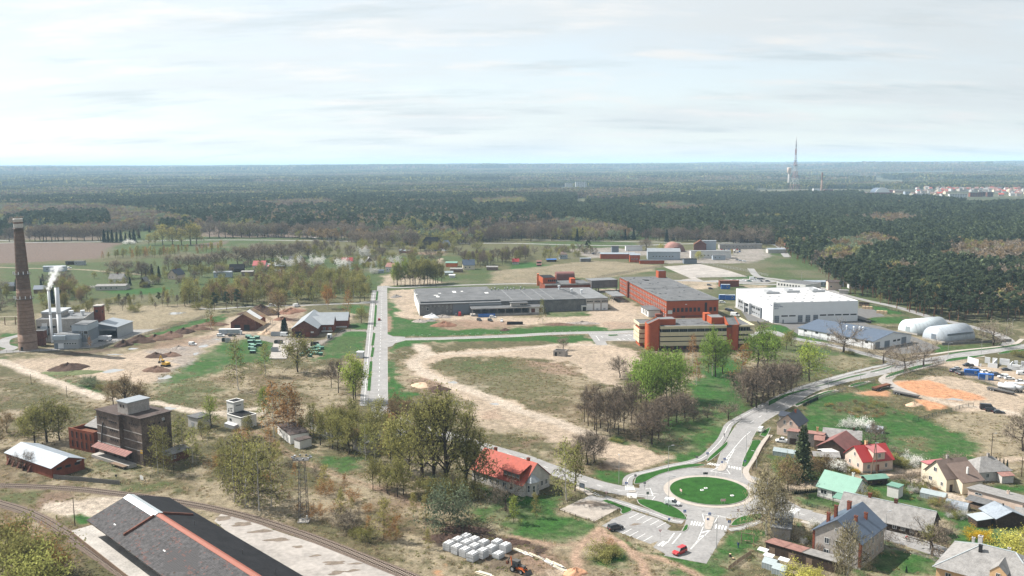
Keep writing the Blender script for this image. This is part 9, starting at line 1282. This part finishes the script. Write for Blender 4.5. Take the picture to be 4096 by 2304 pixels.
DF=[[(-400,505),(0,500),(180,505),(380,520),(480,530),(500,545),(300,545),(280,528),(150,525),(0,545),(-400,548)],[(275,540),(420,535),(480,545),(400,560),(300,562),(200,575),(60,572),(160,562)],[(560,560),(700,572),(850,578),(1000,580),(1180,575),(1330,560),(1450,545),(1600,578),(1500,583),(1300,575),(1150,590),(950,588),(700,575),(560,570)],[(2040,640),(2120,600),(2200,585),(2260,600),(2150,640),(2100,660)],[(2350,640),(2420,608),(2640,600),(2640,652),(2460,655)],[(2220,668),(2290,655),(2310,672),(2250,682)],[(1560,515),(1700,508),(1800,520),(1700,530)],[(2150,545),(2260,535),(2330,548),(2220,560)],[(640,505),(820,498),(860,510),(700,518)],[(1180,500),(1320,495),(1330,510),(1200,514)]]
fr_=np.random.RandomState(77)
def forest_points():
 sp=8.0;gx,gy=np.meshgrid(np.arange(-2100,2300,sp),np.arange(560,2750,sp));x=(gx+fr_.uniform(-.45,.45,gx.shape)*sp).ravel();y=(gy+fr_.uniform(-.45,.45,gy.shape)*sp).ravel()
 k=np.abs(np.arctan2(x,y))<R(39);x,y=x[k],y[k];u,v=proj(x,y,13.0);u,v=u/1.5901,v/1.5901;P_=np.zeros(len(x),bool);D_=P_.copy()
 for q in PF:P_|=inpoly(u,v,q)
 for q in DF:D_|=inpoly(u,v,q)
 for q in DF[3:]:P_&=~inpoly(u,v,q)
 nz=fbm(x,y,.006,3,41);ub,vb=proj(x,y,0.0);clear=(ub/1.5901>1380)&(ub/1.5901<1480)&(v>462)&(v<480)
 kind=np.where(P_&~((nz>np.where(u<1400,.58,.70))&(fr_.rand(len(x))<.6)),1,np.where(P_|D_,2,0));kind[D_&(fr_.rand(len(x))<.22)]=0;s=(kind>0)&~clear
 return x[s],y[s],kind[s],np.hypot(x[s],y[s]),u[s],v[s]
fx,fy,fk,fd,fu,fv=forest_points()
pi_=np.nonzero((fk==1)&(fu>1880)&(fu<2590))[0];pi_=pi_[np.argsort(fd[pi_])][:296]
for i in pi_:tree_at('pine',(fx[i],fy[i]),fr_.uniform(15,21),'dark pine at the edge of the forest beside the road','pines at the forest edge',.95)
rest=np.ones(len(fx),bool);rest[pi_]=False
def lowtree(seed,kind):
 rs=np.random.RandomState(seed)
 if kind=='pine':Wd,Cr,tn=make_pine(seed,420);sc=2.1
 else:
  old=TREEK['leafy'].copy();TREEK['tmp']=dict(old,n=420,ns=4,nb=9);Wd,Cr,tn,_=make_tree('tmp',seed);sc=2.2
 c=Cr.reshape(-1,3,3);m=c.mean(1,keepdims=True);Cr=(m+(c-m)*sc).reshape(-1,3)
 return Wd[:90]if kind=='pine' else Wd[:180],Cr,tn
def instancer(name,label,X,Y,Z,idx,rot,scl,meshes):
 col=bpy.data.collections.new(name+'_parts')
 for i,me_ in enumerate(meshes):o=bpy.data.objects.new('%s_%02d'%(name,i),me_);col.objects.link(o)
 me_=bpy.data.meshes.new(name);me_.vertices.add(len(X));me_.vertices.foreach_set('co',np.stack([X,Y,Z],1).astype(np.float32).ravel())
 for nm,ty,d in(('idx','INT',idx.astype(np.int32)),('rot','FLOAT',rot.astype(np.float32)),('scl','FLOAT',scl.astype(np.float32))):me_.attributes.new(nm,ty,'POINT').data.foreach_set('value',d)
 o=OB(name,me_,None,label=label,kind='stuff');g=bpy.data.node_groups.new(name,'GeometryNodeTree');g.interface.new_socket('Geometry',in_out='INPUT',socket_type='NodeSocketGeometry');g.interface.new_socket('Geometry',in_out='OUTPUT',socket_type='NodeSocketGeometry');L=g.links.new
 gi,go=nd(g,'NodeGroupInput'),nd(g,'NodeGroupOutput');ip=nd(g,'GeometryNodeInstanceOnPoints');ci=nd(g,'GeometryNodeCollectionInfo');ci.inputs['Collection'].default_value=col;ci.inputs['Separate Children'].default_value=True;ci.inputs['Reset Children'].default_value=True
 def na(n_,t_):a=nd(g,'GeometryNodeInputNamedAttribute',data_type=t_);a.inputs['Name'].default_value=n_;return a.outputs[0]
 ip.inputs['Pick Instance'].default_value=True;cx=nd(g,'ShaderNodeCombineXYZ');L(na('rot','FLOAT'),cx.inputs[2]);L(gi.outputs[0],ip.inputs['Points']);L(ci.outputs[0],ip.inputs['Instance']);L(na('idx','INT'),ip.inputs['Instance Index']);L(cx.outputs[0],ip.inputs['Rotation']);L(na('scl','FLOAT'),ip.inputs['Scale']);L(ip.outputs[0],go.inputs[0]);o.modifiers.new('trees','NODES').node_group=g;return o
def fmesh(seed,kind,leaf):
 Wd,Cr,tn=lowtree(seed,kind);nW,nC=len(Wd)//3,len(Cr)//3;return np_mesh('tree',np.concatenate([Wd,Cr]),np.concatenate([np.full(nW,.5),tn]),[M('bark_pine' if kind=='pine' else 'bark'),leaf_mat('leaf_'+leaf,LEAF[leaf],trans=.1 if leaf=='pine' else .3)],idx=np.concatenate([np.zeros(nW,np.int32),np.ones(nC,np.int32)]))
pm=[fmesh(101+i,'pine','pine')for i in range(4)];dm=[fmesh(201,'d','olive'),fmesh(202,'d','grey'),fmesh(203,'d','brown'),fmesh(204,'d','twig'),fmesh(205,'d','twigd')]
s=rest&(fk==1);n=s.sum();instancer('pine_forest','dense dark pine forest stretching behind the town edge',fx[s],fy[s],np.zeros(n),fr_.randint(0,4,n),fr_.rand(n)*6.28,fr_.uniform(1.0,1.65,n)*(.82+.4*fbm(fx[s],fy[s],.02,2,15)),pm)
s=rest&(fk==2);n=s.sum();nz=fbm(fx[s],fy[s],.009,3,55);ix=np.where(fr_.rand(n)<.35,fr_.randint(0,5,n),np.clip(((nz-.3)/.4*5).astype(int),0,4));ix=np.where((fu[s]>2250)&(fr_.rand(n)<.85),2+fr_.randint(0,2,n),ix);instancer('mixed_wood','pale olive and grey deciduous wood between the pines',fx[s],fy[s],np.zeros(n),ix,fr_.rand(n)*6.28,fr_.uniform(.8,1.35,n),dm)
# far patches
def patch_mesh(seed,leafs,size=84,n=110,h=15):
 rs=np.random.RandomState(seed);c=np.append(rs.uniform(-size/2,size/2,(n,2)),np.zeros((n,1)),1);hh=h*rs.uniform(.75,1.2,n);k=26;pts=np.repeat(c,k,0);z=rs.rand(n*k)**.6;pts[:,2]=z*np.repeat(hh,k);r_=3.6*np.sqrt(np.clip(1.15-z,0,1));a=rs.rand(n*k)*6.28;pts[:,0]+=r_*np.cos(a);pts[:,1]+=r_*np.sin(a)
 V=soup(pts,rs.uniform(2.0,4.0,n*k),rs,None,'',1.2,.3);tn=np.clip(.6*np.repeat(rs.rand(n),k)+.4*rs.rand(n*k),0,1);mi=np.repeat(rs.randint(0,len(leafs),n),k).astype(np.int32);return np_mesh('grove',V,tn,[leaf_mat('leaf_'+l,LEAF[l],trans=.1)for l in leafs],idx=mi)
def far_patches():
 X,Y,I,S=[],[],[],[]
 for r0,r1,st,sc in((2450,5200,70,1.0),(5200,10500,120,1.75),(10500,26000,260,3.6)):
  gx,gy=np.meshgrid(np.arange(-.75*r1,.75*r1,st),np.arange(0,r1,st));x=(gx+fr_.uniform(-.5,.5,gx.shape)*st).ravel();y=(gy+fr_.uniform(-.5,.5,gy.shape)*st).ravel();r=np.hypot(x,y);k=(r>r0)&(r<r1)&(np.abs(np.arctan2(x,y))<R(38));x,y,r=x[k],y[k],r[k]
  m=fbm(x,y,.0011,4,61);m2=fbm(x,y,.0016,3,71);az=np.degrees(np.arctan2(x,y));town=(az>14.5)&(r>2250)&(r<3700);keep=(m>.345)&~town;keep&=~((np.abs(az-4.3)<1.6)&(r>2300)&(r<2720));x,y,m2,r,az=x[keep],y[keep],m2[keep],r[keep],az[keep];pine=m2<.57-.14*np.clip((az-6)/14,0,1)-.04*(r>7000);X.append(x);Y.append(y);I.append(np.where(pine,fr_.randint(0,2,len(x)),2+fr_.randint(0,2,len(x))));S.append(np.full(len(x),sc)*fr_.uniform(.9,1.1,len(x)))
 X,Y,I,S=map(np.concatenate,(X,Y,I,S));instancer('far_forest','far wooded plain of pine and leafless woods to the horizon',X,Y,terrain(X,Y),I,fr_.rand(len(X))*6.28,S,[patch_mesh(1,['pine','pine','pine','spruce']),patch_mesh(2,['pine','pine','olive']),patch_mesh(3,['twig','twigd','brown','pine'],h=13),patch_mesh(4,['olive','twigd','pine','grey'],h=13)])
far_patches()
# grass tufts on the open ground
def tufts():
 n=46000;a=fr_.uniform(R(-34),R(34),n);r=np.sqrt(fr_.uniform(196**2,480**2,n));x,y=r*np.sin(a),r*np.cos(a);q=np.hypot(x,y-OY);ia=np.clip(((np.arctan2(x,y-OY)-GA[0])/(GA[1]-GA[0])).round().astype(int),0,nq-1);ir=np.clip(np.searchsorted(GR,q),0,nr-1);c=GC[ir*nq+ia];ok=(c.max(1)<.30)&(c[:,1]<c[:,0]*1.35)&(fr_.rand(n)<.35+1.3*np.abs(fbm(x,y,.05,3,91)-.5)*2)
 for P_ in EXCL:
  p=np.array(P_);bb=(x>p[:,0].min())&(x<p[:,0].max())&(y>p[:,1].min())&(y<p[:,1].max())&ok;i=np.nonzero(bb)[0]
  if len(i):ok[i[inpoly(x[i],y[i],P_)]]=False
 x,y=x[ok],y[ok];ms_=[]
 for j,(l,v)in enumerate((('dry',(.40,.32,.20)),('dryd',(.25,.195,.115)),('dryo',(.17,.165,.07)))):
  rs=np.random.RandomState(j);k=16;pt=np.append(rs.normal(0,.32,(k,2)),rs.uniform(.02,.14,(k,1)),1);ms_.append(np_mesh('tuft',soup(pt,rs.uniform(.12,.24,k),rs,None,'',2.0,.2),rs.rand(k),[leaf_mat('leaf_'+l,v)]))
 instancer('dry_grass','rough tufts of dry grass over the open ground',x,y,np.zeros(len(x)),fr_.randint(0,3,len(x)),fr_.rand(len(x))*6.28,fr_.uniform(.5,1.4,len(x)),ms_)
tufts()
# ================================================================ 15. far town, masts, haze
def far_block(r,x,y,W,h,D,wall,label,floors=0,rz=0,roof=ZC,name='apartment_block',cat='apartment block',group=None):
 W*=.56;h*=.56;D*=.7;p=G(r,x,y);P=T(name,label,cat,p,rz,group);BX(0,W,0,D,0,h).obj('wall',[wall],P);BX(-.3,W+.3,-.3,D+.3,h,h+.6).obj('roof',[roof],P)
 n=max(1,int(W/7))
 for f in range(floors):
  for i in range(n):OB('window',shared(('fw',round(W/n*.7,1)),lambda:BX(0,W/n*.7,-.1,.05,0,1.5).mesh('window',['win'])),P,(W/n*(i+.15),0,(f+.4)*h/floors))
 return P
for a in((13,430,268,70,26,18,Z5,'far white low wing of the hospital block above the forest',5),(13,535,275,60,34,20,Z5,'far white hospital block with rows of windows',7),(13,640,280,84,46,24,Z3,'far tall white hospital block above the forest',9),(13,890,308,20,22,14,Z5,'far narrow white tower block among trees',5),(13,920,345,40,18,14,ZB,'far grey apartment block half hidden by trees',4),(13,975,348,85,21,14,Z5,'far long apartment block with pale balconies',5),(13,1168,355,150,21,14,ZF,'far longest pale apartment block in the forest',5),(13,1820,352,120,21,14,'render_pink','far pinkish apartment block among bare trees',5),('k5',1020,146,92,17,14,Z3,'far white long school like block at the town edge',3),('k5',1140,142,66,22,14,'brick','far brown brick apartment block in the town',5),('k5',1195,140,32,24,12,'brick_dark','far dark apartment block beside the brown one',5),('k5',1240,142,32,24,12,'brick_dark','far second dark apartment block in the town',5),('k5',292,118,50,20,20,'brick','far red brick plant beside the slim chimney',2),('k5',225,108,44,16,16,Z3,'far white plant left of the slim chimney',2),('k5',130,116,60,12,16,'render_pink','far low pinkish works below the radio mast',1),('k5',665,116,44,14,20,'roof_pink','far pink roofed hall in the town',1),('k5',700,118,56,12,20,'render_pink','far long pinkish hall in the town',1),('k5',760,130,34,18,20,ZF,'far pale blue hall in the town',2),('k5',540,130,140,12,30,'brick','far long brick works at the town edge',1),('k5',820,134,100,10,30,Z3,'far low white store at the town edge',1),('k5',1130,178,60,10,20,Z5,'far white shed at the near end of the town',1),('k5',1240,180,40,10,20,'render_peach','far peach shed at the near end of the town',1),(11,2100,232,60,8,40,Z3,'very far white greenhouses on the plain, first range',0),(11,2350,230,90,8,40,Z3,'very far white greenhouses on the plain, second range',0),(12,-40,232,70,8,40,Z3,'very far white greenhouses on the plain, third range',0),(13,1900,745,22,7,14,Z5,'far white chapel like house behind the chalet',1),(13,830,500,16,24,12,'render_pink','far pale tower peeking out of the pine forest',3)):far_block(*a)
p=G('k5',590,120);P=T('arched_hall','far hall with a dark arched roof in the town','hall',p);EX([(22+22*cos(t),17*sin(t))for t in np.linspace(0,pi,13)],0,50).obj('roof','roof_blue',P);EX([(22+24*cos(t),18.5*sin(t))for t in np.linspace(0,pi,13)],-2,0).obj('gable',Z3,P)
hr=random.Random(31);wl_=[Z5,'render_cream','render_pink',ZB,'white_brick',Z5];rl_=['roof_rust',Z8,'roof_redtile','felt','roof_rust','roof_brown']
for i in range(200):
 x=800+680*hr.random()**.8 if i<186 else 690+hr.random()*150;y=84+hr.random()*56 if i<186 else 16+hr.random()*8
 if i<186 and x>1000 and y>118 and x<1290:y-=28
 p=G('k5',x,y);w,d=9+6*hr.random(),9+5*hr.random();wa,ro=hr.choice(wl_),hr.choice(rl_);P=T('town_house','far small town house with %s walls and a %s roof'%({Z5:'white','render_cream':'cream','render_pink':'pinkish',ZB:'grey','white_brick':'pale brick'}[wa],{'roof_rust':'rusty',Z8:'grey','roof_redtile':'red tiled','felt':'dark',ZE:'silver','roof_brown':'brown'}[ro]),'house',p,hr.uniform(-.8,.8),'far houses of the town');h=5+4*hr.random()
 gable_wall(w,d,h,4,'x').obj('wall',[wa],P);gable_roof(w,d,h,4,'x',.6,.6,.3).obj('roof',[ro],P)
def far_towers():
 b=G(14,268,605)*.71;b.z=0;H=188.0;P=T('radio_mast','tall red and white lattice radio mast on the horizon','radio mast',b,.3);zs=[0,32,52,74,92,108,126,150,174];ws=[17,10.5,7,5.2,4,3.1,1.8,1.5,1.1]
 SPEC['mast_white']=((.62,.62,.62),.6,.05,.1,0,0);SPEC['mast_red']=((.40,.20,.19),.6,.05,.1,0,0)
 for i in range(8):
  mt='mast_white' if i%2 else 'mast_red';c0=[(ws[i]*sx,ws[i]*sy)for sx,sy in((-1,-1),(1,-1),(1,1),(-1,1))];c1=[(ws[i+1]*sx,ws[i+1]*sy)for sx,sy in((-1,-1),(1,-1),(1,1),(-1,1))];r=.45
  for k in range(4):TB((*c0[k],zs[i]),(*c1[k],zs[i+1]),r,n=5).obj('leg',[mt],P);j=(k+1)%4;TB((*c0[k],zs[i]),(*c1[j],zs[i+1]),r*.6,n=4).obj('brace',[mt],P);TB((*c0[j],zs[i]),(*c1[k],zs[i+1]),r*.6,n=4).obj('brace',[mt],P);TB((*c1[k],zs[i+1]),(*c1[j],zs[i+1]),r*.6,n=4).obj('strut',[mt],P)
 TB((0,0,174),(0,0,H),.6,.3,6).obj('spire','mast_red',P)
 for z,w,hh in((108,4,2),(92,5,2),(128,2.4,6),(152,2.4,10)):BX(-w,w,-w,w,z,z+hh if hh<4 else z+1).obj('platform','steel',P)if hh<4 else TB((0,0,z),(0,0,z+hh),w,n=8).obj('antenna_drum','galv',P)
 b=G(14,208,622);P=T('water_tower','far concrete water tower beside the radio mast','water tower',b);LA([(5.6,0),(5.0,56)],14).obj('shaft',ZA,P,True);LA([(5.0,56),(9.2,64),(9.2,80),(8.2,83)],16).obj('tank','render_pink',P,True)
 b=G(14,538,682);P=T('slim_chimney','far slim brick chimney with a dark top in the town','chimney',b);LA([(4.2,0),(3.2,44)],14).obj('shaft','brick_chim',P,True);LA([(3.2,44.01),(2.5,69)],14).obj('top','brick_band',P,True)
far_towers()
def haze():
 m=bpy.data.materials.new('haze');m.use_nodes=True;t=m.node_tree;t.nodes.clear();out=nd(t,'ShaderNodeOutputMaterial');v=nd(t,'ShaderNodeVolumePrincipled');v.inputs['Color'].default_value=(.55,.78,1.0,1);v.inputs['Density'].default_value=HAZE;v.inputs['Anisotropy'].default_value=0.0;t.links.new(v.outputs[0],out.inputs['Volume'])
 o=BX(-36000,36000,-600,45600,-2,206).obj('haze',[m],None);o['kind']='stuff';o['label']='pale blue haze in the air over the plain'
HAZE=6.2e-5
haze()
